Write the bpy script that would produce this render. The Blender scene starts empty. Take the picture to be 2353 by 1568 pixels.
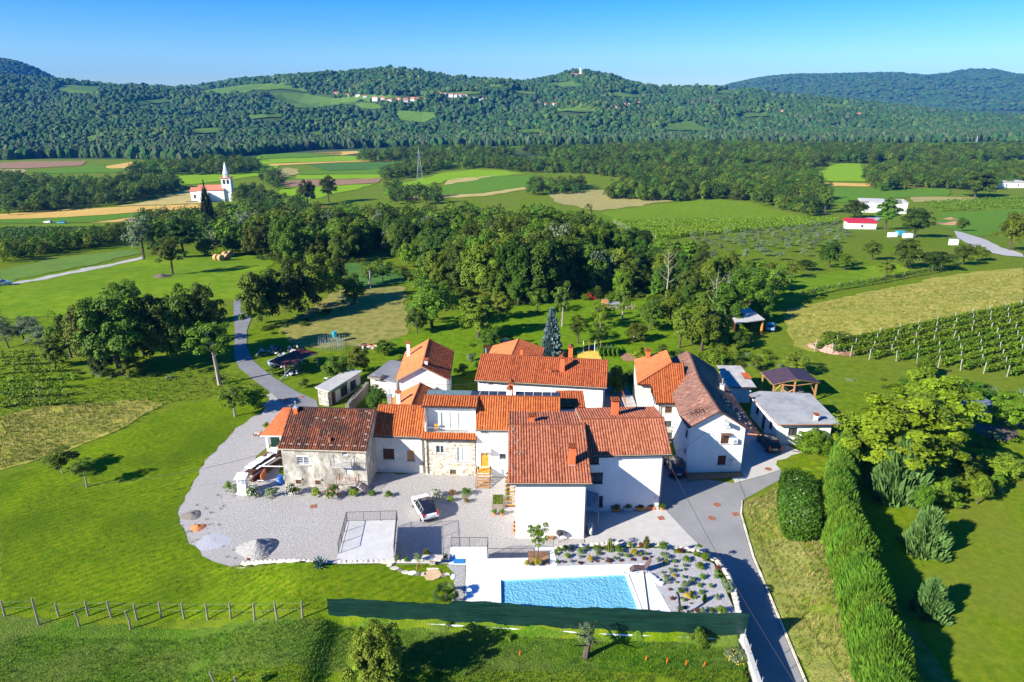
import bpy, bmesh, math, random
import numpy as np
from mathutils import Vector, Matrix
S=bpy.context.scene
C=bpy.data.collections.new("village"); S.collection.children.link(C)
rd=math.radians
# ---------------- camera, sky, sun, exposure ----------------
F=1569.; TH=math.atan(544/1569.); CH=40.0
ct,st=math.cos(TH),math.sin(TH)
cam=bpy.data.cameras.new("camera"); camo=bpy.data.objects.new("camera",cam); C.objects.link(camo)
camo.location=(0,0,CH); camo.rotation_euler=(math.pi/2-TH,0,0)
cam.sensor_width=36; cam.lens=36*F/2353; cam.clip_start=0.5; cam.clip_end=20000
S.camera=camo
SUN_EL,SUN_AZ=28.0,33.0      # elevation; direction the shadows fall, from +X towards +Y
w=bpy.data.worlds.new("World"); S.world=w; w.use_nodes=True
nt=w.node_tree; bg=nt.nodes['Background']
sky=nt.nodes.new('ShaderNodeTexSky'); sky.sky_type='NISHITA'; sky.sun_disc=False
sky.sun_elevation=rd(SUN_EL); sky.sun_rotation=rd(270-SUN_AZ)
sky.altitude=150; sky.air_density=1.0; sky.dust_density=0.3; sky.ozone_density=3.0
hs=nt.nodes.new('ShaderNodeHueSaturation'); hs.inputs['Saturation'].default_value=1.7
nt.links.new(sky.outputs[0],hs.inputs['Color'])
tn=nt.nodes.new('ShaderNodeMix'); tn.data_type='RGBA'; tn.blend_type='MULTIPLY'; tn.inputs['Factor'].default_value=1; tn.inputs[7].default_value=(.72,.88,1.22,1)
nt.links.new(hs.outputs[0],tn.inputs[6]); nt.links.new(tn.outputs[2],bg.inputs[0])
bg.inputs[1].default_value=0.068
sl=bpy.data.lights.new("sun",'SUN'); sl.energy=4.8; sl.angle=rd(0.53); sl.color=(1,0.93,0.80)
so=bpy.data.objects.new("sun",sl); C.objects.link(so); so.location=(-60,-40,80)
sd=Vector((math.cos(rd(SUN_AZ))*math.cos(rd(SUN_EL)),math.sin(rd(SUN_AZ))*math.cos(rd(SUN_EL)),-math.sin(rd(SUN_EL))))
so.rotation_euler=sd.to_track_quat('-Z','Y').to_euler()
S.view_settings.view_transform='Standard'; S.view_settings.look='None'
S.view_settings.gamma=1; S.view_settings.use_curve_mapping=False; S.view_settings.exposure=1.2
S.cycles.max_bounces=6; S.cycles.transparent_max_bounces=10; S.cycles.volume_bounces=0
S.cycles.diffuse_bounces=3; S.cycles.glossy_bounces=2; S.cycles.transmission_bounces=4

# ---------------- terrain ----------------
def sm(t): t=np.clip(t,0,1); return t*t*(3-2*t)
PL=np.array([(-31,52.3),(-24.6,52.4),(-19.9,51),(-15.2,49.95),(-10.1,50.1),(-5.5,50.1),(-5.5,51.9),(-2.1,51.9),(-2.1,50.3),(2.05,50.4),(2.1,51.9),(3.7,52),(8.9,52.7),(13.5,52.4),(16.5,51.6),(18,50.2),(18.45,48),(18.4,46.5),(17.9,43.4),(17.5,40.9),(17,36.7),(16.5,18),(-31,18)])
def inpoly(X,Y,P):
    r=np.zeros(np.shape(X),bool); n=len(P)
    for i in range(n):
        x1,y1=P[i];x2,y2=P[(i+1)%n]
        with np.errstate(divide='ignore',invalid='ignore'):
            c=((y1>Y)!=(y2>Y))&(X<(x2-x1)*(Y-y1)/((y2-y1) if y2!=y1 else 1e-9)+x1)
        r^=c
    return r
def pdist(X,Y,P):
    d=np.full(np.shape(X),1e9); n=len(P)
    for i in range(n):
        a=P[i];b=P[(i+1)%n]; v=(b[0]-a[0],b[1]-a[1]); L=v[0]**2+v[1]**2+1e-9
        t=np.clip(((X-a[0])*v[0]+(Y-a[1])*v[1])/L,0,1)
        d=np.minimum(d,np.hypot(X-a[0]-t*v[0],Y-a[1]-t*v[1]))
    return d
def noise2(X,Y,s,seed=0):
    X=np.asarray(X)/s+seed*7.3; Y=np.asarray(Y)/s-seed*3.1
    return (np.sin(X*1.7+np.sin(Y*1.3+seed))*np.cos(Y*1.9-np.sin(X*.9))+.5*np.sin(X*3.9+Y*2.7+seed)*np.cos(Y*4.3-X*1.1))/1.5
# silhouette of the hills, as (image x, image y) of the ridge
RID=[(-500,175),(0,178),(60,186),(145,192),(240,200),(350,205),(440,205),(500,197),(560,190),(640,183),(740,178),(820,170),(880,163),(900,161),(960,168),(1030,180),(1130,188),(1200,194),(1250,190),(1290,178),(1320,171),(1350,172),(1400,181),(1440,192),(1480,202),(1540,205),(1640,205),(1720,212),(1800,222),(1950,236),(2100,254),(2200,262),(2353,270),(2900,280)]
def dirs(px,py):
    a=(np.asarray(px,float)-1176.5)/F; b=(784-np.asarray(py,float))/F
    return a,ct+b*st,-st+b*ct
def ridge_tab(R):
    a,dy,dz=dirs([p[0] for p in R],[p[1] for p in R]); return a/dy,dz/dy
RT,RZ=ridge_tab(RID)
YR=2300.
def hill(X,Y):
    t=X/np.maximum(Y,1); zr=CH+YR*np.interp(t,RT,RZ)
    y0=np.interp(t,[-.8,-.45,-.1,.3,.8],[900,980,1180,1260,1260])
    s=np.clip((Y-y0)/(YR-y0),0,1.0)
    h=(zr+25)*(.55*s**1.15+.45*sm(s))
    n=noise2(X,Y,230,2)*36+noise2(X,Y,90,5)*12
    h=h+n*np.sin(np.pi*np.clip(s,0,1))**.8*np.clip((zr+25)/150,0.2,1)
    h=np.where(Y>YR,(zr+25)-(Y-YR)*.55,h)
    return np.where(s<=0,0,np.maximum(h,0))
def gh(X,Y):
    X=np.asarray(X,float);Y=np.asarray(Y,float)
    h=-25*sm((Y-122)/330)+ .35*noise2(X,Y,28,1)*sm((Y-100)/60)*(1-sm((Y-450)/400))
    ins=inpoly(X,Y,PL)&(pdist(X,Y,PL)>.33)
    ramp=2.4*sm((X+28)/12.)
    yf=np.interp(X,[-14.3,-10,-5.9,.8,7.4,13.9,17.55],[43.3,43.05,42.85,42.3,41.8,41.45,41.15])
    h=h+np.where(ins,ramp-0.7*sm((yf-Y)/.4)*sm((X+15)/2),0)
    pol=inpoly(X,Y,[(-1.3,43.2),(10.3,43.2),(9.95,48.5),(-1.35,47.8)]); h=np.where(pol,.6,h)
    xr=np.interp(Y,[30,39,46.7,53.7,60.9,63.4],[21.2,21.5,22,22.5,23.7,24.6])
    s2=((X-24.6)*.6-(Y-63.4)*.8)
    d=np.minimum(X-xr,s2)
    h=h+1.5*sm((d-.35)/5)*np.where(Y<90,1,0)
    return h+hill(X,Y)
def g1(x,y): return float(gh(np.array([x]),np.array([y]))[0])
def U(px,py,z=None):
    a,dy,dz=dirs(px,py)
    if z is not None:
        t=(z-CH)/dz; return Vector((t*a,t*dy,z))
    t=np.concatenate([np.linspace(25,130,220),np.geomspace(130.5,6000,900)])
    X=t*a;Y=t*dy;Z=CH+t*dz; below=Z<=gh(X,Y)
    if not below.any(): t0=3000
    else:
        i=int(np.argmax(below)); lo,hi=(t[i-1] if i else t[0]),t[i]
        for _ in range(18):
            m=(lo+hi)/2
            if CH+m*dz<=g1(m*a,m*dy): hi=m
            else: lo=m
        t0=hi
    x,y=float(t0*a),float(t0*dy); return Vector((x,y,g1(x,y)))
def PJ(X,Y,Z):
    Z=np.asarray(Z)-CH; d=Y*ct-Z*st; u=Y*st+Z*ct
    return 1176.5+F*X/d,784-F*u/d
# regions of the enlarged views the measurements were taken in
RG={1:(760,1150,4.7525),2:(1080,1100,4.7525),3:(1400,1150,3.267),4:(1850,1020,3.137),5:(1130,970,3.268),6:(940,1400,3.92),7:(1280,1550,2.5576),8:(500,1350,4.48),9:(640,960,3.92)}
def D(r,x,y):
    x0,y0,k=RG[r]; return ((x0+x/k)/1.275,(y0+y/k)/1.275)

# ---------------- materials ----------------
def _n(nt,t,**k):
    n=nt.nodes.new(t)
    for a,b in k.items(): setattr(n,a,b)
    return n
MC={}
def M(name,cols,scale=1.,rough=.85,bump=0.,bscale=None,big=None,bigs=.1,bigamt=.5,coord='Object',stretch=None,metal=0.,attr=None,rnd=0.,trans=0.,spec=.3,detail=6,pos=None,bdist=.05,coat=0,stripe=None):
    """noise-ramp material; big = second colour mixed in by a coarse noise; attr = per-piece value"""
    if name in MC: return MC[name]
    m=bpy.data.materials.new(name); m.use_nodes=True; nt=m.node_tree; L=nt.links.new
    b=nt.nodes['Principled BSDF']; b.inputs['Roughness'].default_value=rough; b.inputs['Metallic'].default_value=metal
    b.inputs['Specular IOR Level'].default_value=spec
    if coat: b.inputs['Coat Weight'].default_value=coat
    if coord=='world': src=_n(nt,'ShaderNodeNewGeometry').outputs['Position']
    else: src=_n(nt,'ShaderNodeTexCoord').outputs['Object']
    if stretch:
        mp=_n(nt,'ShaderNodeMapping'); mp.inputs['Scale'].default_value=stretch[:3]
        if len(stretch)>3: mp.inputs['Rotation'].default_value=(0,0,stretch[3])
        L(src,mp.inputs[0]); src=mp.outputs[0]
    no=_n(nt,'ShaderNodeTexNoise'); no.inputs['Scale'].default_value=scale; no.inputs['Detail'].default_value=detail; no.inputs['Roughness'].default_value=.65
    L(src,no.inputs['Vector'])
    r=_n(nt,'ShaderNodeValToRGB'); e=r.color_ramp.elements
    if len(cols)==1: cols=cols*2
    pos=pos or [.32+.36*i/(len(cols)-1) for i in range(len(cols))]
    e[0].position=pos[0]; e[0].color=(*cols[0],1); e[1].position=pos[-1]; e[1].color=(*cols[-1],1)
    for p_,c_ in list(zip(pos,cols))[1:-1]:
        q=e.new(p_); q.color=(*c_,1)
    fac=no.outputs['Fac']
    if attr:
        at=_n(nt,'ShaderNodeAttribute',attribute_name=attr); fa=_n(nt,'ShaderNodeMath',operation='MULTIPLY_ADD')
        L(at.outputs['Fac'],fa.inputs[0]); fa.inputs[1].default_value=.4; 
        f2=_n(nt,'ShaderNodeMath',operation='MULTIPLY_ADD'); L(no.outputs['Fac'],f2.inputs[0]); f2.inputs[1].default_value=.6; f2.inputs[2].default_value=0.0
        L(f2.outputs[0],fa.inputs[2]); fac=fa.outputs[0]
    L(fac,r.inputs[0]); col=r.outputs[0]
    if big:
        n2=_n(nt,'ShaderNodeTexNoise'); n2.inputs['Scale'].default_value=bigs; n2.inputs['Detail'].default_value=5; n2.inputs['Roughness'].default_value=.6; L(src,n2.inputs['Vector'])
        rr=_n(nt,'ShaderNodeMapRange'); rr.inputs['From Min'].default_value=.5-.12; rr.inputs['From Max'].default_value=.5+.12; rr.inputs['To Max'].default_value=bigamt
        L(n2.outputs['Fac'],rr.inputs['Value']); mx=_n(nt,'ShaderNodeMix',data_type='RGBA'); L(rr.outputs[0],mx.inputs['Factor']); L(col,mx.inputs[6]); mx.inputs[7].default_value=(*big,1); col=mx.outputs[2]
    if stripe:
        mp2=_n(nt,'ShaderNodeMapping'); mp2.inputs['Rotation'].default_value=(0,0,stripe[1]); L(src,mp2.inputs[0]); wv=_n(nt,'ShaderNodeTexWave'); wv.inputs['Scale'].default_value=stripe[0]; wv.inputs['Distortion'].default_value=2.5; wv.inputs['Detail'].default_value=2; wv.inputs['Detail Scale'].default_value=.6; L(mp2.outputs[0],wv.inputs[0])
        r3=_n(nt,'ShaderNodeMapRange'); r3.inputs['To Min'].default_value=1-stripe[2]; r3.inputs['To Max'].default_value=1+stripe[2]*.6; L(wv.outputs['Fac'],r3.inputs['Value']); hv3=_n(nt,'ShaderNodeHueSaturation'); L(r3.outputs[0],hv3.inputs['Value']); L(col,hv3.inputs['Color']); col=hv3.outputs[0]
    if rnd:
        oi=_n(nt,'ShaderNodeObjectInfo'); hv=_n(nt,'ShaderNodeHueSaturation')
        a1=_n(nt,'ShaderNodeMapRange'); a1.inputs['To Min'].default_value=.5-.035*rnd; a1.inputs['To Max'].default_value=.5+.03*rnd; L(oi.outputs['Random'],a1.inputs['Value']); L(a1.outputs[0],hv.inputs['Hue'])
        mu=_n(nt,'ShaderNodeMath',operation='MULTIPLY'); mu.inputs[1].default_value=7.31; fr=_n(nt,'ShaderNodeMath',operation='FRACT'); L(oi.outputs['Random'],mu.inputs[0]); L(mu.outputs[0],fr.inputs[0])
        a2=_n(nt,'ShaderNodeMapRange'); a2.inputs['To Min'].default_value=1-.4*rnd; a2.inputs['To Max'].default_value=1+.35*rnd; L(fr.outputs[0],a2.inputs['Value']); L(a2.outputs[0],hv.inputs['Value'])
        L(col,hv.inputs['Color']); col=hv.outputs[0]
    L(col,b.inputs['Base Color'])
    if bump:
        bn=_n(nt,'ShaderNodeTexNoise'); bn.inputs['Scale'].default_value=bscale or scale*4; bn.inputs['Detail'].default_value=4; L(src,bn.inputs['Vector'])
        bp=_n(nt,'ShaderNodeBump'); bp.inputs['Strength'].default_value=bump; bp.inputs['Distance'].default_value=bdist; L(bn.outputs['Fac'],bp.inputs['Height']); L(bp.outputs[0],b.inputs['Normal'])
    if trans:
        tr=_n(nt,'ShaderNodeBsdfTranslucent'); L(col,tr.inputs['Color']); ms=_n(nt,'ShaderNodeMixShader'); ms.inputs[0].default_value=trans
        L(b.outputs[0],ms.inputs[1]); L(tr.outputs[0],ms.inputs[2]); L(ms.outputs[0],nt.nodes['Material Output'].inputs['Surface'])
    MC[name]=m; return m
def V3(a,k): return tuple(x*k for x in a)
def leafmat(name,c,var=.5,rnd=1.,trans=.22,rough=.6):
    lo=V3(c,1-var*.7); hi=V3(c,1+var*1.15)
    return M(name,[lo,c,hi],scale=2.6,rough=rough,rnd=rnd,trans=trans,spec=.25,detail=3)

# ---------------- mesh helpers ----------------
def mesh_np(name,v,f,mats,mi=None,smooth=False):
    me=bpy.data.meshes.new(name); v=np.asarray(v,np.float32); f=np.asarray(f,np.int32)
    me.vertices.add(len(v)); me.vertices.foreach_set('co',v.ravel())
    k=f.shape[1]; me.loops.add(f.size); me.loops.foreach_set('vertex_index',f.ravel())
    me.polygons.add(len(f)); me.polygons.foreach_set('loop_start',np.arange(0,f.size,k,dtype=np.int32)); me.polygons.foreach_set('loop_total',np.full(len(f),k,np.int32))
    if mi is not None: me.polygons.foreach_set('material_index',np.asarray(mi,np.int32))
    me.polygons.foreach_set('use_smooth',np.full(len(f),smooth,bool))
    for m in (mats if isinstance(mats,(list,tuple)) else [mats]): me.materials.append(m)
    me.update(); me.validate(); return me
def link(name,me,parent=None,loc=None,rot=None,scale=None):
    o=bpy.data.objects.new(name,me); C.objects.link(o)
    if parent is not None: o.parent=parent
    if loc is not None: o.location=loc
    if rot is not None: o.rotation_euler=rot
    if scale is not None: o.scale=scale
    return o
def tag(o,label=None,cat=None,group=None,kind=None):
    if label: o['label']=label
    if cat: o['category']=cat
    if group: o['group']=group
    if kind: o['kind']=kind
    return o
def thing(name,label,cat,loc=(0,0,0),rz=0,group=None):
    o=bpy.data.objects.new(name,None); C.objects.link(o); o.location=loc; o.rotation_euler=(0,0,rz); o.empty_display_size=.2
    return tag(o,label,cat,group)
def wloc(p):
    v=Vector((0,0,0))
    while p is not None: v+=p.location; p=p.parent
    return v
class MB:
    """collects solids in world coordinates; build() links them as one mesh under a parent (parents carry no rotation)"""
    def __init__(s): s.v=[];s.f=[];s.m=[]
    def add(s,vs,fs,mi=0):
        n=len(s.v); s.v+= [tuple(v) for v in vs]; s.f+=[tuple(i+n for i in f) for f in fs]; s.m+=[mi]*len(fs); return s
    def hexa(s,b,t,mi=0):
        """b,t: four corners bottom and top, same winding (ccw from above)"""
        return s.add(list(b)+list(t),[(3,2,1,0),(4,5,6,7),(0,1,5,4),(1,2,6,5),(2,3,7,6),(3,0,4,7)],mi)
    def box(s,c,d,rz=0,mi=0,tilt=None):
        x,y,z=d[0]/2,d[1]/2,d[2]/2; Mx=Matrix.Rotation(rz,3,'Z')
        if tilt is not None: Mx=Mx@Matrix.Rotation(tilt[0],3,'X')@Matrix.Rotation(tilt[1],3,'Y')
        P=[Vector(c)+Mx@Vector(p) for p in ((-x,-y,-z),(x,-y,-z),(x,y,-z),(-x,y,-z),(-x,-y,z),(x,-y,z),(x,y,z),(-x,y,z))]
        return s.hexa(P[:4],P[4:],mi)
    def prism(s,poly,z0,z1,mi=0):
        n=len(poly); a=sum(poly[i][0]*poly[(i+1)%n][1]-poly[(i+1)%n][0]*poly[i][1] for i in range(n))
        if a<0: poly=poly[::-1]
        z0s=z0 if hasattr(z0,'__len__') else [z0]*n; z1s=z1 if hasattr(z1,'__len__') else [z1]*n
        vs=[(p[0],p[1],z0s[i]) for i,p in enumerate(poly)]+[(p[0],p[1],z1s[i]) for i,p in enumerate(poly)]
        fs=[tuple(range(n-1,-1,-1)),tuple(range(n,2*n))]+[(i,(i+1)%n,n+(i+1)%n,n+i) for i in range(n)]
        return s.add(vs,fs,mi)
    def tube(s,pts,r,n=6,mi=0,cap=True):
        pts=[Vector(p) for p in pts]; rr=r if hasattr(r,'__len__') else [r]*len(pts); b=len(s.v); k=len(pts)
        for i,p in enumerate(pts):
            d=(pts[min(i+1,k-1)]-pts[max(i-1,0)]).normalized(); a=d.cross(Vector((0,0,1)) if abs(d.z)<.95 else Vector((1,0,0))).normalized(); c=d.cross(a)
            for j in range(n):
                t=2*math.pi*j/n; s.v.append(tuple(p+(a*math.cos(t)+c*math.sin(t))*rr[i]))
        for i in range(k-1):
            for j in range(n): s.f.append((b+i*n+j,b+i*n+(j+1)%n,b+(i+1)*n+(j+1)%n,b+(i+1)*n+j)); s.m.append(mi)
        if cap:
            s.f.append(tuple(b+j for j in range(n-1,-1,-1))); s.m.append(mi); s.f.append(tuple(b+(k-1)*n+j for j in range(n))); s.m.append(mi)
        return s
    def lathe(s,c,prof,n=12,mi=0):
        return s.tube([Vector(c)+Vector((0,0,z)) for r,z in prof],[max(r,.001) for r,z in prof],n,mi)
    def blob(s,c,r,seed=0,mi=0,sub=2,amp=.25):
        bm=bmesh.new(); bmesh.ops.create_icosphere(bm,subdivisions=sub,radius=1); rg=random.Random(seed); ph=[rg.uniform(0,6) for _ in range(6)]
        rr=r if hasattr(r,'__len__') else (r,r,r); n=len(s.v)
        for v in bm.verts:
            p=v.co; k=1+amp*(math.sin(p.x*3+ph[0])*math.sin(p.y*3.3+ph[1])+.6*math.sin(p.z*5+ph[2]+p.x*4))
            s.v.append((c[0]+p.x*rr[0]*k,c[1]+p.y*rr[1]*k,c[2]+p.z*rr[2]*k))
        for f in bm.faces: s.f.append(tuple(n+v.index for v in f.verts)); s.m.append(mi)
        bm.free(); return s
    def build(s,name,mats,parent=None,kind=None,smooth=False,bev=0):
        o=wloc(parent) if parent is not None else Vector((0,0,0))
        me=bpy.data.meshes.new(name); me.from_pydata([(v[0]-o.x,v[1]-o.y,v[2]-o.z) for v in s.v],[],s.f)
        for m in (mats if isinstance(mats,(list,tuple)) else [mats]): me.materials.append(m)
        me.polygons.foreach_set('material_index',s.m)
        if smooth: me.polygons.foreach_set('use_smooth',[True]*len(s.f))
        me.update(); ob=link(name,me,parent)
        if kind: ob['kind']=kind
        return ob
def single(mb,name,mats,label,cat,loc,group=None,**k):
    """a thing that is one mesh, its origin at its base"""
    e=Vector(loc); mb.v=[(v[0]-e.x,v[1]-e.y,v[2]-e.z) for v in mb.v]
    o=mb.build(name,mats,None,**k); o.location=e; return tag(o,label,cat,group)
def copyt(o,loc,rz=None,label=None,scale=None):
    r=o.copy(); C.objects.link(r); r.location=loc
    if rz is not None: r.rotation_euler=(0,0,rz)
    if scale is not None: r.scale=scale
    if label: r['label']=label
    for ch in list(o.children):
        c=ch.copy(); C.objects.link(c); c.parent=r
        for g in ch.children:
            d=g.copy(); C.objects.link(d); d.parent=c
    return r
# draped sheets
def sheet(name,poly,mat,off=.03,step=None,label=None,ispix=True,z=None,kind='structure',hole=None):
    P=[]
    for p in poly:
        if ispix: q=U(p[0],p[1],z); P.append((q.x,q.y))
        else: P.append((p[0],p[1]))
    if any(k in name for k in('meadow','lawn','bank','vineyard_ground','courtyard','gravel_lane','soil_strip')) or name=='field':
        rj=random.Random(len(P)*7+int(P[0][0])); Q=[]
        for a,b in zip(P,P[1:]+P[:1]):
            L_=math.dist(a,b); g=max(.7,(a[1]+b[1])/2*.016); n_=min(60,max(1,int(L_/g))); ux=(-(b[1]-a[1])/(L_+1e-6),(b[0]-a[0])/(L_+1e-6))
            for i in range(n_):
                t=i/n_; j=rj.uniform(-.3,.3)*g*(i>0); Q.append((a[0]+(b[0]-a[0])*t+ux[0]*j,a[1]+(b[1]-a[1])*t+ux[1]*j))
        P=Q
    ys=[p[1] for p in P]; xs=[p[0] for p in P]; Y=sum(ys)/len(ys)
    step=step or max(1.5,Y*.02)
    bm=bmesh.new(); vs=[bm.verts.new((x,y,0)) for x,y in P]; bm.faces.new(vs)
    for ax,(lo,hi) in ((0,(min(xs),max(xs))),(1,(min(ys),max(ys)))):
        n=min(int((hi-lo)/step),140)
        for i in range(1,n+1):
            q=lo+(hi-lo)*i/(n+1); co=(q,0,0) if ax==0 else (0,q,0); no=(1,0,0) if ax==0 else (0,1,0)
            bmesh.ops.bisect_plane(bm,geom=bm.verts[:]+bm.edges[:]+bm.faces[:],plane_co=co,plane_no=no)
    V=np.array([(v.co.x,v.co.y) for v in bm.verts]); Z=(gh(V[:,0],V[:,1]) if z is None else np.full(len(V),z))
    o_=off+np.maximum(0,V[:,1]-70)*.00045
    for v,zz,oo in zip(bm.verts,Z,o_): v.co.z=zz+oo
    for f in bm.faces:
        if f.normal.z<0: f.normal_flip()
    me=bpy.data.meshes.new(name); bm.to_mesh(me); bm.free(); me.materials.append(mat)
    ob=link(name,me); tag(ob,label,None,None,kind); return ob
# ---------------- palettes ----------------
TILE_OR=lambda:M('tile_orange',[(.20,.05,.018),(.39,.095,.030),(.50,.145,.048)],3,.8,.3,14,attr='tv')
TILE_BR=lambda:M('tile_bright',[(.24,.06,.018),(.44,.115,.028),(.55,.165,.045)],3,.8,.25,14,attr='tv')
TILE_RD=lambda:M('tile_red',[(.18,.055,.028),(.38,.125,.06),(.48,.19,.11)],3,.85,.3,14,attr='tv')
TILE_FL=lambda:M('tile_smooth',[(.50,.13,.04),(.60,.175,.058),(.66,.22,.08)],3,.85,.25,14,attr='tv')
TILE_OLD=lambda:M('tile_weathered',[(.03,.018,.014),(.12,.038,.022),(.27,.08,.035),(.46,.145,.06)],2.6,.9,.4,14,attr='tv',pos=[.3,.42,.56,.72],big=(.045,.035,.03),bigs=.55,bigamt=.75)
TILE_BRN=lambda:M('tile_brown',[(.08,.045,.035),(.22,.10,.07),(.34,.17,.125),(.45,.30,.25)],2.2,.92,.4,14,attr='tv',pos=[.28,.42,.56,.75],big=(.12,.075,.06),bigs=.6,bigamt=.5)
WHITE=M('white_render',[(.74,.74,.73),(.82,.82,.81)],1.2,.9,.08,30,big=(.62,.61,.58),bigs=.35,bigamt=.45,stretch=(1,1,.6))
CREAM=M('cream_render',[(.56,.53,.46),(.72,.70,.64)],1.6,.92,.15,20,big=(.46,.42,.35),bigs=.45,bigamt=.5)
STUCCO=M('old_stucco',[(.16,.145,.125),(.48,.445,.38),(.74,.70,.62)],1.1,.95,.5,12,stretch=(1,1,.55),big=(.13,.12,.10),bigs=.8,bigamt=.6)
STONE=M('stone_wall_face',[(.28,.23,.17),(.55,.47,.36),(.66,.60,.50)],3,.9,.3,20,rnd=.5)
MORTAR=M('mortar',[(.50,.47,.42),(.62,.60,.55)],6,.95,.3,30)
WOOD=M('wood',[(.30,.15,.06),(.50,.28,.12)],4,.7,.2,30,stretch=(6,6,1))
WOODG=M('grey_wood',[(.16,.13,.10),(.36,.31,.26)],5,.9,.4,30,stretch=(5,5,1))
WOODD=M('dark_wood',[(.055,.022,.012),(.11,.045,.025)],4,.6,.1,20)
WOODO=M('orange_wood',[(.60,.24,.03),(.75,.34,.05)],4,.6,.1,20)
METAL=M('dark_metal',[(.03,.03,.035),(.06,.06,.065)],5,.5,0,metal=.3)
GALV=M('grey_metal',[(.30,.32,.35),(.48,.50,.53)],3,.5,.05,metal=.3)
GLASS=M('window_glass',[(.03,.045,.055),(.07,.09,.10)],1.5,.08,0,spec=.6)
GLASSB=M('car_glass',[(.012,.014,.02),(.02,.022,.03)],1,.05,0,spec=.7)
CURT=M('curtain',[(.35,.42,.38),(.62,.66,.60)],9,.9,.2,stretch=(1,1,.03),coord='Object')
PVC=M('white_frame',[(.78,.80,.82),(.84,.86,.88)],3,.4,0)
BRICK=M('chimney_brick',[(.50,.10,.03),(.66,.17,.06)],7,.85,.4,30)
CONC=M('concrete',[(.42,.40,.37),(.56,.55,.52)],1.5,.9,.25,25,big=(.34,.31,.27),bigs=.3,bigamt=.4,coord='world')
CONCL=M('light_concrete',[(.42,.41,.39),(.52,.51,.49)],1.3,.9,.2,25,big=(.44,.42,.38),bigs=.4,bigamt=.35,coord='world')
PAVE=M('pale_paving',[(.74,.75,.77),(.82,.83,.85)],3,.75,.08,25,rnd=.15)
RSTONE=M('limestone',[(.42,.37,.30),(.62,.56,.46),(.70,.66,.58)],3,.9,.4,15,rnd=.5)
GRAVEL=M('gravel',[(.20,.19,.18),(.38,.365,.35),(.57,.545,.52)],7,.95,1.0,11,big=(.34,.32,.30),bigs=.16,bigamt=.45,coord='world',bdist=.06)
GRAVELB=M('white_gravel',[(.22,.215,.225),(.38,.37,.385),(.54,.53,.54)],8,.95,.9,14,coord='world',bdist=.06,big=(.45,.44,.46),bigs=.5,bigamt=.3)
ASPH=M('asphalt',[(.235,.235,.24),(.315,.315,.32)],6,.85,.25,40,big=(.19,.19,.20),bigs=.22,bigamt=.5,coord='world')
ASPHD=M('old_asphalt',[(.18,.185,.20),(.26,.265,.28)],6,.85,.25,40,big=(.15,.15,.16),bigs=.3,bigamt=.5,coord='world')
SOIL=M('bare_soil',[(.22,.12,.06),(.38,.22,.12)],2,.95,.5,12,coord='world')
RUST=M('rusty_iron',[(.24,.085,.04),(.36,.15,.08)],8,.8,.2,20)
TERRA=M('terracotta',[(.50,.15,.05),(.66,.24,.09)],5,.8,.1)
RUBBER=M('tyre_rubber',[(.02,.02,.02),(.03,.03,.03)],5,.8,0)
REDG=M('red_lamp',[(.55,.01,.01),(.7,.02,.015)],5,.25,0,spec=.6)
PLATE=M('number_plate',[(.75,.77,.80),(.8,.8,.82)],5,.5,0)
CORR=M('corrugated_sheet',[(.28,.28,.29),(.50,.50,.51)],1.6,.75,.2,10,big=(.20,.19,.19),bigs=.8,bigamt=.5)

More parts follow.
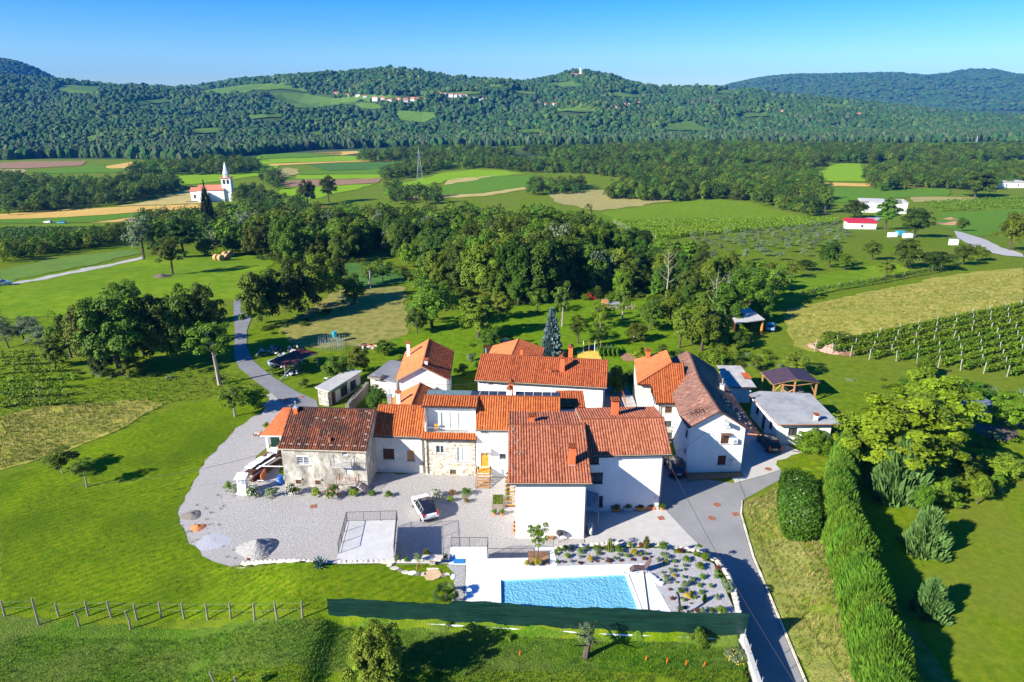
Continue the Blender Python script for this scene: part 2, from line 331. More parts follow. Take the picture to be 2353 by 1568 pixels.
# ---------------- roofs ----------------
def slope(A,B,Cc,Dd,mat,parent,col=.27,row=.38,amp=.095,name='roof_tiles',seed=0,flat=False,sag=0,clip=None):
    """rows of barrel tiles on the quad eave A-B, ridge D-C"""
    A,B,Cc,Dd=[np.array(p,float) for p in (A,B,Cc,Dd)]
    W_=np.linalg.norm(B-A); H_=np.linalg.norm(Dd-A); nc=max(2,int(max(W_,np.linalg.norm(Cc-Dd))/col)); nr=max(2,int(H_/row))
    nrm=np.cross(B-A,Dd-A); nrm/=np.linalg.norm(nrm)
    if nrm[2]<0: nrm=-nrm
    pr=np.array([0,.78,1,.78]) if not flat else np.array([0,.35,.35,.35])
    rg=np.random.RandomState(seed+int(W_*100))
    u=np.arange(nc*4+1)/(nc*4); hu=np.append(np.tile(pr,nc),0)*amp
    vv=[];hh=[]
    for r in range(nr): vv+= [r/nr,(r+1)/nr]; hh+=[.032,.0]
    vv=np.array(vv);hh=np.array(hh)
    G=np.zeros((len(vv),len(u),3))
    jit=rg.uniform(-.009,.009,(nr,nc)); ju=np.append(np.repeat(np.arange(nc),4),nc-1)
    for i,(v,h) in enumerate(zip(vv,hh)):
        e=A+(B-A)*u[:,None]; t=Dd+(Cc-Dd)*u[:,None]
        P=e+(t-e)*v; k=hu+h+jit[i//2][ju]*(hu>0)
        if sag: P[:,2]-=sag*math.sin(math.pi*v)*(.6+.4*np.sin(u*5))
        G[i]=P+nrm*k[:,None]
    n=len(u); V=G.reshape(-1,3); i,j=np.meshgrid(np.arange(len(vv)-1),np.arange(n-1),indexing='ij'); i=i.ravel();j=j.ravel()
    f=np.stack([i*n+j,i*n+j+1,(i+1)*n+j+1,(i+1)*n+j],1)
    if np.dot(np.cross(V[f[0,1]]-V[f[0,0]],V[f[0,3]]-V[f[0,0]]),nrm)<0: f=f[:,::-1]
    if clip is not None:
        cc=V[f].mean(1); kp=inpoly(cc[:,0],cc[:,1],clip); f=f[kp]; i=i[kp]; j=j[kp]
    o=np.array(wloc(parent)) if parent is not None else np.zeros(3)
    me=mesh_np(name,V-o,f,mat)
    tv=rg.uniform(0,1,(nr,nc))*.45+rg.uniform(0,1,(1,nc))*.35+.2; jj=j%4; gv=np.where((jj==0)|(jj==3),0.42,1.0) if not flat else 1.0  # groove faces tinted darker: pan dirt plus shade put into the tile colour
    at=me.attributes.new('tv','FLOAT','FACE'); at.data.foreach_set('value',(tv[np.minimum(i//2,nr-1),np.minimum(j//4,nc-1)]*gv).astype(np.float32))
    return tag(link(name,me,parent),kind='stuff')
def slab_under(A,B,Cc,Dd,t,mat,parent,name='roof'):
    mb=MB(); b=[Vector(p)-Vector((0,0,t)) for p in (A,B,Cc,Dd)]; tt=[Vector(p)-Vector((0,0,.012)) for p in (A,B,Cc,Dd)]
    n=(Vector(B)-Vector(A)).cross(Vector(Dd)-Vector(A))
    if n.z<0: b=b[::-1];tt=tt[::-1]
    mb.hexa(b,tt); return mb.build(name,mat,parent)
def ridge_row(a,b,mat,parent,r=.11):
    a,b=Vector(a),Vector(b); n=max(2,int((b-a).length/.4)); mb=MB(); d=(b-a)/n
    for i in range(n):
        p=a+d*i; mb.tube([p+Vector((0,0,.05)),p+d*1.06+Vector((0,0,.03))],[r,r*.86],6)
    return mb.build('ridge_tiles',mat,parent,kind='stuff')

# ---------------- walls with real openings ----------------
def wall(parent,O,ux,nn,L,zt,ops,mat,name='wall',z0=0,base=None):
    """wall O..O+ux*L, height zt; ops: (x,z,w,h,style) openings, centre x; nn outward normal"""
    O=Vector(O);ux=Vector(ux);nn=Vector(nn); xs=sorted({0,L}|{round(v,3) for o in ops for v in (o[0]-o[2]/2,o[0]+o[2]/2)}); zs=sorted({z0,zt}|{round(v,3) for o in ops for v in (o[1],o[1]+o[3])})
    xs=[x for x in xs if 0<=x<=L]; zs=[z for z in zs if z<=zt]
    mb=MB(); P=lambda x,z,d=0:O+ux*x+Vector((0,0,z))-nn*d
    def quad(a,b,c,d):
        n=(b-a).cross(d-a)
        return (a,b,c,d)
    fl=(ux.cross(Vector((0,0,1)))).dot(nn)<0
    def q(a,b,c,d): mb.add([a,b,c,d],[(3,2,1,0)] if fl else [(0,1,2,3)])
    for i in range(len(xs)-1):
        for j in range(len(zs)-1):
            xm=(xs[i]+xs[i+1])/2; zm=(zs[j]+zs[j+1])/2
            if any(abs(xm-o[0])<o[2]/2 and o[1]<zm<o[1]+o[3] for o in ops): continue
            q(P(xs[i],zs[j]),P(xs[i+1],zs[j]),P(xs[i+1],zs[j+1]),P(xs[i],zs[j+1]))
    for o in ops:
        a,b,c,d=o[0]-o[2]/2,o[0]+o[2]/2,o[1],min(o[1]+o[3],zt); D_=.16
        q(P(a,c),P(a,c,D_),P(b,c,D_),P(b,c)); q(P(a,d,D_),P(a,d),P(b,d),P(b,d,D_)); q(P(a,c,D_),P(a,c),P(a,d),P(a,d,D_)); q(P(b,c),P(b,c,D_),P(b,d,D_),P(b,d))
        opening(parent,P,a,b,c,d,ux,nn,o[4])
    return mb.build(name,mat,parent)
def opening(parent,P,a,b,c,d,ux,nn,sty):
    rz=math.atan2(ux.y,ux.x); w_,h_=b-a,d-c; cx=(a+b)/2; cz=(c+d)/2; bx=lambda mb,x,z,ww,hh,dep,th,mi=0: mb.box(P(x,z,dep),(ww,th,hh),rz,mi)
    if sty.startswith('door'):
        m={'door':WOODO,'doorbrown':WOODD,'doorwhite':PVC}[sty]
        mb=MB(); bx(mb,cx,cz,w_,h_,.12,.05); dr=mb.build('door',m,parent)
        mb=MB(); bx(mb,b-.12,c+h_*.47,.05,.12,.06,.05); mb.build('handle',METAL,dr)
        if sty=='door':
            for sx in (-1,1):
                mb=MB(); bx(mb,cx+sx*w_*.2,c+h_*.82,w_*.2,h_*.2,.092,.012); mb.build('pane',GLASS,dr)
        return
    fm={'wood':WOODD,'shut':WOODD,'shutl':WOOD,'white':PVC,'curt':PVC,'slide':PVC,'orange':WOODO,'dark':WOODD,'bars':WOODD,'blind':PVC,'hole':METAL}[sty]
    mb=MB(); t=.07 if w_<1.6 else .09
    for z in (c+t/2,d-t/2): bx(mb,cx,z,w_,t,.10,.07)
    for x in (a+t/2,b-t/2): bx(mb,x,cz,t,h_-2*t,.10,.07)
    nmul=1 if w_<.85 else (2 if w_<1.9 else 3)
    for i in range(1,nmul): bx(mb,a+w_*i/nmul,cz,t*.9,h_-2*t,.098,.068)
    wn=mb.build('window',fm,parent)
    for i in range(nmul):
        x0=a+w_*i/nmul; ww=w_/nmul-t*1.2
        mb=MB(); bx(mb,x0+w_/nmul/2,cz,ww,h_-2*t,.135,.01); mb.build('pane',CURT if sty in('curt','slide') else GLASS,wn)
    if sty in('shut','shutl'):
        for i in (0,1):
            mb=MB()
            x=a+w_*(.25+.5*i); bx(mb,x,cz,w_*.46,h_-.1,.055,.03)
            for k in range(5): bx(mb,x,c+h_*(k+.8)/5.6,w_*.36,h_*.09,.034,.015)
            mb.build('shutter',WOODD if sty=='shut' else WOOD,wn)
    if sty=='blind':
        mb=MB(); bx(mb,cx,d-.09,w_+.04,.17,.02,.12); mb.build('roller_box',PVC,wn)
        mb=MB()
        for k in range(4): bx(mb,cx,c+h_*(k+1)/5.2,w_-.2,.03,.09,.02)
        mb.build('bar',PVC,wn,kind='stuff')
    if sty=='bars':
        mb=MB()
        for k in range(4): bx(mb,a+w_*(k+.5)/4,cz,.02,h_,.03,.02)
        for k in range(2): bx(mb,cx,c+h_*(k+1)/3,w_,.02,.035,.02)
        mb.build('bars',RUST,wn,kind='stuff')
    mb=MB(); bx(mb,cx,c-.03,w_+.16,.06,.0,.22); mb.build('sill',CONCL if sty not in('hole',) else STONE,wn)
def chimney(parent,x,y,z0,z1,sx=.5,sy=.5,rz=0,body=None,cap='tiles',base=True):
    mb=MB(); mb.box((x,y,(z0+z1-.35)/2),(sx,sy,z1-.35-z0),rz); ch=mb.build('chimney',body or BRICK,parent)
    if base: mb=MB(); mb.box((x,y,z0+.12),(sx+.1,sy+.1,.24),rz); mb.build('flashing',M('lead',[(.3,.3,.31),(.42,.42,.43)],4,.6),ch)
    if cap=='pipe':
        mb=MB(); mb.box((x,y,z1-.31),(sx+.12,sy+.12,.08),rz); mb.tube([(x,y,z1-.3),(x,y,z1+.35)],.06,8); mb.tube([(x,y,z1+.35),(x,y,z1+.42)],.12,8); mb.build('chimney_cap',GALV,ch); return ch
    mb=MB(); c,s_=math.cos(rz),math.sin(rz)
    for dx in (-1,0,1):
        for dy in (-1,1): mb.box((x+c*dx*sx*.38-s_*dy*sy*.38,y+s_*dx*sx*.38+c*dy*sy*.38,z1-.25),(.09,.09,.2),rz)
    mb.build('chimney_pier',body or BRICK,ch,kind='stuff')
    mb=MB(); a=Vector((c,s_,0)); b=Vector((-s_,c,0)); o=Vector((x,y,z1-.15)); X=sx*.5+.12;Y=sy*.5+.12
    if cap=='gable':
        e=[o-a*X-b*Y,o+a*X-b*Y,o+a*X+b*Y,o-a*X+b*Y]; r0=o-b*Y+Vector((0,0,.28)); r1=o+b*Y+Vector((0,0,.28))
        mb.add([*e,r0,r1],[(0,1,4),(1,2,5,4),(2,3,5),(3,0,4,5),(3,2,1,0)])
    else:
        mb.box(o,(2*X,2*Y,.06),rz)
        n=4
        for i in range(n):
            p=o+a*(-X+2*X*(i+.5)/n); mb.tube([p-b*Y+Vector((0,0,.07)),p+b*Y+Vector((0,0,.07))],X/n*.95,6)
    mb.build('chimney_cap',TILE_BR(),ch); return ch
def gutter(parent,a,b,mat=None):
    mb=MB(); mb.tube([Vector(a),Vector(b)],.07,6); mb.build('gutter',mat or METAL,parent)
def house(p,name,label,tile,wallm,ops={},ov=.35,ove=.45,ry=.5,z0=0,group=None,col=.27,flatside=None,sag=0,nowall=(),gut=True,bm=None,flat=(False,False),tile2=None,rowl=.38,wop={},heb=None,ovr=None):
    X,Y,yaw,w_,d,he,hr=p; h2=he if heb is None else heb; ovr=ov if ovr is None else ovr; cx,sx=math.cos(yaw),math.sin(yaw); W=lambda x,y,z:Vector((X+cx*x-sx*y,Y+sx*x+cx*y,z+z0))
    t=thing(name,label,'house',W(w_/2,d/2,0),0,group); drop=ove*(hr-he)/(d*ry); drop2=ove*(hr-h2)/(d*(1-ry)); f=Vector((-sx,cx,0)); r=Vector((cx,sx,0))
    wm=lambda k:wop.get(k,wallm)
    if 'f' not in nowall: wall(t,W(0,0,0),r,-f,w_,he,ops.get('f',[]),wm('f'))
    if 'b' not in nowall: wall(t,W(0,d,0),r,f,w_,h2,ops.get('b',[]),wm('b'))
    if 'l' not in nowall: wall(t,W(0,0,0),f,-r,d,min(he,h2),ops.get('l',[]),wm('l'))
    if 'r' not in nowall: wall(t,W(w_,0,0),f,r,d,min(he,h2),ops.get('r',[]),wm('r'))
    for x,k in ((0,'l'),(w_,'r')):
        hm=min(he,h2); mb=MB(); mb.add([W(x,0,hm),W(x,d,hm),W(x,d,h2),W(x,d*ry,hr),W(x,0,he)],[(0,4,3,2,1)] if x==0 else [(0,1,2,3,4)]); mb.build('gable',wm(k),t)
    bm=bm or M('eaves_board',[(.35,.28,.2),(.5,.42,.32)],4,.8)
    E=[W(-ov,-ove,he-drop),W(w_+ovr,-ove,he-drop),W(w_+ovr,d*ry,hr),W(-ov,d*ry,hr)]
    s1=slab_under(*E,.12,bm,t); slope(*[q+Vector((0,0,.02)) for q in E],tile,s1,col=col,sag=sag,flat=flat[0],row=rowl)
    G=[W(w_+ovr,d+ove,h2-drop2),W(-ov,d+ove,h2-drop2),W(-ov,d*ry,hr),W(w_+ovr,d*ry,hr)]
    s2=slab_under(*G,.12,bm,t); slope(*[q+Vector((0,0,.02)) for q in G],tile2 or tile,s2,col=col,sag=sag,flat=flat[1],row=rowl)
    ridge_row(W(-ov,d*ry,hr+.02),W(w_+ovr,d*ry,hr+.02),tile,t)
    if gut:
        gutter(t,W(-ov,-ove-.05,he-drop-.08),W(w_+ovr,-ove-.05,he-drop-.08)); gutter(t,W(-ov,d+ove+.05,h2-drop2-.08),W(w_+ovr,d+ove+.05,h2-drop2-.08))
        mb=MB(); mb.tube([W(w_-.1,-.08,he-.25),W(w_-.1,-.08,.1)],.045,6); mb.build('downpipe',METAL,t)
    return t,W
def roofz(p,x,y,ry=.5):
    X,Y,yaw,w_,d,he,hr=p; k=y/(d*ry) if y<d*ry else (d-y)/(d*(1-ry)); return he+(hr-he)*k

# ---------------- vegetation ----------------
def cards(P,N,size,rg,asp=.62,jit=.6,droop=0):
    """one diamond leaf spray per point, roughly facing N"""
    n=len(P); N=N+rg.normal(0,jit,(n,3)); N/=np.linalg.norm(N,axis=1)[:,None]+1e-9
    T=rg.normal(0,1,(n,3)); T-=N*(T*N).sum(1)[:,None]; T/=np.linalg.norm(T,axis=1)[:,None]+1e-9; B=np.cross(N,T)
    s=np.asarray(size)*rg.uniform(.6,1.25,n); s=s[:,None]
    V=np.stack([P-T*s*.5,P+B*s*asp*.5+N*s*.08,P+T*s*.5,P-B*s*asp*.5+N*s*.08],1).reshape(-1,3)
    f=np.arange(n*4).reshape(n,4); return V,f
def crown_mesh(name,mat,seed=0,kind='round',ncl=46,per=95,leaf=.11,clr=.27,ar=.40):
    """unit crown: radius about 1, z from 0 to 1"""
    rg=np.random.RandomState(seed); PP=[];NN=[]
    for k in range(ncl):
        for _ in range(60):
            d=rg.normal(0,1,3); d/=np.linalg.norm(d)
            r=rg.uniform(.35,.86) if rg.rand()<.82 else rg.uniform(0,.35)
            q=d*r; z=.5+.5*q[2]
            if kind=='cone':
                z=rg.rand()**1.25; rad=(1-z)*.8+.05; a=rg.rand()*6.283; q=np.array([math.cos(a)*rad*rg.uniform(.55,.9),math.sin(a)*rad*rg.uniform(.55,.9),0])
            if kind=='spread' and z<.22: continue
            if kind in('round','tall') and z<.5: q[:2]=q[:2]*(1+(.5-z)*1.1)
            if kind=='vase': q=q*np.array([.35+.65*z,.35+.65*z,1])
            if kind=='tall': q=q*np.array([.9,.9,1]); 
            break
        c=np.array([q[0],q[1],z]); c[:2]*=1+.13*math.sin(3*math.atan2(q[1],q[0])+seed)
        cr=clr*rg.uniform(.65,1.3)*(1 if kind!='cone' else max(.35,1.15-z))
        m=int(per*rg.uniform(.7,1.3)); d=rg.normal(0,1,(m,3)); d/=np.linalg.norm(d,axis=1)[:,None]; d[:,2]=np.where(d[:,2]<-.3,-d[:,2],d[:,2])
        rr=cr*rg.uniform(.55,1.05,m)**.6; p=c+d*rr[:,None]*np.array([1,1,.5 if kind!='spread' else .32])
        out=np.array([q[0],q[1],(z-.4)*1.2]); out/=np.linalg.norm(out)+1e-6
        PP.append(p); NN.append(d*.7+out*.6+np.array([-.15,-.1,.65]))
    P=np.concatenate(PP);N=np.concatenate(NN); keep=(P[:,2]>-.02); P=P[keep];N=N[keep]
    P=P*np.array([1,1,1/ar]); V,f=cards(P,N,leaf,rg,jit=.6); V[:,2]*=ar
    return mesh_np(name,V,f,mat)
def plume_mesh(name,mat,seed=0,n=900,leaf=.16,shape='cone',lift=1.0):
    """unit conifer: upward feathery sprays on a cone (radius about 1, height 1)"""
    rg=np.random.RandomState(seed); z=rg.rand(n)**1.15; a=rg.rand(n)*6.283
    lay=.82+.18*np.sin(z*38+a*1.0+seed) if shape=='spruce' else 1+.12*np.sin(a*5+z*9)
    R_=(1-z**2.4)**.6*rg.uniform(.8,1.05,n)*(1+.07*np.sin(a*6+seed)) if shape=='wall' else ((1-z)**(.75 if shape!='irr' else .55)*(1+(.22*np.sin(a*4+z*14+seed) if shape=='irr' else 0)) if shape!='column' else np.sin(np.clip(z*1.05+.08,0,1)*math.pi)**.5)*lay*rg.uniform(.72,1.06,n)
    P=np.stack([R_*np.cos(a),R_*np.sin(a),z*.93],1)
    T=np.stack([np.cos(a)*.75,np.sin(a)*.75,np.full(n,.55*lift)],1)+rg.normal(0,.18,(n,3)); T/=np.linalg.norm(T,axis=1)[:,None]
    S_=np.cross(T,rg.normal(0,1,(n,3))); S_/=np.linalg.norm(S_,axis=1)[:,None]; s=(leaf*rg.uniform(.6,1.4,n))[:,None]
    V=np.stack([P-T*s*.4,P+S_*s*.26,P+T*s*.9,P-S_*s*.26],1).reshape(-1,3)
    return mesh_np(name,V,np.arange(n*4).reshape(n,4),mat)
def trunk_mesh(name,mat,seed=0,limbs=6,lean=.1,n=6,low=.45):
    """unit trunk: height 1 (limbs into crown), radius scaled by x/y separately"""
    rg=random.Random(seed); mb=MB(); lx,ly=rg.uniform(-lean,lean),rg.uniform(-lean,lean)
    mb.tube([(0,0,-.04),(0,0,.03),(lx*.4,ly*.4,.3),(lx,ly,.6),(lx*1.2,ly*1.2,.86)],[.075,.055,.045,.03,.012],n)
    for i in range(limbs):
        a=i*2.4+rg.random(); z=low+.35*i/limbs; b=Vector((lx*z/.6*.9,ly*z/.6*.9,z)); L=rg.uniform(.22,.36)
        d=Vector((math.cos(a),math.sin(a),rg.uniform(.35,.9))); mb.tube([b,b+d*L*.5,b+d*L+Vector((0,0,.05))],[.026,.016,.006],4)
    me=bpy.data.meshes.new(name); me.from_pydata(mb.v,[],mb.f); me.materials.append(mat); me.update(); return me
BARK=M('bark',[(.05,.038,.028),(.13,.10,.075)],6,.95,.6,20,stretch=(1,1,.3))
BARKL=M('pale_bark',[(.20,.17,.13),(.38,.34,.28)],6,.95,.5,20,stretch=(1,1,.3))
LF=dict(dark=leafmat('leaf_dark',(.055,.102,.008)),mid=leafmat('leaf_mid',(.096,.162,.009)),bright=leafmat('leaf_bright',(.10,.19,.008),.5,.8),
 lime=leafmat('leaf_lime',(.16,.245,.008),.45,.5),olive=leafmat('leaf_olive',(.17,.24,.10),.45,.4),grey=leafmat('leaf_willow',(.13,.18,.09),.45,.4),
 blue=leafmat('needle_blue',(.16,.25,.24),.4,.3,.1),cyp=leafmat('needle_cypress',(.10,.205,.016),.5,.5,.15),cypd=leafmat('needle_dark',(.018,.045,.012),.4,.3,.1),
 laurel=leafmat('leaf_laurel',(.05,.13,.008),.6,.3,.15,.35),brown=leafmat('leaf_brown',(.15,.06,.02),.5,.4),gold=leafmat('leaf_gold',(.40,.33,.02),.4,.4),pine=leafmat('needle_pine',(.095,.185,.045),.4,.3,.1))
PR={}
def proto(sp,i):
    k=(sp,i)
    if k in PR: return PR[k]
    if sp in('dark','mid','bright'): me=crown_mesh('crown_'+sp,LF[sp],11+i*7+len(sp),['round','tall','spread','round'][i%4],ncl=100,per=105,leaf=.105,clr=.20)
    elif sp=='lime': me=crown_mesh('crown_lime',LF['lime'],5+i,'spread',ncl=130,per=100,leaf=.085,clr=.16)
    elif sp=='open': me=crown_mesh('crown_open',LF['bright'],25+i,'spread',ncl=44,per=100,leaf=.10,clr=.20)
    elif sp=='openmid': me=crown_mesh('crown_open',LF['mid'],45+i,'spread',ncl=48,per=95,leaf=.10,clr=.22)
    elif sp=='hero': me=crown_mesh('crown_hero',LF['mid'],61+i,'round',ncl=120,per=140,leaf=.085,clr=.18)
    elif sp in('olive','grey'): me=crown_mesh('crown_'+sp,LF[sp],33+i,'spread' if sp=='olive' else 'round',ncl=30,per=70,leaf=.12,clr=.28)
    elif sp=='cypress': me=plume_mesh('crown_cypress',LF['cypd'],i,1500,.16,'column',1.6)
    elif sp=='spruce': me=plume_mesh('crown_spruce',LF['blue'],i,3200,.15,'spruce',.25)
    elif sp=='pine': me=plume_mesh('crown_pine',LF['pine'],i,2600,.24,'irr',.9)
    elif sp=='leyland': me=plume_mesh('crown_leyland',LF['cyp'],i,4200,.16,'wall',1.5)
    elif sp=='far': me=crown_mesh('crown_far',LF['mid'],70+i,['round','tall'][i%2],ncl=26,per=26,leaf=.24,clr=.3)
    PR[k]=me; return me
TR=[trunk_mesh('trunk_mesh',BARK,s) for s in range(4)]
TRL=[trunk_mesh('trunk_mesh_pale',BARKL,s+9,8,.2) for s in range(2)]
_tc=[0]
def tree(x,y,H,R,sp,label,group=None,name='tree',cb=.13,z=None,cat='tree',sink=.1,pale=False,thick=1,ry=1):
    _tc[0]+=1; i=_tc[0]; rg=random.Random(i*31); z=g1(x,y) if z is None else z
    t=thing(name,label,cat,(x,y,z-sink),rg.uniform(0,6.28),group)
    if cb>0: link('trunk',(TRL if pale else TR)[i%(2 if pale else 4)],t,(0,0,0),None,(R*.42*thick+H*.35*thick,R*.42*thick+H*.35*thick,H*.88))
    link('crown',proto(sp,i%(4 if sp in('dark','mid','bright') else 2)),t,(0,0,H*cb),None,(R,R*ry,H*(1-cb)))
    return t
def treep(px,yb,yt,wpx,sp,label,group=None,**k):
    """tree from its base pixel, top pixel row and crown width in pixels"""
    b=U(px,yb); a,dy,dz=dirs(px,yt); H=CH+b.y/dy*dz-b.z; d=b.y*ct-(b.z+H/2-CH)*st
    H=max(H,.5); return tree(b.x,b.y,H,wpx*d/F/2,sp,label,group,z=b.z,**k)
# point instances for what nobody could count
def scatter(name,pts,scl,protos,label=None,rz=None,tilt=0,pick=None):
    n=len(pts); me=bpy.data.meshes.new(name); me.vertices.add(n); me.vertices.foreach_set('co',np.asarray(pts,np.float32).ravel())
    rg=np.random.RandomState(n); 
    scl=np.asarray(scl,np.float32); scl=scl if scl.ndim==2 else np.stack([scl]*3,1)
    a=me.attributes.new('scl','FLOAT_VECTOR','POINT'); a.data.foreach_set('vector',scl.ravel())
    r=np.zeros((n,3),np.float32); r[:,2]=rg.uniform(0,6.283,n) if rz is None else rz; r[:,:2]=rg.uniform(-tilt,tilt,(n,2)) if tilt else 0
    a=me.attributes.new('rt','FLOAT_VECTOR','POINT'); a.data.foreach_set('vector',r.ravel())
    a=me.attributes.new('pick','INT','POINT'); a.data.foreach_set('value',(rg.randint(0,len(protos),n) if pick is None else pick).astype(np.int32))
    ob=link(name,me); tag(ob,label,None,None,'stuff')
    co=bpy.data.collections.new(name+'_kinds')
    for q,m_ in enumerate(protos): co.objects.link(bpy.data.objects.new('%s_kind'%name,m_))
    g=bpy.data.node_groups.new(name,'GeometryNodeTree'); g.interface.new_socket('Geometry',in_out='INPUT',socket_type='NodeSocketGeometry'); g.interface.new_socket('Geometry',in_out='OUTPUT',socket_type='NodeSocketGeometry')
    N=g.nodes.new; L=g.links.new; gi=N('NodeGroupInput');go=N('NodeGroupOutput'); ci=N('GeometryNodeCollectionInfo'); ci.inputs['Collection'].default_value=co; ci.inputs['Separate Children'].default_value=True; ci.inputs['Reset Children'].default_value=True
    ip=N('GeometryNodeInstanceOnPoints'); ip.inputs['Pick Instance'].default_value=True
    def at(nm,ty):
        q=N('GeometryNodeInputNamedAttribute'); q.data_type=ty; q.inputs['Name'].default_value=nm; return q.outputs['Attribute']
    e2=N('FunctionNodeEulerToRotation'); L(at('rt','FLOAT_VECTOR'),e2.inputs[0])
    L(gi.outputs[0],ip.inputs['Points']); L(ci.outputs[0],ip.inputs['Instance']); L(at('pick','INT'),ip.inputs['Instance Index']); L(e2.outputs[0],ip.inputs['Rotation']); L(at('scl','FLOAT_VECTOR'),ip.inputs['Scale']); L(ip.outputs[0],go.inputs[0])
    md=ob.modifiers.new('scatter','NODES'); md.node_group=g; return ob
def pts_in(poly,sp,rg,ispix=True,jit=.45):
    P=[((lambda q:(q.x,q.y))(U(*p)) if ispix else p) for p in poly]; xs=[p[0] for p in P];ys=[p[1] for p in P]
    gx,gy=np.meshgrid(np.arange(min(xs),max(xs),sp),np.arange(min(ys),max(ys),sp)); gx=gx.ravel()+rg.uniform(-jit,jit,gx.size)*sp; gy=gy.ravel()+rg.uniform(-jit,jit,gy.size)*sp
    k=inpoly(gx,gy,P); return gx[k],gy[k]
# ---------------- ground, hills, haze ----------------
def axis(segs):
    o=[]
    for a,b,s_ in segs: o+=list(np.arange(a,b-1e-6,s_))
    return np.array(o+[segs[-1][1]])
XA=axis([(-2700,-1000,55),(-1000,-300,25),(-300,-120,9),(-120,-32,2.5),(-32,22,.34),(22,44,.8),(44,120,2.5),(120,300,9),(300,1000,25),(1000,2700,55)])
def grid_obj(name,YA,fn,mat,smooth=True):
    gx,gy=np.meshgrid(XA,YA); V=np.stack([gx.ravel(),gy.ravel(),fn(gx,gy).ravel()],1)
    n=len(XA); i,j=np.meshgrid(np.arange(len(YA)-1),np.arange(n-1),indexing='ij'); i=i.ravel();j=j.ravel()
    me=mesh_np(name,V,np.stack([i*n+j,i*n+j+1,(i+1)*n+j+1,(i+1)*n+j],1),mat,smooth=smooth); return tag(link(name,me),kind='structure')
G1_,G2_,G3_=(.055,.125,.003),(.11,.185,.005),(.18,.235,.010)
GRASS=M('grass',[G1_,G2_,G3_],.9,.95,.7,7,big=(.16,.17,.03),bigs=.045,bigamt=.45,coord='world',bdist=.12,spec=.03)
LAWN=M('lawn',[(.070,.145,.004),(.135,.215,.005),(.21,.27,.010)],1.7,.95,.8,9,big=(.055,.11,.005),bigs=.11,bigamt=.65,coord='world',bdist=.09,stripe=(.42,.9,.11),spec=.03)
FIELDG=M('lush_grass',[(.032,.10,.004),(.062,.155,.006),(.11,.195,.010)],1.5,.95,.9,7,big=(.20,.15,.07),bigs=.16,bigamt=.28,coord='world',bdist=.12,spec=.03)
ROUGH=M('rough_grass',[(.075,.13,.010),(.15,.20,.022),(.25,.26,.06)],1.1,.95,.9,6,big=(.30,.25,.12),bigs=.2,bigamt=.45,coord='world',bdist=.15,spec=.03)
DRY=M('dry_meadow',[(.20,.23,.03),(.36,.33,.06),(.50,.42,.13)],.55,.95,.8,5,big=(.17,.22,.03),bigs=.09,bigamt=.45,coord='world',stretch=(.55,1.4,1),bdist=.2,spec=.03)
MOWN=M('mown_meadow',[(.10,.20,.006),(.155,.255,.008),(.23,.28,.025)],.35,.95,.6,3,big=(.09,.18,.012),bigs=.03,bigamt=.6,coord='world',bdist=.15,spec=.03)
LAWNR=M('east_lawn',[(.075,.145,.004),(.125,.195,.006),(.19,.235,.012)],1.3,.95,.7,9,big=(.17,.17,.03),bigs=.12,bigamt=.45,coord='world',bdist=.08,spec=.03)
YA=axis([(-80,20,10),(20,35,2),(35,55,.34),(55,70,.8),(70,130,1.6),(130,300,4),(300,600,9),(600,880,20)])
grid_obj('ground',YA,gh,GRASS)
HILLG=M('forest_floor',[(.03,.06,.010),(.05,.09,.012)],.03,.95,coord='world')
grid_obj('hills',axis([(880,2300,17),(2300,2500,50)]),gh,HILLG)
def ridge_mesh(name,R,Yr,depth,mat,front=1200):
    T,Z=ridge_tab(R)
    xs=np.linspace(T[0]*Yr,T[-1]*Yr,260); ys=np.linspace(Yr-front,Yr+depth,26)
    gx,gy=np.meshgrid(xs,ys); s=np.clip((gy-(Yr-front))/front,0,1); zr=CH+Yr*np.interp(gx/Yr,T,Z)
    z=-25+(zr+25)*(s**.9)+noise2(gx,gy,300,7)*38*np.sin(np.pi*s)+noise2(gx,gy,120,3)*14*np.sin(np.pi*s); z=np.where(gy>Yr,zr-(gy-Yr)*.4,z)
    n=260; i,j=np.meshgrid(np.arange(25),np.arange(n-1),indexing='ij'); i=i.ravel();j=j.ravel()
    me=mesh_np(name,np.stack([gx.ravel(),gy.ravel(),z.ravel()],1),np.stack([i*n+j,i*n+j+1,(i+1)*n+j+1,(i+1)*n+j],1),mat,smooth=True); tag(link(name,me),kind='structure')
    return gx.ravel(),gy.ravel(),z.ravel(),(T,Z)
LM=[(-700,100),(-300,108),(-60,126),(0,132),(40,141),(70,152),(110,172),(145,190),(200,206),(300,230)]
FAR=[(300,240),(440,207),(500,190),(560,181),(600,178),(640,185),(700,210),(900,238),(1080,196),(1140,184),(1200,186),(1240,192),(1400,238),(1560,217),(1640,203),(1700,187),(1760,176),(1800,173),(1850,170),(1950,169),(2050,167),(2090,170),(2110,173),(2150,171),(2190,164),(2220,160),(2270,161),(2310,172),(2353,176),(2700,185)]
mtL=ridge_mesh('left_mountain',LM,3100.,500,HILLG,1000)
mtF=ridge_mesh('far_mountains',FAR,4900.,700,HILLG,1700)
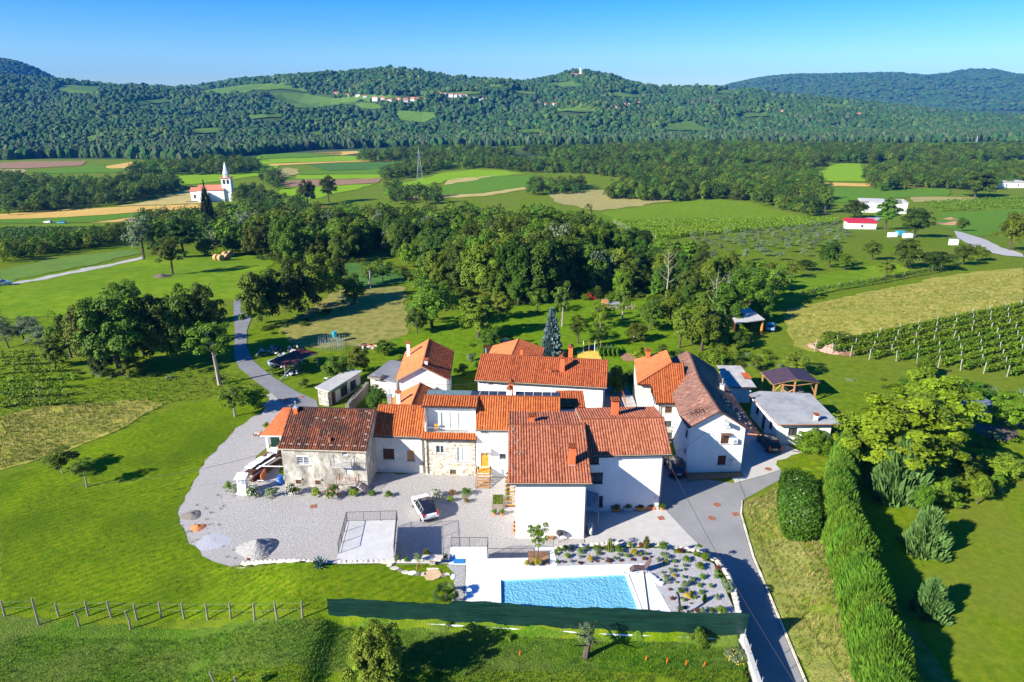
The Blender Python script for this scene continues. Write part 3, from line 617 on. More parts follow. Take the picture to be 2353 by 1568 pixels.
# clearings on the slopes (image polygons)
CLR=[[(137,197),(230,200),(227,216),(160,216),(133,208)],[(457,212),(567,196),(623,193),(703,208),(700,214),(610,210),(500,217)],[(617,217),(703,217),(784,228),(784,242),(683,250),(660,238),(633,228)],
[(784,227),(831,220),(981,221),(971,228),(854,226),(851,239),(784,240)],[(814,241),(874,241),(878,252),(834,252)],[(918,257),(998,260),(1001,270),(978,283),(921,278),(911,265)],[(918,173),(938,175),(928,182),(916,180)],
[(1248,192),(1318,188),(1341,197),(1291,203)],[(1174,208),(1231,213),(1228,218),(1194,216)],[(1111,195),(1154,198),(1154,204),(1128,202)],[(1271,255),(1334,248),(1371,255),(1351,260),(1278,260)],
[(1161,280),(1171,278),(1181,290),(1171,292)],[(1520,290),(1560,281),(1590,280),(1638,302),(1568,302),(1530,300)],[(1822,307),(1852,308),(1865,317),(1835,316)],[(1875,238),(1949,242),(1935,250),(1895,247)],[(187,322),(230,308),(213,330)],[(687,312),(740,300),(743,312)],
[(1640,212),(1690,205),(1700,212),(1650,217)],[(300,232),(380,228),(400,236),(330,242)],[(560,268),(640,262),(650,272),(580,276)],[(1010,214),(1090,210),(1110,217),(1040,222)],[(1400,214),(1470,218),(1465,226),(1410,222)],[(1700,262),(1760,258),(1775,268),(1715,272)],[(430,300),(500,296),(510,304),(440,308)],[(1180,303),(1240,299),(1250,308),(1190,311)]]
def rowmat(name,a,b,sc,rot=0,rough=.95):
    if name in MC: return MC[name]
    m=bpy.data.materials.new(name); m.use_nodes=True; nt=m.node_tree; L=nt.links.new; bs=nt.nodes['Principled BSDF']; bs.inputs['Roughness'].default_value=rough; bs.inputs['Specular IOR Level'].default_value=.03
    ge=_n(nt,'ShaderNodeNewGeometry'); mp=_n(nt,'ShaderNodeMapping'); mp.inputs['Rotation'].default_value=(0,0,rot); L(ge.outputs['Position'],mp.inputs[0])
    wv=_n(nt,'ShaderNodeTexWave'); wv.inputs['Scale'].default_value=sc; wv.inputs['Distortion'].default_value=1.2; wv.inputs['Detail'].default_value=3; wv.inputs['Detail Scale'].default_value=1.5; L(mp.outputs[0],wv.inputs[0])
    no=_n(nt,'ShaderNodeTexNoise'); no.inputs['Scale'].default_value=.35; no.inputs['Detail'].default_value=6; L(ge.outputs['Position'],no.inputs[0])
    ad=_n(nt,'ShaderNodeMath',operation='MULTIPLY_ADD'); L(no.outputs['Fac'],ad.inputs[0]); ad.inputs[1].default_value=.8; 
    m2=_n(nt,'ShaderNodeMath',operation='MULTIPLY'); m2.inputs[1].default_value=.4; L(wv.outputs['Fac'],m2.inputs[0]); L(m2.outputs[0],ad.inputs[2])
    r=_n(nt,'ShaderNodeValToRGB'); r.color_ramp.elements[0].position=.35;r.color_ramp.elements[1].position=.8; r.color_ramp.elements[0].color=(*a,1); r.color_ramp.elements[1].color=(*b,1); L(ad.outputs[0],r.inputs[0]); L(r.outputs[0],bs.inputs['Base Color']); MC[name]=m; return m
VINEH=rowmat('hill_vineyard',(.05,.12,.018),(.12,.20,.03),.05,.9)
for c in CLR: sheet('hill_clearing',c,VINEH,off=1.5,step=30)
# forest on the slopes
def lump(name,mat,seed,sub=2):
    bm=bmesh.new(); bmesh.ops.create_icosphere(bm,subdivisions=sub,radius=1); rg=random.Random(seed)
    for v in bm.verts:
        k=rg.uniform(.72,1.22); v.co=Vector((v.co.x*k,v.co.y*k,(v.co.z*.62+.45)*rg.uniform(.85,1.15)))
    me=bpy.data.meshes.new(name); bm.to_mesh(me); bm.free(); me.materials.append(mat); return me
HF=[M('hill_leaf_a',[(.018,.058,.012),(.038,.095,.016)],1.5,.95,rnd=.7),M('hill_leaf_b',[(.028,.070,.012),(.056,.108,.018)],1.5,.95,rnd=.7),M('hill_leaf_c',[(.045,.075,.03),(.07,.105,.04)],1.5,.95,rnd=.8)]
HF.append(M('hill_leaf_d',[(.05,.10,.014),(.075,.125,.02)],1.5,.95,rnd=.8))
LP=[lump('slope_tree',HF[0],1),lump('slope_tree',HF[0],2),lump('slope_tree',HF[1],3),lump('slope_tree',HF[0],4),lump('slope_tree',HF[1],5),lump('slope_tree',HF[3],6),lump('slope_tree',HF[2],12)]
LPG=[lump('river_tree',HF[1],7),lump('river_tree',HF[2],8),lump('river_tree',HF[0],9)]
rg=np.random.RandomState(5)
def slope_forest():
    ys=[];xs=[]; Y=905.
    while Y<2330:
        s_=6.6+max(0,Y-1000)*.0048; x=np.arange(-.80*Y,.80*Y,s_)
        xs.append(x+rg.uniform(-.5,.5,len(x))*s_); ys.append(np.full(len(x),Y)+rg.uniform(-.5,.5,len(x))*s_); Y+=s_*1.0
    x=np.concatenate(xs);y=np.concatenate(ys); h=hill(x,y); z=gh(x,y); k=h>.8
    px,py=PJ(x,y,z)
    k&=noise2(x,y,60,9)>-.93
    hp=9/np.maximum(y,1)*F
    for c in CLR:
        for q in (0,.5,1.): k&=~inpoly(px,py-hp*q,c)
    for c in ROADS_CLR: k&=~inpoly(px,py,c)
    x,y,z=x[k],y[k],z[k]; s_=(3.9+np.maximum(0,y-1000)*.0026)*rg.uniform(.6,1.4,len(x))
    return np.stack([x,y,z-.5],1),np.stack([s_,s_,s_*rg.uniform(1.2,1.7,len(x))],1)
ROADS_CLR=[[(80,345),(150,340),(180,352),(90,358)]]
P_,S_=slope_forest(); print('slope trees',len(P_))
nz_=noise2(P_[:,0],P_[:,1],160,4)+rg.normal(0,.45,len(P_)); pk_=np.where(nz_>.75,5,np.where(nz_>.35,np.where(rg.rand(len(P_))<.5,2,4),np.where(nz_<-.85,6,rg.choice([0,1,3],len(P_)))))
scatter('hill_forest',P_,S_,LP,'dense deciduous forest covering the long hills behind the valley',pick=pk_)
for (mx,my,mz,_t),nm,sp,lb in ((mtL,'left_mountain_forest',13,'dark forest on the steep mountain at the far left'),(mtF,'far_mountain_forest',20,'hazy blue forest on the distant mountain ridge')):
    gx=np.unique(mx);gy=np.unique(my); q=np.random.RandomState(3); n=int((gx[-1]-gx[0])*(gy[-1]-gy[0])/sp**2*1.1); n=min(n,32000)
    x=q.uniform(gx[0],gx[-1],n); y=q.uniform(gy[0]+200,gy[-1]-200 if nm[0]=='f' else gy[-1]-100,n)
    Zg=mz.reshape(len(gy),len(gx)); ix=np.clip((x-gx[0])/(gx[1]-gx[0]),0,len(gx)-1.001); iy=np.clip((y-gy[0])/(gy[1]-gy[0]),0,len(gy)-1.001); i0=ix.astype(int);j0=iy.astype(int); fx=ix-i0;fy=iy-j0
    z=(Zg[j0,i0]*(1-fx)+Zg[j0,i0+1]*fx)*(1-fy)+(Zg[j0+1,i0]*(1-fx)+Zg[j0+1,i0+1]*fx)*fy
    s_=sp*.62*q.uniform(.7,1.3,n); scatter(nm,np.stack([x,y,z-1],1),np.stack([s_,s_,s_*.9],1),LP[:5],lb)
# ---------------- fields of the valley (image polygons) ----------------
FM=dict(wheat=rowmat('wheat_field',(.48,.30,.07),(.62,.42,.12),.25,.3),pale=rowmat('pale_field',(.34,.28,.09),(.48,.40,.15),.2,.4),green=rowmat('green_field',(.06,.165,.010),(.13,.235,.018),.3,.2),lime=rowmat('lime_field',(.13,.28,.006),(.23,.36,.012),.2,.2),
 dkgreen=rowmat('crop_rows',(.03,.10,.02),(.10,.20,.04),.16,1.35),brown=rowmat('ploughed_field',(.22,.13,.07),(.32,.21,.13),.3,.3),beige=rowmat('beige_field',(.24,.23,.07),(.38,.33,.13),.2,.3),vine=rowmat('vineyard_soil',(.08,.17,.006),(.18,.26,.012),.3,.05))
FL=[('wheat',[(0,493),(133,483),(267,477),(330,474),(473,470),(475,478),(333,488),(167,499),(0,505)]),('pale',[(267,476),(345,462),(400,445),(445,434),(473,440),(473,469),(330,473)]),('green',[(0,505.5),(167,499.5),(335,489),(370,492),(200,512),(0,515)]),
('wheat',[(205,513),(372,491),(474,479),(485,492),(400,506),(300,511)]),('brown',[(0,375),(60,372),(200,371),(188,381),(60,388),(0,388)]),('green',[(60,398),(150,388),(240,380),(240,386),(290,392),(260,397),(150,400)]),('wheat',[(243,383),(303,373),(310,376),(285,388),(243,388)]),
('green',[(290,393),(345,372),(470,368),(470,392),(380,400),(300,401)]),('lime',[(395,395),(600,360),(640,385),(600,405),(400,430)]),('beige',[(0,390),(58,390),(58,398),(0,402)]),('wheat',[(95,412),(150,409),(155,414),(100,416)]),
('green',[(600,355),(700,352),(784,350),(784,358),(700,363),(600,366)]),('wheat',[(700,352.5),(820,348),(832,352),(784,358)]),('lime',[(600,367),(700,364),(784,359),(905,362),(930,366),(760,372),(600,377)]),('wheat',[(620,377.5),(760,372.5),(925,366.5),(925,369),(760,375),(620,382)]),
('dkgreen',[(700,379),(770,376),(925,372),(932,385),(860,390),(784,392),(760,393)]),('green',[(690,395),(784,393),(918,388),(905,401),(784,401),(690,402)]),('lime',[(680,403),(784,402),(903,402),(895,409),(784,413),(680,412)]),('brown',[(640,420),(700,413),(780,413.5),(878,410),(868,421),(780,426),(660,431)]),
('lime',[(640,440),(660,432),(784,427),(868,422),(800,440),(740,455),(650,462)]),('beige',[(620,392),(660,386),(690,390),(680,402),(640,415),(600,412)]),
('lime',[(900,445),(980,435),(1030,415),(1100,410),(1200,400),(1240,402),(1130,398),(1085,391),(1010,400),(900,430)]),('green',[(1020,428),(1130,406),(1232,403),(1212,430),(1110,444),(1020,448)]),('lime',[(1030,411),(1085,391),(1150,392),(1210,400),(1120,405)]),('pale',[(1020,426),(1030,412),(1120,405.5),(1205,401),(1120,408),(1040,424)]),('pale',[(900,450),(1020,449),(1110,445),(1205,431),(1210,436),(1110,452),(950,460)]),
('green',[(1221,363),(1351,354),(1444,358),(1447,365),(1351,377),(1264,372)]),('green',[(1094,338),(1221,337),(1184,348),(1118,350),(1094,345)]),('beige',[(1184,339),(1225,337),(1221,344),(1184,347)]),('green',[(1294,335),(1338,335),(1338,342),(1298,345)]),('green',[(1461,332),(1528,333),(1518,340),(1464,340)]),
('beige',[(1261,445),(1384,438),(1451,437),(1551,463),(1378,485),(1284,468)]),('vine',[(1385,487),(1569,464),(1652,460),(1729,468),(1802,488),(1869,502),(1929,508),(1922,515),(1802,525),(1569,545),(1520,553),(1470,540),(1400,505)]),
('lime',[(1902,377),(1980,377),(2002,418),(1880,418)]),('wheat',[(1875,420),(2000,423),(2190,425),(2190,433),(2000,430),(1870,427)]),('green',[(1860,431),(2000,431),(2190,434),(2180,451),(2100,452),(1880,470)]),('beige',[(2095,453),(2250,455),(2230,463),(2100,466)]),('vine',[(2118,467),(2240,460),(2353,455),(2353,478),(2160,487)]),
('green',[(2160,490),(2353,479),(2353,532),(2230,545),(2150,515)]),('green',[(2115,325),(2268,323),(2252,330),(2118,332)]),('wheat',[(2285,337),(2353,338),(2353,346),(2295,348)]),('green',[(2265,333),(2285,334),(2290,345),(2100,345),(2110,336)]),('wheat',[(1640,380),(1700,376),(1740,380),(1700,387)]),('lime',[(2330,375),(2353,374),(2353,400),(2325,398)]),
('vine',[(0,518),(250,514),(262,525),(255,560),(150,572),(0,602)]),('dkgreen',[(788,608),(830,600),(940,622),(935,650),(860,662),(795,652)]),('wheat',[(1520,384),(1570,380),(1600,384),(1560,390)])]
for nm,pl in FL: sheet({'vine':'vineyard_ground','brown':'ploughed_field','wheat':'wheat_field'}.get(nm,'field'),pl,FM[nm],off=.06)
# ---------------- near surfaces ----------------
def wsheet(name,poly,mat,off=.03,**k): return sheet(name,poly,mat,off,ispix=False,**k)
sheet('mown_meadow',[(0,652),(330,592),(440,585),(620,590),(640,600),(560,660),(560,690),(400,690),(240,720),(0,735)],MOWN,.05)
sheet('bright_meadow',[(0,622),(120,597),(300,575),(325,583),(200,612),(0,650)],M('bright_meadow',[(.08,.17,.008),(.13,.22,.012)],.3,.95,.5,3,coord='world'),.05)
sheet('dry_meadow',[(1809,711),(1930,688),(2069,657),(2200,630),(2353,616),(2353,702),(2202,736),(2035,769),(1945,783),(1935,800),(1870,812),(1822,795),(1802,731)],DRY,.05)
sheet('mown_meadow',[(1740,720),(1800,645),(1900,628),(2050,605),(2090,620),(1985,655),(1840,690),(1790,712)],MOWN,.05)
sheet('dry_meadow',[(0,960),(100,935),(330,918),(375,930),(300,975),(200,1018),(120,1048),(0,1082)],DRY,.06)
sheet('lawn',[(0,1100),(130,1058),(300,985),(420,935),(560,900),(618,912),(600,950),(540,985),(470,1060),(425,1140),(408,1180),(430,1240),(478,1285),(560,1308),(770,1300),(1040,1302),(1052,1384),(700,1395),(0,1395)],LAWN,.04,step=.6)
sheet('field',[(0,1412),(740,1424),(755,1424),(1000,1434),(1200,1447),(1400,1458),(1600,1466),(1712,1472),(1742,1580),(-40,1600)],FIELDG,.03,step=.5)
wsheet('lawn',[(31.5,72),(29.2,64),(30.3,58),(32,50),(31.2,40),(30.6,30),(60,30),(75,60),(66,72),(45,78)],LAWNR,.05)
wsheet('grass_bank',[(24.8,63.1),(23.9,60.8),(22.8,53.7),(22.3,46.7),(21.8,39),(21.6,32),(30.5,32),(31.2,40),(32,50),(30.3,58),(30,66)],ROUGH,.04)
sheet('garden_lawn',[(930,770),(1150,690),(1500,690),(1530,730),(1560,800),(1500,830),(1430,860),(1250,880),(960,860),(900,850),(870,790)],M('garden_lawn',[(.06,.14,.003),(.11,.20,.006),(.16,.235,.015)],.8,.95,.5,6,coord='world',spec=.03),.04)
sheet('dry_meadow',[(640,760),(800,655),(930,660),(935,770),(870,790),(760,800),(680,800)],M('shady_meadow',[(.12,.14,.02),(.22,.21,.04),(.30,.26,.08)],.6,.95,.6,5,coord='world'),.05)
# courtyard, lanes and roads
wsheet('courtyard',[(-35.5,65),(-35.5,59.2),(-32,54.6),(-29.4,52.9),(-25,51.6),(-20,50.9),(-15.2,50.1),(2,50.1),(3.7,52.1),(7.2,52.6),(7.2,58),(6,64),(3,69.5),(-26.5,68.5),(-27.5,72),(-30.2,66.5)],GRAVEL,.02)
sheet('gravel_lane',[(432,1128),(470,1060),(540,985),(600,935),(618,905),(640,900),(690,935),(690,990),(640,1000),(600,1040),(560,1085),(545,1110),(565,1150),(480,1165),(428,1158)],GRAVEL,.026,z=None)
sheet('lane',[(537,690),(537,717),(540,771),(537,821),(550,847),(587,877),(627,907),(650,930),(672,948),(735,948),(727,921),(683,901),(627,867),(583,831),(567,797),(567,761),(577,734),(575,701),(560,688)],ASPHD,.045)
sheet('meadow_track',[(28,657),(28,652),(230,612),(315,594),(330,590),(333,595),(315,600),(230,618)],M('track',[(.36,.34,.30),(.5,.48,.44)],1,.9,coord='world'),.1)
sheet('gravel_road',[(2192,531),(2229,541),(2262,551),(2300,570),(2349,585),(2353,592),(2312,589),(2252,577),(2222,560),(2200,548)],M('track2',[(.36,.35,.33),(.46,.45,.43)],1,.9,coord='world'),.1)
sheet('gravel_road',[(1944,513),(1972,505),(2020,497),(2030,503),(2000,512),(1960,520)],MC['track2'],.1)
wsheet('road',[(39.5,75.5),(33.2,70.9),(29,68.6),(24.9,66.8),(22,67.6),(19.6,69.5),(18.2,75),(17.6,86),(17.2,96),(12.2,96),(12.6,84),(14.6,74),(15.2,67),(15.6,62.6),(17.2,57.5),(18.5,54),(18.7,50),(18.6,46.5),(18.2,43.4),(17.8,40.9),(17.2,32),(16.9,20),(21,20),(21.35,39.1),(21.9,46.7),(22.4,53.7),(23.5,60.8),(24.4,63.2),(31,68.2),(37.1,72.4),(41,74)],ASPH,.03)
wsheet('patio',[(7.1,52.7),(8.9,53),(13.5,52.7),(16.6,51.9),(18,51),(18.6,53.7),(17.2,57.6),(15.7,62.5),(7.1,63)],CONCL,.036)
wsheet('yard_slab',[(24.9,66.9),(29,68.7),(33.2,71),(36,73),(34,76),(27,85),(24.5,84),(25.2,75)],CONCL,.028)
# kerb along the road bank
KB=[(24.5,63.15),(23.65,60.8),(22.55,53.7),(22.05,46.7),(21.5,39.1),(21.3,33)]
kb=thing('kerb','low weathered stone kerb along the grassy bank side of the road','kerb',(22.5,53.7,0))
mb=MB()
for i in range(len(KB)-1):
    a=Vector((*KB[i],0));b=Vector((*KB[i+1],0)); n=int((b-a).length/1.0)
    for k in range(n):
        p=a.lerp(b,(k+.5)/n); d=(b-a)/n; mb=MB(); mb.box((p.x,p.y,.06),(d.length*.96,.16,.16),math.atan2(d.y,d.x)); mb.build('kerb_stone',RSTONE,kb)
# haze
hz=bpy.data.materials.new('air'); hz.use_nodes=True; n_=hz.node_tree; n_.nodes.remove(n_.nodes['Principled BSDF']); pv=n_.nodes.new('ShaderNodeVolumePrincipled'); pv.inputs['Density'].default_value=.00007; pv.inputs['Color'].default_value=(.04,.30,1,1); pv.inputs['Anisotropy'].default_value=0.0
n_.links.new(pv.outputs[0],n_.nodes['Material Output'].inputs['Volume'])
mb=MB(); mb.box((0,2950,137),(7600,6200,328)); hb=mb.build('haze',hz); hb['kind']='stuff'
# ---------------- buildings of the hamlet ----------------
STN=M('wall_stones',[(.26,.21,.15),(.50,.42,.31),(.62,.55,.44),(.72,.68,.60)],4,.92,.4,18,attr='tv',pos=[.25,.42,.55,.72])
STND=M('grey_stones',[(.20,.18,.15),(.36,.33,.28),(.50,.47,.41)],4,.94,.4,18,attr='tv')
def stones(parent,O,ux,nn,L,zt,ops=(),mat=None,hh=.24,ww=.42,seed=0,name='stonework',z0=0,zf=None):
    rg=np.random.RandomState(seed+3); V=[];Fc=[];tv=[]; O=np.array(O);ux=np.array(ux);nn=np.array(nn); z=z0
    while z<zt-.03:
        h=min(hh*rg.uniform(.7,1.3),zt-z); x=-rg.rand()*ww
        while x<L:
            w_=ww*rg.uniform(.55,1.5); a,b=max(0,x)+.012,min(L,x+w_)-.012; c,d=z+.012,z+h-.012; x+=w_
            if b-a<.05 or d-c<.04: continue
            if zf is not None and d>zf((a+b)/2): continue
            if any(a<o[0]+o[2]/2+.02 and b>o[0]-o[2]/2-.02 and c<o[1]+o[3]+.02 and d>o[1]-.02 for o in ops):
                continue
            t=rg.uniform(.012,.055); n=len(V)
            j=lambda:rg.uniform(-.018,.018)
            bot=[O+ux*p+np.array([0,0,q]) for p,q in ((a,c),(b,c),(b,d),(a,d))]
            top=[O+ux*(p+j())+np.array([0,0,q+j()])+nn*t for p,q in ((a+.03,c+.03),(b-.03,c+.03),(b-.03,d-.03),(a+.03,d-.03))]
            V+=bot+top; Fc+=[(n+4,n+5,n+6,n+7)]+[(n+k,n+(k+1)%4,n+4+(k+1)%4,n+4+k) for k in range(4)]; tv+=[rg.rand()]*5
        z+=h
    if not V: return
    o=np.array(wloc(parent)) if parent is not None else 0
    V=np.array(V); Fc=np.array(Fc)
    if np.dot(np.cross(V[Fc[0,1]]-V[Fc[0,0]],V[Fc[0,3]]-V[Fc[0,0]]),nn)<0: Fc=Fc[:,::-1]
    me=mesh_np(name,V-o,Fc,mat or STN); at=me.attributes.new('tv','FLOAT','FACE'); at.data.foreach_set('value',np.array(tv,np.float32))
    return tag(link(name,me,parent),kind='stuff')
def rail(parent,pts,h=1.0,bal=.12,m=None,posts=True,every=2.0,mid=True):
    m=m or METAL
    for a,b in zip(pts[:-1],pts[1:]):
        a,b=Vector(a),Vector(b); L=(b-a).length; n=max(1,round(L/every)); up=Vector((0,0,h))
        if posts:
            for i in range(n+1):
                p=a.lerp(b,i/n); mb=MB(); mb.box(p+up/2,(.045,.045,h)); mb.build('post',m,parent)
        mb=MB(); mb.tube([a+up,b+up],.024,5); mb.build('rail',m,parent)
        if mid: mb=MB(); mb.tube([a+Vector((0,0,.1)),b+Vector((0,0,.1))],.018,4); mb.build('rail',m,parent)
        if bal:
            mb=MB(); k=int(L/bal)
            for i in range(1,k):
                p=a.lerp(b,i/k); mb.tube([p+Vector((0,0,.1)),p+up],.0085,3,cap=False)
            mb.build('baluster',m,parent,kind='stuff')
def rocks(parent,pts,mat,name='roof_stone',r=.1,seed=0):
    rg=random.Random(seed)
    for p in pts:
        mb=MB(); s_=r*rg.uniform(.7,1.3); mb.blob(p,(s_*1.2,s_,s_*.6),rg.random()*99,sub=1,amp=.2); mb.build(name,mat,parent)
LICH=M('roof_stone',[(.16,.15,.135),(.34,.32,.29)],8,.95,.3,20)
# 1 old stuccoed house at the left end
pA=(-25.13,66.29,-.07,9.33,8.44,5.0,7.6)
A,WA=house(pA,'old_house','old house with stained grey stucco and mossy weathered tile roof beside the gravel yard',TILE_OLD(),STUCCO,
 ops={'f':[(2.35,2.75,1.35,1.15,'blind'),(1.55,.35,.62,.55,'bars'),(3.75,.35,.62,.62,'bars'),(7.05,4.05,.6,.95,'white'),(7.35,1.85,.7,1.25,'doorwhite')],'l':[(3,2.8,.8,1.0,'wood')],'r':[]},ov=.22,ove=.35,gut=False,sag=.05,col=.25)
rg_=random.Random(4)
# grey snow stones along the eave and strewn tiles
for k in range(11):
    mb=MB(); x=.3+k*.88; mb.box(WA(x,.12,roofz(pA,0,.12)+.13),(.34,.13,.07),-.07,tilt=(.5,0)); mb.build('eave_stone',LICH,A)
for x,y in ((3.2,3.0),(4.1,2.8),(5.3,3.1),(6.2,3.1),(9.0,3.7),(8.6,3.9),(9.1,2.9),(9.2,2.2),(9.1,1.4),(9.2,.8)):
    mb=MB(); mb.box(WA(x,y,roofz(pA,0,y)+.13),(.32,.13,.07),-.07,tilt=(.5,0)); mb.build('eave_stone',LICH,A)
rocks(A,[WA(x,y,roofz(pA,0,y)+.1) for x,y in [(rg_.uniform(.3,9),rg_.uniform(.4,3.9)) for _ in range(46)]],LICH,r=.065,seed=3)
chimney(A,*WA(.6,3.7,0)[:2],6.2,8.2,.45,.45,-.07,cap='pipe'); 
mb=MB(); mb.box(WA(5.3,.55,5.5),(.3,.3,.7)); mb.build('vent_pipe',RUST,A)
# stone lintels and plaster patch
for x in (1.55,3.75): mb=MB(); mb.box(WA(x,-.06,1.02),(.85,.2,.14),-.07); mb.build('lintel',RSTONE,A)
# front walls' balconies of grey rusted iron
for i,(x0,x1,z,dp) in enumerate(((5.75,8.0,3.15,.95),(6.2,8.35,.95,1.0))):
    b=bpy.data.objects.new('balcony',None); C.objects.link(b); b.parent=A; b.location=WA((x0+x1)/2,-dp/2,z)-A.location
    mb=MB(); mb.box(WA((x0+x1)/2,-dp/2,z),(x1-x0,dp,.09),-.07); mb.build('slab',CONC,b)
    P_=[WA(x0,-.02,z+.05),WA(x0,-dp,z+.05),WA(x1,-dp,z+.05),WA(x1,-.02,z+.05)]
    rail(b,P_,.85,.22,RUST if i else GALV,every=1.2)
# stair rail down at right
mb=MB(); mb.tube([WA(8.35,-.9,1.9),WA(9.3,-1.1,.9)],.025,4); mb.tube([WA(8.35,-.9,1.5),WA(9.3,-1.1,.5)],.02,4); mb.tube([WA(9.3,-1.1,0),WA(9.3,-1.1,.95)],.03,4); mb.build('stair_rail',RUST,A)
for k in range(5): mb=MB(); mb.box(WA(8.55+.2*k,-.6,.82-.17*k),(.22,.9,.14),-.07); mb.build('step',CONC,A)
# 2 cream house
pB=(-15.55,69.35,-.06,5.55,5.56,5.05,7.15)
Bh,WB=house(pB,'cream_house','narrow cream house with bright orange tiles between the stucco house and stone house',TILE_BR(),CREAM,
 ops={'f':[(1.45,4.45,1.0,.6,'shutl'),(4.3,4.45,1.0,.6,'shutl'),(1.5,1.7,1.3,1.35,'shut'),(4.05,1.55,.85,1.35,'shutl')]},ov=.05,ove=.35,ovr=.3)
chimney(Bh,*WB(.9,4.4,0)[:2],5.8,8.0,.5,.5,0,M('old_brick',[(.30,.22,.18),(.5,.42,.36)],6,.9),cap='pipe')
# 3 stone house with roof terrace
pC=(-9.75,68.75,-.05,5.65,5.3,4.75,8.55)
Cn=thing('stone_house','rubble stone house with glazed dormer and roof terrace above a tiled pent roof','house',(-7,71,0))
X0,Y0=-9.85,68.75; rC=Vector((math.cos(-.05),math.sin(-.05),0)); fC=Vector((math.sin(.05),math.cos(.05),0)); WC=lambda x,y,z:Vector((X0,Y0,0))+rC*x+fC*y+Vector((0,0,z))
opsC=[(1.75,2.75,.95,1.0,'white'),(4.15,1.75,.95,1.85,'curt'),(3.15,.05,.75,.7,'orange')]
wall(Cn,WC(0,0,0),rC,-fC,5.75,4.9,opsC,MORTAR); stones(Cn,WC(0,0,0),rC,-fC,5.75,4.85,opsC,STN,.2,.34,1)
wall(Cn,WC(0,0,0),fC,-rC,5.5,5.0,[],MORTAR); wall(Cn,WC(0,5.5,0),rC,fC,5.75,7.6,[],WHITE)
opsD=[(2.75,5.08,3.05,2.15,'slide')]
wall(Cn,WC(.25,1.45,0),rC,-fC,5.5,8.15,[(2.9,5.1,2.9,2.1,'slide')],WHITE,z0=5.0); wall(Cn,WC(.1,.5,0),fC,-rC,4.9,8.0,[],WHITE,z0=4.8); wall(Cn,WC(5.72,1.0,0),fC,rC,4.5,8.1,[],WHITE,z0=4.8)
# low side wall of the terrace (sloped)
mb=MB(); mb.add([WC(.05,.35,4.9),WC(.05,1.5,4.9),WC(.05,1.5,8.0),WC(.05,.35,5.9),WC(.2,.35,4.9),WC(.2,1.5,4.9),WC(.2,1.5,8.0),WC(.2,.35,5.9)],[(0,3,2,1),(4,5,6,7),(3,7,6,2),(0,4,7,3),(1,2,6,5)]); mb.build('side_wall',WHITE,Cn)
mb=MB(); mb.hexa([WC(.0,.3,4.78),WC(5.7,.3,4.78),WC(5.7,1.6,4.78),WC(0,1.6,4.78)],[WC(.0,.3,5.0),WC(5.7,.3,5.0),WC(5.7,1.6,5.0),WC(0,1.6,5.0)]); mb.build('terrace_floor',CONCL,Cn)
q=[WC(-.3,-.42,4.72),WC(5.95,-.42,4.72),WC(5.95,.35,5.18),WC(-.3,.35,5.18)]
s_=slab_under(*q,.1,WOODD,Cn); slope(*[v+Vector((0,0,.02)) for v in q],TILE_BR(),s_)
q=[WC(-.3,.35,5.18),WC(.15,.35,5.18),WC(.15,1.7,6.3),WC(-.3,1.7,6.3)]
s_=slab_under(*q,.1,WOODD,Cn); slope(*[v+Vector((0,0,.02)) for v in q],TILE_BR(),s_)
q=[WC(-.25,.9,8.1),WC(5.95,.9,8.1),WC(5.95,2.75,8.62),WC(-.25,2.75,8.62)]
s_=slab_under(*q,.12,WOODD,Cn); slope(*[v+Vector((0,0,.02)) for v in q],TILE_BR(),s_)
q=[WC(5.95,5.9,7.3),WC(-.25,5.9,7.3),WC(-.25,2.75,8.62),WC(5.95,2.75,8.62)]
s_=slab_under(*q,.12,WOODD,Cn); slope(*[v+Vector((0,0,.02)) for v in q],TILE_BR(),s_)
ridge_row(WC(-.25,2.75,8.64),WC(5.95,2.75,8.64),TILE_BR(),Cn)
gutter(Cn,WC(-.3,-.48,4.66),WC(5.95,-.48,4.66)); gutter(Cn,WC(-.25,.84,8.04),WC(5.95,.84,8.04))
mb=MB(); mb.tube([WC(.25,-.45,4.65),WC(.3,-.1,4.3),WC(.3,-.1,.15)],.05,6); mb.build('downpipe',METAL,Cn)
rail(Cn,[WC(.3,.45,5.0),WC(5.6,.45,5.0)],.75,.13,GALV,every=1.8)
ch=thing('garden_chair','small wooden folding chair on the roof terrace of the stone house','chair',WC(1.25,.9,5.0))
mb=MB(); mb.box(WC(1.25,.9,5.45),(.45,.42,.04)); mb.build('seat',WOODO,ch); mb=MB(); mb.box(WC(1.25,1.1,5.75),(.45,.04,.3)); mb.build('backrest',WOODO,ch)
for dx in (-.2,.2):
    for dy in (-.18,.18): mb=MB(); mb.box(WC(1.25+dx,.9+dy,5.22),(.035,.035,.45)); mb.build('leg',WOODO,ch)
# solar panels on the hidden slope
PV=M('solar_panel',[(.02,.025,.04),(.05,.06,.09)],2,.12,spec=.7); PVT=M('solar_collector',[(.10,.16,.17),(.16,.22,.23)],2,.15,spec=.7)
sp=thing('solar_array','row of dark solar panels standing along the ridge of the stone house roof','solar panels',WC(5,3.6,8.3))
for k in range(15):
    x=-.1+1.02*k
    if k>8 and k<10: continue
    z0,z1=(8.62,9.0) 
    mb=MB(); mb.hexa([WC(x,2.9,z0-.05),WC(x+.98,2.9,z0-.05),WC(x+.98,4.1,z0+.1),WC(x,4.1,z0+.1)],[WC(x,2.9,z0),WC(x+.98,2.9,z0),WC(x+.98,4.1,z0+.15),WC(x,4.1,z0+.15)]); mb.build('panel',PVT if k<5 else PV,sp)
    mb=MB(); mb.box(WC(x+.5,3.5,z0-.25),(.05,1.1,.5)); mb.build('bracket',GALV,sp)
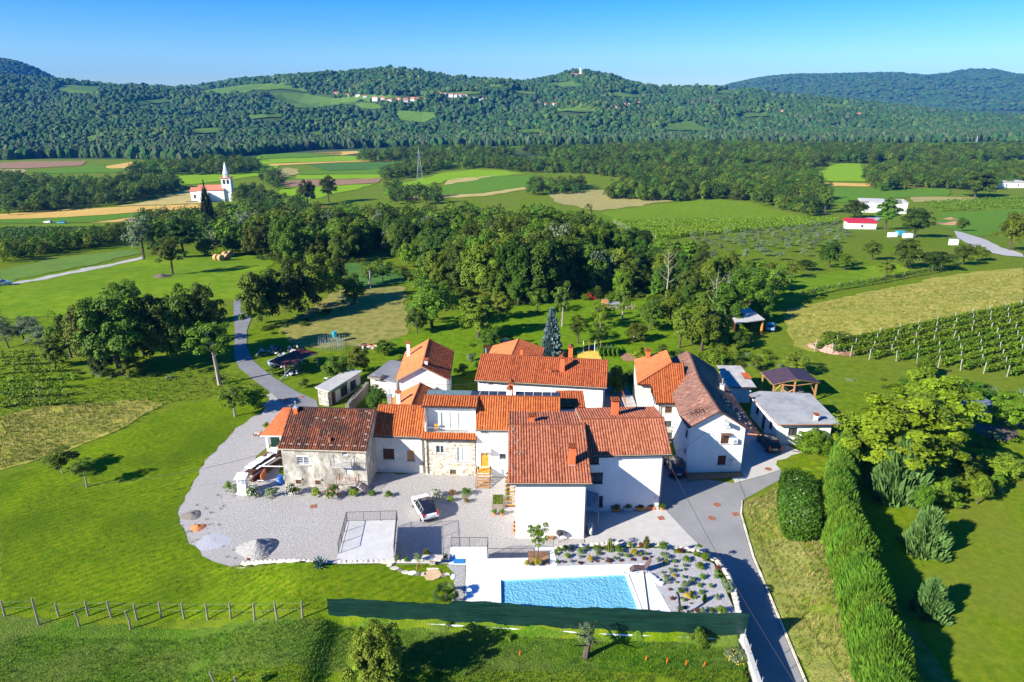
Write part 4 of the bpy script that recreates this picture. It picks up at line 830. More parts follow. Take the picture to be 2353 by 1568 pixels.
# 4 white house with wooden door
pD=(-4.03,68.48,-.05,9.3,5.9,6.3,8.6)
Dn,WD=house(pD,'white_house','long white house with orange roof, wooden front door and steps behind the big gable house',TILE_BR(),WHITE,
 ops={'f':[(.95,1.15,.9,2.0,'door'),(.95,5.45,.75,.65,'white'),(3.0,2.1,.85,.85,'white')]},ov=.0,ove=.4,ovr=.1)
chimney(Dn,*WD(3.6,3.35,0)[:2],8.1,9.6,.5,.5,0,WHITE,cap='gable'); chimney(Dn,*WD(3.7,4.6,0)[:2],7.6,9.9,.5,.5,0,cap='gable')
mb=MB(); mb.box(WD(.95,-.55,3.55),(1.5,1.1,.03)); mb.build('door_canopy',M('canopy_glass',[(.35,.38,.42),(.45,.48,.5)],3,.2),Dn)
# wooden steps
st_=thing('wooden_steps','open wooden steps with thin railings leading to the wooden front door','steps',WD(.95,-1.2,0))
mb=MB(); mb.box(WD(.95,-.65,1.1),(1.5,1.15,.07)); mb.build('landing',WOODO,st_)
for k in range(5): mb=MB(); mb.box(WD(.95,-1.35-.3*k,.95-.21*k),(1.45,.30,.05)); mb.build('tread',WOOD,st_)
for sx in (-.75,.75):
    mb=MB(); mb.tube([WD(.95+sx,-.1,2.0),WD(.95+sx,-1.2,2.0),WD(.95+sx,-2.8,.9)],.022,4); mb.tube([WD(.95+sx,-2.8,0),WD(.95+sx,-2.8,.9)],.022,4); mb.tube([WD(.95+sx,-1.2,0),WD(.95+sx,-1.2,2.0)],.022,4); mb.build('handrail',METAL,st_)
    mb=MB(); mb.hexa([WD(.95+sx*.9-.03,-2.7,0),WD(.95+sx*.9+.03,-2.7,0),WD(.95+sx*.9+.03,-1.2,.9),WD(.95+sx*.9-.03,-1.2,.9)],[WD(.95+sx*.9-.03,-2.7,.2),WD(.95+sx*.9+.03,-2.7,.2),WD(.95+sx*.9+.03,-1.2,1.06),WD(.95+sx*.9-.03,-1.2,1.06)]); mb.build('stringer',WOOD,st_)
# 5 big white gable house
pG=(.35,56.61,.0,6.75,10.9,6.45,8.75)
G1h,WG=house(pG,'large_house','tallest white house with dusty red roof, brick chimney and blank front wall by the pool',TILE_RD(),WHITE,ops={'l':[(3.5,3.4,.8,1.1,'wood'),(6.5,1.0,.8,1.1,'wood')],'r':[]},ry=.64,heb=8.25,ov=.75,ovr=.45,ove=.4)
chimney(G1h,*WG(5.45,2.0,0)[:2],6.9,9.2,.62,.62,0); chimney(G1h,*WG(1.7,8.2,0)[:2],8.2,9.5,.6,.5,0)
rs=random.Random(8); rocks(G1h,[WG(x,y,roofz(pG,0,y,.64)+.11) for x,y in [(rs.uniform(-.5,.9),rs.uniform(.1,6.6)) for _ in range(34)]],LICH,r=.085,seed=5)
rocks(G1h,[WG(6.8+rs.uniform(-.1,.15),5.2+k*.3,roofz(pG,0,5.2+k*.3,.64)+.11) for k in range(6)],LICH,r=.09,seed=6)
mb=MB(); mb.box(WG(4.9,-.02,.55),(.22,.06,.25)); mb.build('vent',GALV,G1h)
# side balcony on the west face with trellis floor and red geraniums
bl=MB(); BLC=thing('wooden_balcony','narrow wooden slatted balcony hung with red geraniums on the big white house','balcony',WG(-.45,3.5,3.2))
for k in range(9): mb=MB(); mb.box(WG(-.5,.9+k*.62,3.2),(.9,.12,.05)); mb.build('slat',WOODO,BLC)
for yy in (.8,3.4,6.0): mb=MB(); mb.box(WG(-.5,yy,3.12),(1.0,.09,.1)); mb.build('joist',WOODD,BLC)
rail(BLC,[WG(-.95,.8,3.2),WG(-.95,6.0,3.2)],.9,.16,WOOD,every=1.3)
# 6 adjoining house
pE=(7.3,61.2,.05,8.1,6.9,6.9,8.85)
G2h,WE=house(pE,'white_house','white house with red tiled roof attached behind the tallest house, street side wall plain',TILE_RD(),WHITE,
 ops={'f':[(1.0,5.55,1.0,.75,'wood'),(1.25,3.3,1.45,1.3,'wood'),(1.6,.5,1.0,1.35,'wood')],'r':[(4.5,1.6,.9,1.1,'wood')]},heb=8.4,ov=.0,ovr=.75,ove=.4)
chimney(G2h,*WE(3.9,4.9,0)[:2],8.2,10.6,.72,.62,0); mb=MB(); mb.lathe(WE(7.75,-.03,1.25)+Vector((0,0,0)),[(.001,0),(.09,0),(.09,.01)],10)
sgn=MB(); c0=WE(7.55,-.02,1.45); sgn.tube([c0,c0+Vector((.0,-.02,0))],.11,12); sgn.build('round_sign',M('sign_red',[(.7,.05,.05),(.75,.07,.06)],4,.5),G2h)
sgn=MB(); sgn.tube([c0+Vector((0,-.02,0)),c0+Vector((.0,-.03,0))],.07,12); sgn.build('sign_face',PVC,G2h)
# 7 long white house behind
pF=(-4.56,84.43,-.15,16.75,8.72,5.5,7.3)
Fh,WF=house(pF,'long_house','long white house with wide red tiled roof in the middle of the hamlet',TILE_OR(),WHITE,
 ops={'f':[(1.75,4.7,.65,.7,'orange'),(9.2,2.95,.75,.9,'orange'),(12.0,2.9,.85,1.3,'orange')],'r':[(3,3.2,.8,1.1,'orange'),(6,1,.8,1.1,'wood')]},ov=.35,ove=.45)
chimney(Fh,*WF(11.1,2.1,0)[:2],5.9,8.5,.6,.6,-.15,cap='gable'); chimney(Fh,*WF(11.9,5.9,0)[:2],6.3,8.7,.6,.6,-.15,cap='gable')
for x in (9.8,10.4): mb=MB(); mb.tube([WF(x,1.6,6.1),WF(x,1.6,6.5)],.06,6); mb.tube([WF(x,1.6,6.5),WF(x,1.6,6.58)],.11,6); mb.build('vent_pipe',METAL,Fh)
# 8,9,10 gable houses behind
pH=(-15.39,94.7,-1.54,10.16,6.3,5.5,7.22)
Gh,WGh=house(pH,'gable_house','white gable house with two chimneys and pale orange roof at the back left',TILE_FL(),WHITE,ops={},ov=.5,ove=.4,flat=(True,False),tile2=TILE_OR())
chimney(Gh,*WGh(2.5,.45,0)[:2],5.4,7.9,.45,.45,-1.54,WHITE,cap='gable'); chimney(Gh,*WGh(9.3,3.6,0)[:2],6.6,7.9,.55,.4,-1.54,WHITE)
pI=(-15.12,83.2,-1.6,7.2,6.0,3.7,5.2)
Hh,WHh=house(pI,'small_house','low house with orange roof squeezed between the gable house and cream house',TILE_FL(),WHITE,ov=.3,ove=.4,flat=(True,False),tile2=TILE_OR())
chimney(Hh,*WHh(4.0,.9,0)[:2],3.8,5.9,.5,.5,-1.6,WHITE,cap='gable')
pJ_=(-2.61,99.54,-1.72,7.6,7.25,4.7,5.9)
Ih,WIh=house(pJ_,'back_house','orange roofed house mostly hidden behind the long white house',TILE_FL(),WHITE,ov=.3,ove=.4,flat=(True,False),tile2=TILE_OR())
chimney(Ih,*WIh(6.2,5.0,0)[:2],4.9,7.0,.65,.5,-1.7); mb=MB(); mb.tube([WIh(4.9,-.5,2),WIh(4.9,-.5,6.0)],.09,7); mb.build('flue',GALV,Ih)
# J: house with hip roof and bevelled corner
J=thing('hip_roof_house','grey stained house with bright orange hipped roof left of the brown roofed house','house',(18.9,80,0))
def zJ(y): return 5.6+.338*(y-76.2)
base=[(18.0,76.6),(21.2,76.5),(22.1,88),(16.9,88),(16.2,80.2),(17.6,79.8)]
opJ={0:[(1.25,4.1,.85,.85,'shut'),(1.35,2.2,.8,.8,'wood'),(1.6,.6,.7,.8,'wood')]}
for k in range(6):
    a=Vector((*base[k],0));b=Vector((*base[(k+1)%6],0)); u_=(b-a); L_=u_.length; u_/=L_; n_2=Vector((u_.y,-u_.x,0))
    zt=5.45 if k in (0,1,5) else 6.3
    wall(J,a,u_,n_2,L_,zt,opJ.get(k,[]),M('stained_render',[(.36,.33,.28),(.56,.53,.47),(.68,.66,.60)],.8,.95,.4,12,stretch=(1,1,.5)))
stones(J,(18.0,76.6,0),(1,-.03,0),(-.03,-1,0),3.15,2.9,opJ[0],STND,.2,.3,4)
clip=[(17.55,76.1),(21.45,76.0),(22.4,83.3),(20.96,83.4),(15.85,79.4),(17.45,79.2)]
q=[(15.6,76.12,5.57),(21.45,76.02,5.57),(22.4,83.3,8.0),(16.5,83.4,8.0)]
mb=MB(); mb.add([(x,y,zJ(y)-.02) for x,y in clip],[(0,1,2,3,4,5)]); mb.add([(x,y,zJ(y)-.14) for x,y in clip],[(5,4,3,2,1,0)]); rJ=mb.build('roof',WOODD,J)
slope(*q,TILE_BR(),rJ,clip=clip)
q=[(16.9,88.4,6.6),(15.75,79.3,6.67),(20.96,83.4,8.02),(21.3,88.4,8.0)]
s_=slab_under(*q,.12,WOODD,J); slope(*[Vector(v)+Vector((0,0,.02)) for v in q],TILE_FL(),s_,flat=True,clip=[(16.9,88.4),(15.75,79.3),(20.96,83.4),(21.3,88.4)])
q=[(23.5,88.4,6.8),(23.2,83.3,6.8),(22.3,83.3,8.0),(21.3,88.4,8.0)]
ridge_row((15.8,79.35,6.72),(20.96,83.4,8.05),TILE_BR(),J); gutter(J,(17.5,76.0,5.48),(21.5,75.9,5.48)); gutter(J,(17.4,76.1,5.48),(17.4,79.2,6.55))
mb=MB(); mb.tube([(18.1,76.4,5.4),(18.1,76.4,.2)],.05,6); mb.build('downpipe',METAL,J)
chimney(J,18.6,87.6,6.8,8.5,.5,.5,0)
# balcony / stair at its west side
bj=MB(); bj.box((15.4,82.5,3.0),(1.5,3.4,.12)); o=bj.build('balcony_slab',CONC,J); rail(J,[(14.7,80.9,3.06),(14.7,84.2,3.06)],1.0,.14,RUST)
for yy in (81,84): mb=MB(); mb.box((14.75,yy,1.5),(.14,.14,3)); mb.build('balcony_post',CONC,J)
# K: long white house with old brown roof
K=thing('brown_roof_house','tall white gable house with old brown tile roof at the road junction','house',(23.5,75,0))
kb_=[(19.95,69.0),(26.25,69.3),(27.4,89),(21.9,89),(20.2,78),(19.75,72.0)]; kt=[6.25,5.45,5.3,6.3,6.3,6.2]
opK={0:[(4.35,5.75,.55,.5,'wood'),(4.1,3.75,.95,1.05,'shut'),(4.0,1.05,.95,1.15,'shut')],5:[(2.0,4.2,.7,.9,'wood'),(2.0,2.2,.5,.5,'wood')],1:[(4,2.4,.8,1.0,'wood')]}
for k in range(6):
    a=Vector((*kb_[k],0));b=Vector((*kb_[(k+1)%6],0)); u_=(b-a); L_=u_.length; u_/=L_; wall(K,a,u_,Vector((u_.y,-u_.x,0)),L_,min(kt[k],kt[(k+1)%6]) if k!=0 else 5.4,opK.get(k,[]),WHITE)
mb=MB(); mb.add([(19.95,69.0,5.4),(26.25,69.3,5.4),(26.25,69.3,5.55),(22.95,69.14,7.8),(19.95,69.0,6.2)],[(0,1,2,3,4)]); mb.build('gable',WHITE,K)
# rebuild west window holes fall in the gable wall above 5.4: small top window
R0=[(22.9,68.65,8.0),(23.05,77.7,7.95),(24.4,88.2,7.65)]
segs=[((19.55,68.5,6.02),(19.35,72,6.05),(22.9,68.65,8.0),(22.95,72,7.98)),((19.35,72,6.05),(19.75,77.7,6.05),(22.95,72,7.98),(23.05,77.7,7.95)),((19.75,77.7,6.05),(21.4,89.3,6.1),(23.05,77.7,7.95),(24.4,89.3,7.6))]
for i,(a,b,c,d) in enumerate(segs): s_=slab_under(b,a,c,d,.14,WOODD,K); slope(b,a,c,d,TILE_BRN(),s_,seed=i,sag=.06,row=.33,amp=.05)
segs=[((27.75,68.75,5.05),(27.95,77.7,5.05),(22.9,68.65,8.0),(23.05,77.7,7.95)),((27.95,77.7,5.05),(28.4,89.3,5.05),(23.05,77.7,7.95),(24.4,89.3,7.6))]
for i,(a,b,c,d) in enumerate(segs): s_=slab_under(a,b,d,c,.14,WOODD,K); slope(a,b,d,c,TILE_BRN(),s_,seed=7+i,sag=.1,row=.33,amp=.05)
for a,b in zip(R0[:-1],R0[1:]): ridge_row(a,b,TILE_BRN(),K,.13)
rocks(K,[(x,68.8+y,6.15+(x-19.6)*.56+.1) for x,y in [(rs.uniform(19.7,22.6),rs.uniform(0,2.6)) for _ in range(26)]]+[(x,68.9+y,8.0-(x-22.9)*.61+.1) for x,y in [(rs.uniform(25.3,27.7),rs.uniform(0,7)) for _ in range(40)]],LICH,r=.09,seed=9)
chimney(K,26.5,79.5,5.8,7.0,.42,.42,0,WHITE,cap='pipe')
mb=MB(); mb.tube([(26.6,69.4,4.85),(27.9,68.8,5.0)],.06,6); mb.build('eave_pipe',TERRA,K)
ac=MB(); ac.box((25.0,69.05,4.15),(.8,.32,.55)); aco=ac.build('air_conditioner',PVC,K); mb=MB(); mb.tube([(25.1,68.88,4.15),(25.1,68.86,4.15)],.2,14); mb.build('fan_grille',GALV,aco)
mb=MB(); mb.box((24.95,69.12,1.35),(.5,.06,.95)); mc_=mb.build('meter_cabinet',M('cabinet_grey',[(.55,.57,.6),(.6,.62,.64)],4,.5),K)
for dx in (-.1,.1): mb=MB(); mb.box((24.95+dx,69.08,1.65),(.09,.02,.14)); mb.build('meter_window',GLASS,mc_)
aw=MB()
for k in range(6): aw.tube([(23.55+.2*k,68.75,4.92),(23.55+.2*k,69.1,5.05)],.1,6)
aw.build('window_awning',TILE_BRN(),K,kind='stuff')
mb=MB(); mb.tube([(23.6,69.0,6.2),(23.6,69.0,6.9),(23.6,68.6,6.9)],.03,5); mb.tube([(23.6,68.6,6.6),(24.0,68.3,6.5)],.26,10); mb.build('satellite_dish',GALV,K)
mb=MB(); mb.prism([(19.7,67.2),(26.3,68.3),(26.4,69.25),(19.9,68.95)],0,.12); mb.build('plinth_ground',SOIL,K)
# L corrugated lean-to
Lh=thing('corrugated_shed','white shed with grey corrugated roof beside the brown roofed house','shed',(32.2,91,0))
ba=[(30.9,88.7),(33.7,88.6),(33.6,94.1),(30.8,94.2)]
for k in range(4):
    a=Vector((*ba[k],0));b=Vector((*ba[(k+1)%4],0)); u_=(b-a); L_=u_.length; u_/=L_; wall(Lh,a,u_,Vector((u_.y,-u_.x,0)),L_,2.6,[],WHITE)
q=[(30.4,87.95,2.65),(34.15,87.8,2.65),(34.0,94.5,3.3),(30.4,94.7,3.3)]
s_=slab_under(*q,.05,WOODD,Lh); slope(*[Vector(v)+Vector((0,0,.02)) for v in q],CORR,s_,col=.2,row=3.2,amp=.06)
q=[(33.2,90.2,2.95),(34.3,90.1,2.95),(34.2,92,3.15),(33.1,92.1,3.15)]; slope(*[Vector(v)+Vector((0,0,.04)) for v in q],TILE_OR(),Lh,name='patch_tiles')
# M open barn
Mh=thing('open_barn','open timber barn with dark purple brown sheet roof behind the flat roofed building','barn',(40,91,0))
PUR=M('purple_sheet',[(.045,.028,.045),(.075,.045,.07)],2,.55,.2,8)
for q in ([(36.6,88.5,2.85),(39.7,88.0,3.85),(40.0,92.8,3.85),(36.5,93.3,2.85)],[(39.7,88.0,3.85),(43.5,89.1,2.85),(43.3,94.3,2.85),(40.0,92.8,3.85)]):
    s_=slab_under(*q,.08,WOOD,Mh); A_,B_,C_,D_=q
    if q[0][2]<3: slope(D_,A_,B_,C_,PUR,s_,col=.22,row=2.5,amp=.03)
    else: slope(B_,C_,D_,A_,PUR,s_,col=.22,row=2.5,amp=.03)
for x,y,z in ((36.9,88.8,2.8),(39.6,88.3,3.75),(43.1,89.3,2.8),(36.8,92.9,2.8),(39.9,92.4,3.75),(43.0,93.8,2.8),(38.1,88.6,3.2)): mb=MB(); mb.box((x,y,z/2),(.2,.2,z)); mb.build('post',WOOD,Mh)
for a,b in (((36.9,88.8,1.6),(38.1,88.6,3.1)),((38.1,88.6,1.2),(39.6,88.3,2.2)),((43.1,89.3,1.0),(42.2,89.6,2.9)),((36.9,88.8,2.75),(39.6,88.3,2.75)),((39.6,88.3,2.75),(43.1,89.3,2.75)),((39.9,92.4,.8),(38,92.7,2.8))): mb=MB(); mb.tube([a,b],.08,4); mb.build('brace',WOOD,Mh)
hb_=MB(); 
for k in range(7): hb_.blob((38+rs.uniform(0,4),91+rs.uniform(-1,1),.5),(.8,.7,.6),k,sub=1)
hb_.build('stored_clutter',STND,Mh,kind='stuff')
# N flat roofed building
Nh=thing('flat_roof_building','low white building with large flat grey roof and small brick chimney','building',(36.4,80,0))
bn=[(32.7,76.0),(39.4,76.1),(39.5,84.2),(32.3,84.2)]
opN={3:[(2,1.3,.9,1.0,'wood'),(4.2,.05,.95,2.1,'doorbrown'),(6.4,1.3,.9,1.0,'wood')],0:[(2,1.2,1.1,1.1,'wood')]}
for k in range(4):
    a=Vector((*bn[k],0));b=Vector((*bn[(k+1)%4],0)); u_=(b-a); L_=u_.length; u_/=L_; wall(Nh,a,u_,Vector((u_.y,-u_.x,0)),L_,3.05,opN.get(k,[]),WHITE)
q=[(32.35,75.2),(40.1,75.35),(40.2,84.6),(33.6,85.4),(31.9,84.4)]; mb=MB(); mb.prism(q,3.05,3.22); rN=mb.build('roof',M('felt_roof',[(.22,.23,.24),(.33,.34,.35)],1.3,.9,.25,14,big=(.42,.43,.43),bigs=.35,bigamt=.6,coord='world'),Nh)
mb=MB(); mb.tube([(x,y,3.1) for x,y in q]+[(q[0][0],q[0][1],3.1)],.07,4); mb.build('roof_edge',RUST,Nh)
chimney(Nh,37.3,76.1,3.2,4.25,.38,.38,0,WHITE,cap='tiles')
# O roof over the garden corner left of old house
Oh=thing('pergola_shelter','small orange tiled shelter on white posts against the old stucco house','shelter',(-27,74,0))
q=[(-30.0,73.0,2.75),(-25.4,72.9,2.75),(-25.6,77.6,4.3),(-28.5,77.6,4.3)]; s_=slab_under(*q,.12,PVC,Oh); slope(*[Vector(v)+Vector((0,0,.02)) for v in q],TILE_FL(),s_,flat=True)
for x,y,z in ((-29.3,73.3,2.7),(-27.6,73.3,2.7),(-28.3,77.3,4.1)): mb=MB(); mb.box((x,y,z/2),(.26,.26,z)); mb.build('post',PVC,Oh)
# P stone shed
Ph=thing('stone_shed','narrow rubble stone shed with sagging pale concrete roof at the lane','shed',(-25,90,0))
bp=[(-25.6,87.2),(-22.6,94.2),(-24.3,95.2),(-27.2,88.1)]
for k in range(4):
    a=Vector((*bp[k],0));b=Vector((*bp[(k+1)%4],0)); u_=(b-a); L_=u_.length; u_/=L_; n_2=Vector((u_.y,-u_.x,0)); ox=[(1.2,0,.9,1.9,'doorbrown'),(3.6,.3,1.6,1.5,'hole'),(5.8,.3,1.4,1.5,'hole')] if k==0 else []
    wall(Ph,a,u_,n_2,L_,2.35,ox,MORTAR); stones(Ph,a,u_,n_2,L_ if k!=0 else 1.0,2.3,ox,STND,.22,.34,k)
mb=MB(); mb.hexa([(-25.3,86.9,2.35),(-22.3,94.6,2.35),(-24.4,95.5,2.45),(-27.5,87.9,2.55)],[(-25.3,86.9,2.5),(-22.3,94.6,2.5),(-24.4,95.5,2.62),(-27.5,87.9,2.72)]); mb.build('roof',CONCL,Ph)
mb=MB(); mb.box((-24.4,89.2,2.2),(.06,3.4,.35),-.4); mb.build('fascia',M('green_board',[(.03,.12,.07),(.05,.16,.09)],4,.6),Ph)
# ruined wall
rw=thing('ruined_wall','crumbling rubble wall overgrown with ivy beside the stone shed','wall',(-21.8,88,0))
pr_=[(-22.3,84.5),(-22.1,86.5),(-21.8,88.7),(-21.4,91),(-21.2,92.6)]
for i,(a,b) in enumerate(zip(pr_[:-1],pr_[1:])):
    mb=MB(); d_=Vector((b[0]-a[0],b[1]-a[1],0)); mb.box(((a[0]+b[0])/2,(a[1]+b[1])/2,.8-.1*i%.3),(d_.length,.45,1.7-.2*(i%2)),math.atan2(d_.y,d_.x)); mb.build('core',STND,rw)
    stones(rw,(a[0]-.22,a[1],0),tuple(d_.normalized()),(-d_.normalized().y,d_.normalized().x,0),d_.length,1.6,(),STND,.25,.35,i)
# grey flat garage
gg=thing('grey_garage','low garage with flat dark grey roof left of the white gable house','garage',(-17.5,94,0))
mb=MB(); gp=[(-20.6,92.0),(-16.6,90.2),(-16.9,97.6),(-18.8,98.3)]; mb.prism(gp,0,2.55); mb.build('wall',CREAM,gg); mb=MB(); mb.prism([(-20.9,91.8),(-16.2,89.6),(-16.7,98),(-18.8,98.7)],2.55,2.7); mb.build('roof',ASPHD,gg)
mb=MB(); mb.box((-19.6,91.3,2.9),(2.0,1.4,.35),-.35); mb.build('parapet',STND,gg); slope((-20.5,90.9,3.1),(-18.9,90.4,3.1),(-18.5,91.6,3.15),(-20.1,92.1,3.15),CORR,gg,row=2,col=.22,name='roof_sheet')
# Q maroon lean-to over a car
Qh=thing('maroon_carport','sagging maroon sheet roof on poles sheltering a grey car by the lane','carport',(-34.5,100,0))
mb=MB(); mb.hexa([(-37.8,99.0,2.3),(-34.6,97.2,2.1),(-31.0,102.8,2.3),(-34.3,104.6,2.5)],[(-37.8,99.0,2.36),(-34.6,97.2,2.16),(-31.0,102.8,2.36),(-34.3,104.6,2.56)]); mb.build('roof',M('maroon_sheet',[(.09,.022,.022),(.14,.035,.03)],2,.7,.3,6),Qh)
for x,y in ((-37.5,99.2),(-34.8,97.5),(-31.3,102.7),(-34.3,104.2)): mb=MB(); mb.tube([(x,y,g1(x,y)-.1),(x,y,2.3)],.07,6); mb.build('pole',GALV,Qh)
mb=MB(); mb.tube([(-35.6,96.6,0),(-33.8,98.8,2.0),(-31.5,101.5,2.6)],.06,5); mb.build('pole',GALV,Qh)
# R white roofed carport
Rh=thing('white_roof_carport','open carport with pale sheet roof on brown posts beside the blue car','carport',(43,121,0))
zR=g1(43,121)
mb=MB(); q=[(40.0,116.3),(46.0,118.6),(45.7,126.2),(41.0,123.9)]; mb.prism(q,[zR+2.9]*4,[zR+3.05]*4); mb.build('roof',CONCL,Rh)
for x,y in ((40.4,116.8),(45.7,118.9),(45.4,125.8),(41.2,123.6)): mb=MB(); mb.box((x,y,zR+1.4),(.3,.3,3.0)); mb.build('post',WOODO if x>45 else WOODD,Rh)
mb=MB(); mb.box((41.6,122.3,zR+1.2),(.1,4,2.4),-.15); mb.build('side_panel',WOODD,Rh)
# small roof bit between D and G2
sr=thing('small_annex','small annex with a scrap of orange roof between the long house and white houses','annex',(6.6,73.6,0))
mb=MB(); mb.box((6.9,73.6,3.3),(3.0,3.0,6.6)); mb.build('wall',WHITE,sr); q=[(5.2,71.9,6.9),(8.5,71.9,6.9),(8.5,75.2,7.6),(5.2,75.2,7.6)]; s_=slab_under(*q,.1,WOODD,sr); slope(*[Vector(v)+Vector((0,0,.02)) for v in q],TILE_OR(),s_)
# ---------------- terrace, pool, retaining walls ----------------
ZT=2.4
def zr(x): return float(2.4*sm(np.array((x+28)/12.)))
# retaining wall along the platform edge, stones in front of a core
rwl=thing('retaining_wall','rough limestone retaining wall holding up the pool terrace and front lawn','wall',(-5,50,0))
EDGE=[tuple(p) for p in PL[1:20]]
cen=np.array([0,46.])
for i in range(len(EDGE)-1):
    a,b=np.array(EDGE[i],float),np.array(EDGE[i+1],float); d=b-a; L=np.linalg.norm(d); u_=d/L; n_=np.array([-u_[1],u_[0]])
    za,zb=zr(a[0]),zr(b[0])
    if max(za,zb)<.25: continue
    ins=-n_*.42
    mb=MB(); q=[a,b,b+ins,a+ins]; mb.prism([tuple(p) for p in q][::-1],-.3,[zb+.02,zb+.02,za+.02,za+.02][::-1] if False else [za+.02,zb+.02,zb+.02,za+.02]); mb.build('core',CONCL if -5.6<a[0]<3.6 else MORTAR,rwl)
    if not(-5.6<a[0]<3.6):
        m=min(za,zb); stones(rwl,(a[0],a[1],0),(u_[0],u_[1],0),(n_[0],n_[1],0),L,max(m,.3),(),STND,.24,.36,i)
        k=int(L/.45)
        for j in range(k):   # cap stones along the top
            p=a+d*(j+.5)/k-n_*.15; zz=za+(zb-za)*(j+.5)/k; mb=MB(); mb.blob((p[0],p[1],zz+.04),(.24,.17,.1),i*31+j,sub=1,amp=.2); mb.build('cap_stone',RSTONE,rwl)
# pool deck of pale slabs with the basin cut out
DK=[(-5.5,51.9),(-5.5,49.4),(-3.95,49.35),(-3.75,43.05),(12.6,42.9),(11.75,47.5),(11.5,49.55),(3.9,49.2),(3.75,51.95),(2.1,51.95),(2.05,49.1),(1.9,50.3),(-2.1,50.2),(-2.1,51.9)]
PO=[(-.85,43.7),(9.95,43.7),(9.55,48.1),(-.95,47.35)]
deck=thing('pool_deck','white paved pool deck of large pale slabs around the swimming pool','deck',(3,46,ZT))
def inp1(x,y,P): return bool(inpoly(np.array([x]),np.array([y]),P)[0])
mb=MB(); bm=bmesh.new(); 
def cutface(poly,hole=None):
    from mathutils.geometry import tessellate_polygon
    loops=[[Vector((x,y,0)) for x,y in poly]]
    if hole: loops.append([Vector((x,y,0)) for x,y in hole])
    tr=tessellate_polygon(loops); vs=[v for l in loops for v in l]; return vs,tr
vs,tr=cutface(DK,PO); mb=MB(); mb.add([(v.x,v.y,ZT+.035) for v in vs],[t if (vs[t[1]]-vs[t[0]]).cross(vs[t[2]]-vs[t[0]]).z>0 else t[::-1] for t in tr]); mb.build('bedding',M('joint_grout',[(.66,.67,.69),(.74,.75,.77)],5,.9),deck)
slabmesh=bpy.data.meshes.new('paver'); _m=MB(); _m.box((0,0,.02),(.585,1.185,.04)); slabmesh.from_pydata(_m.v,[],_m.f); slabmesh.materials.append(PAVE)
xs=np.arange(-5.5,12.9,.6); cnt=0; rest=MB(); corner=lambda x,y,P:all(inp1(x+a,y+b,P) for a in(-.28,.28) for b in(-.58,.58))
for i,x in enumerate(xs):
    for y in np.arange(43.1+(i%2)*.6,52,1.2):
        cx_,cy_=x+.3,y+.6
        if not corner(cx_,cy_,DK): 
            continue
        if any(inp1(cx_+a,cy_+b,PO) for a in(-.3,0,.3) for b in(-.6,-.3,0,.3,.6)): continue
        if 1.3<cx_<3.3 and 49.3<cy_<51.4: continue
        o=link('paver',slabmesh,deck,(cx_-3,cy_-46,.008)); cnt+=1
print('pavers',cnt)
cop=MB()
for a,b in zip(PO,PO[1:]+PO[:1]):
    a,b=Vector((*a,0)),Vector((*b,0)); n=int((b-a).length/1.0); d=(b-a)/n; nn=Vector((d.y,-d.x,0)).normalized()
    for k in range(n):
        p=a+d*(k+.5)+nn*.14; mb=MB(); mb.box((p.x,p.y,ZT+.06),(d.length*.985,.3,.055),math.atan2(d.y,d.x)); mb.build('coping',PAVE,deck)
mb=MB(); mb.box((10.95,45.9,ZT+.092),(.09,4.9,.012),-.1+math.pi*0); mb.build('drain_slot',METAL,deck)
pool=thing('swimming_pool','rectangular swimming pool with rippled turquoise water behind the green screen fence','pool',(4.5,45.8,ZT))
LIN=M('pool_liner',[(.22,.66,.88),(.30,.74,.92)],3,.5,big=(.45,.85,.95),bigs=.5,bigamt=.5)
mb=MB(); zb=ZT-.85; zt_=ZT+.035
for a,b in zip(PO,PO[1:]+PO[:1]): mb.add([(a[0],a[1],zb),(b[0],b[1],zb),(b[0],b[1],zt_),(a[0],a[1],zt_)],[(3,2,1,0)])
mb.add([(x,y,zb) for x,y in PO],[(0,1,2,3)]); mb.build('basin',LIN,pool)
mb=MB(); mb.prism([(8.9,43.72),(9.9,43.72),(9.52,48.05),(8.55,47.95)],zb,ZT-.38); mb.build('bench_step',M('pool_step',[(.40,.68,.76),(.5,.76,.84)],3,.5),pool)
WT=bpy.data.materials.new('pool_water'); WT.use_nodes=True; nw=WT.node_tree; nw.nodes.remove(nw.nodes['Principled BSDF']); Lw=nw.links.new
ge=_n(nw,'ShaderNodeNewGeometry'); vo=_n(nw,'ShaderNodeTexVoronoi',feature='SMOOTH_F1'); vo.inputs['Scale'].default_value=7.5; nz=_n(nw,'ShaderNodeTexNoise'); nz.inputs['Scale'].default_value=2.2; nz.inputs['Detail'].default_value=3
mxv=_n(nw,'ShaderNodeMix',data_type='VECTOR'); mxv.inputs['Factor'].default_value=.25; Lw(ge.outputs['Position'],mxv.inputs[4]); Lw(nz.outputs['Color'],mxv.inputs[5]); Lw(ge.outputs['Position'],nz.inputs['Vector']); Lw(mxv.outputs[1],vo.inputs['Vector'])
bp=_n(nw,'ShaderNodeBump'); bp.inputs['Strength'].default_value=1; bp.inputs['Distance'].default_value=.07; Lw(vo.outputs['Distance'],bp.inputs['Height'])
tr_=_n(nw,'ShaderNodeBsdfTransparent'); tr2=_n(nw,'ShaderNodeBsdfTransparent'); tr_.inputs['Color'].default_value=(.42,.86,.98,1); tr2.inputs['Color'].default_value=(.9,1,1,1)
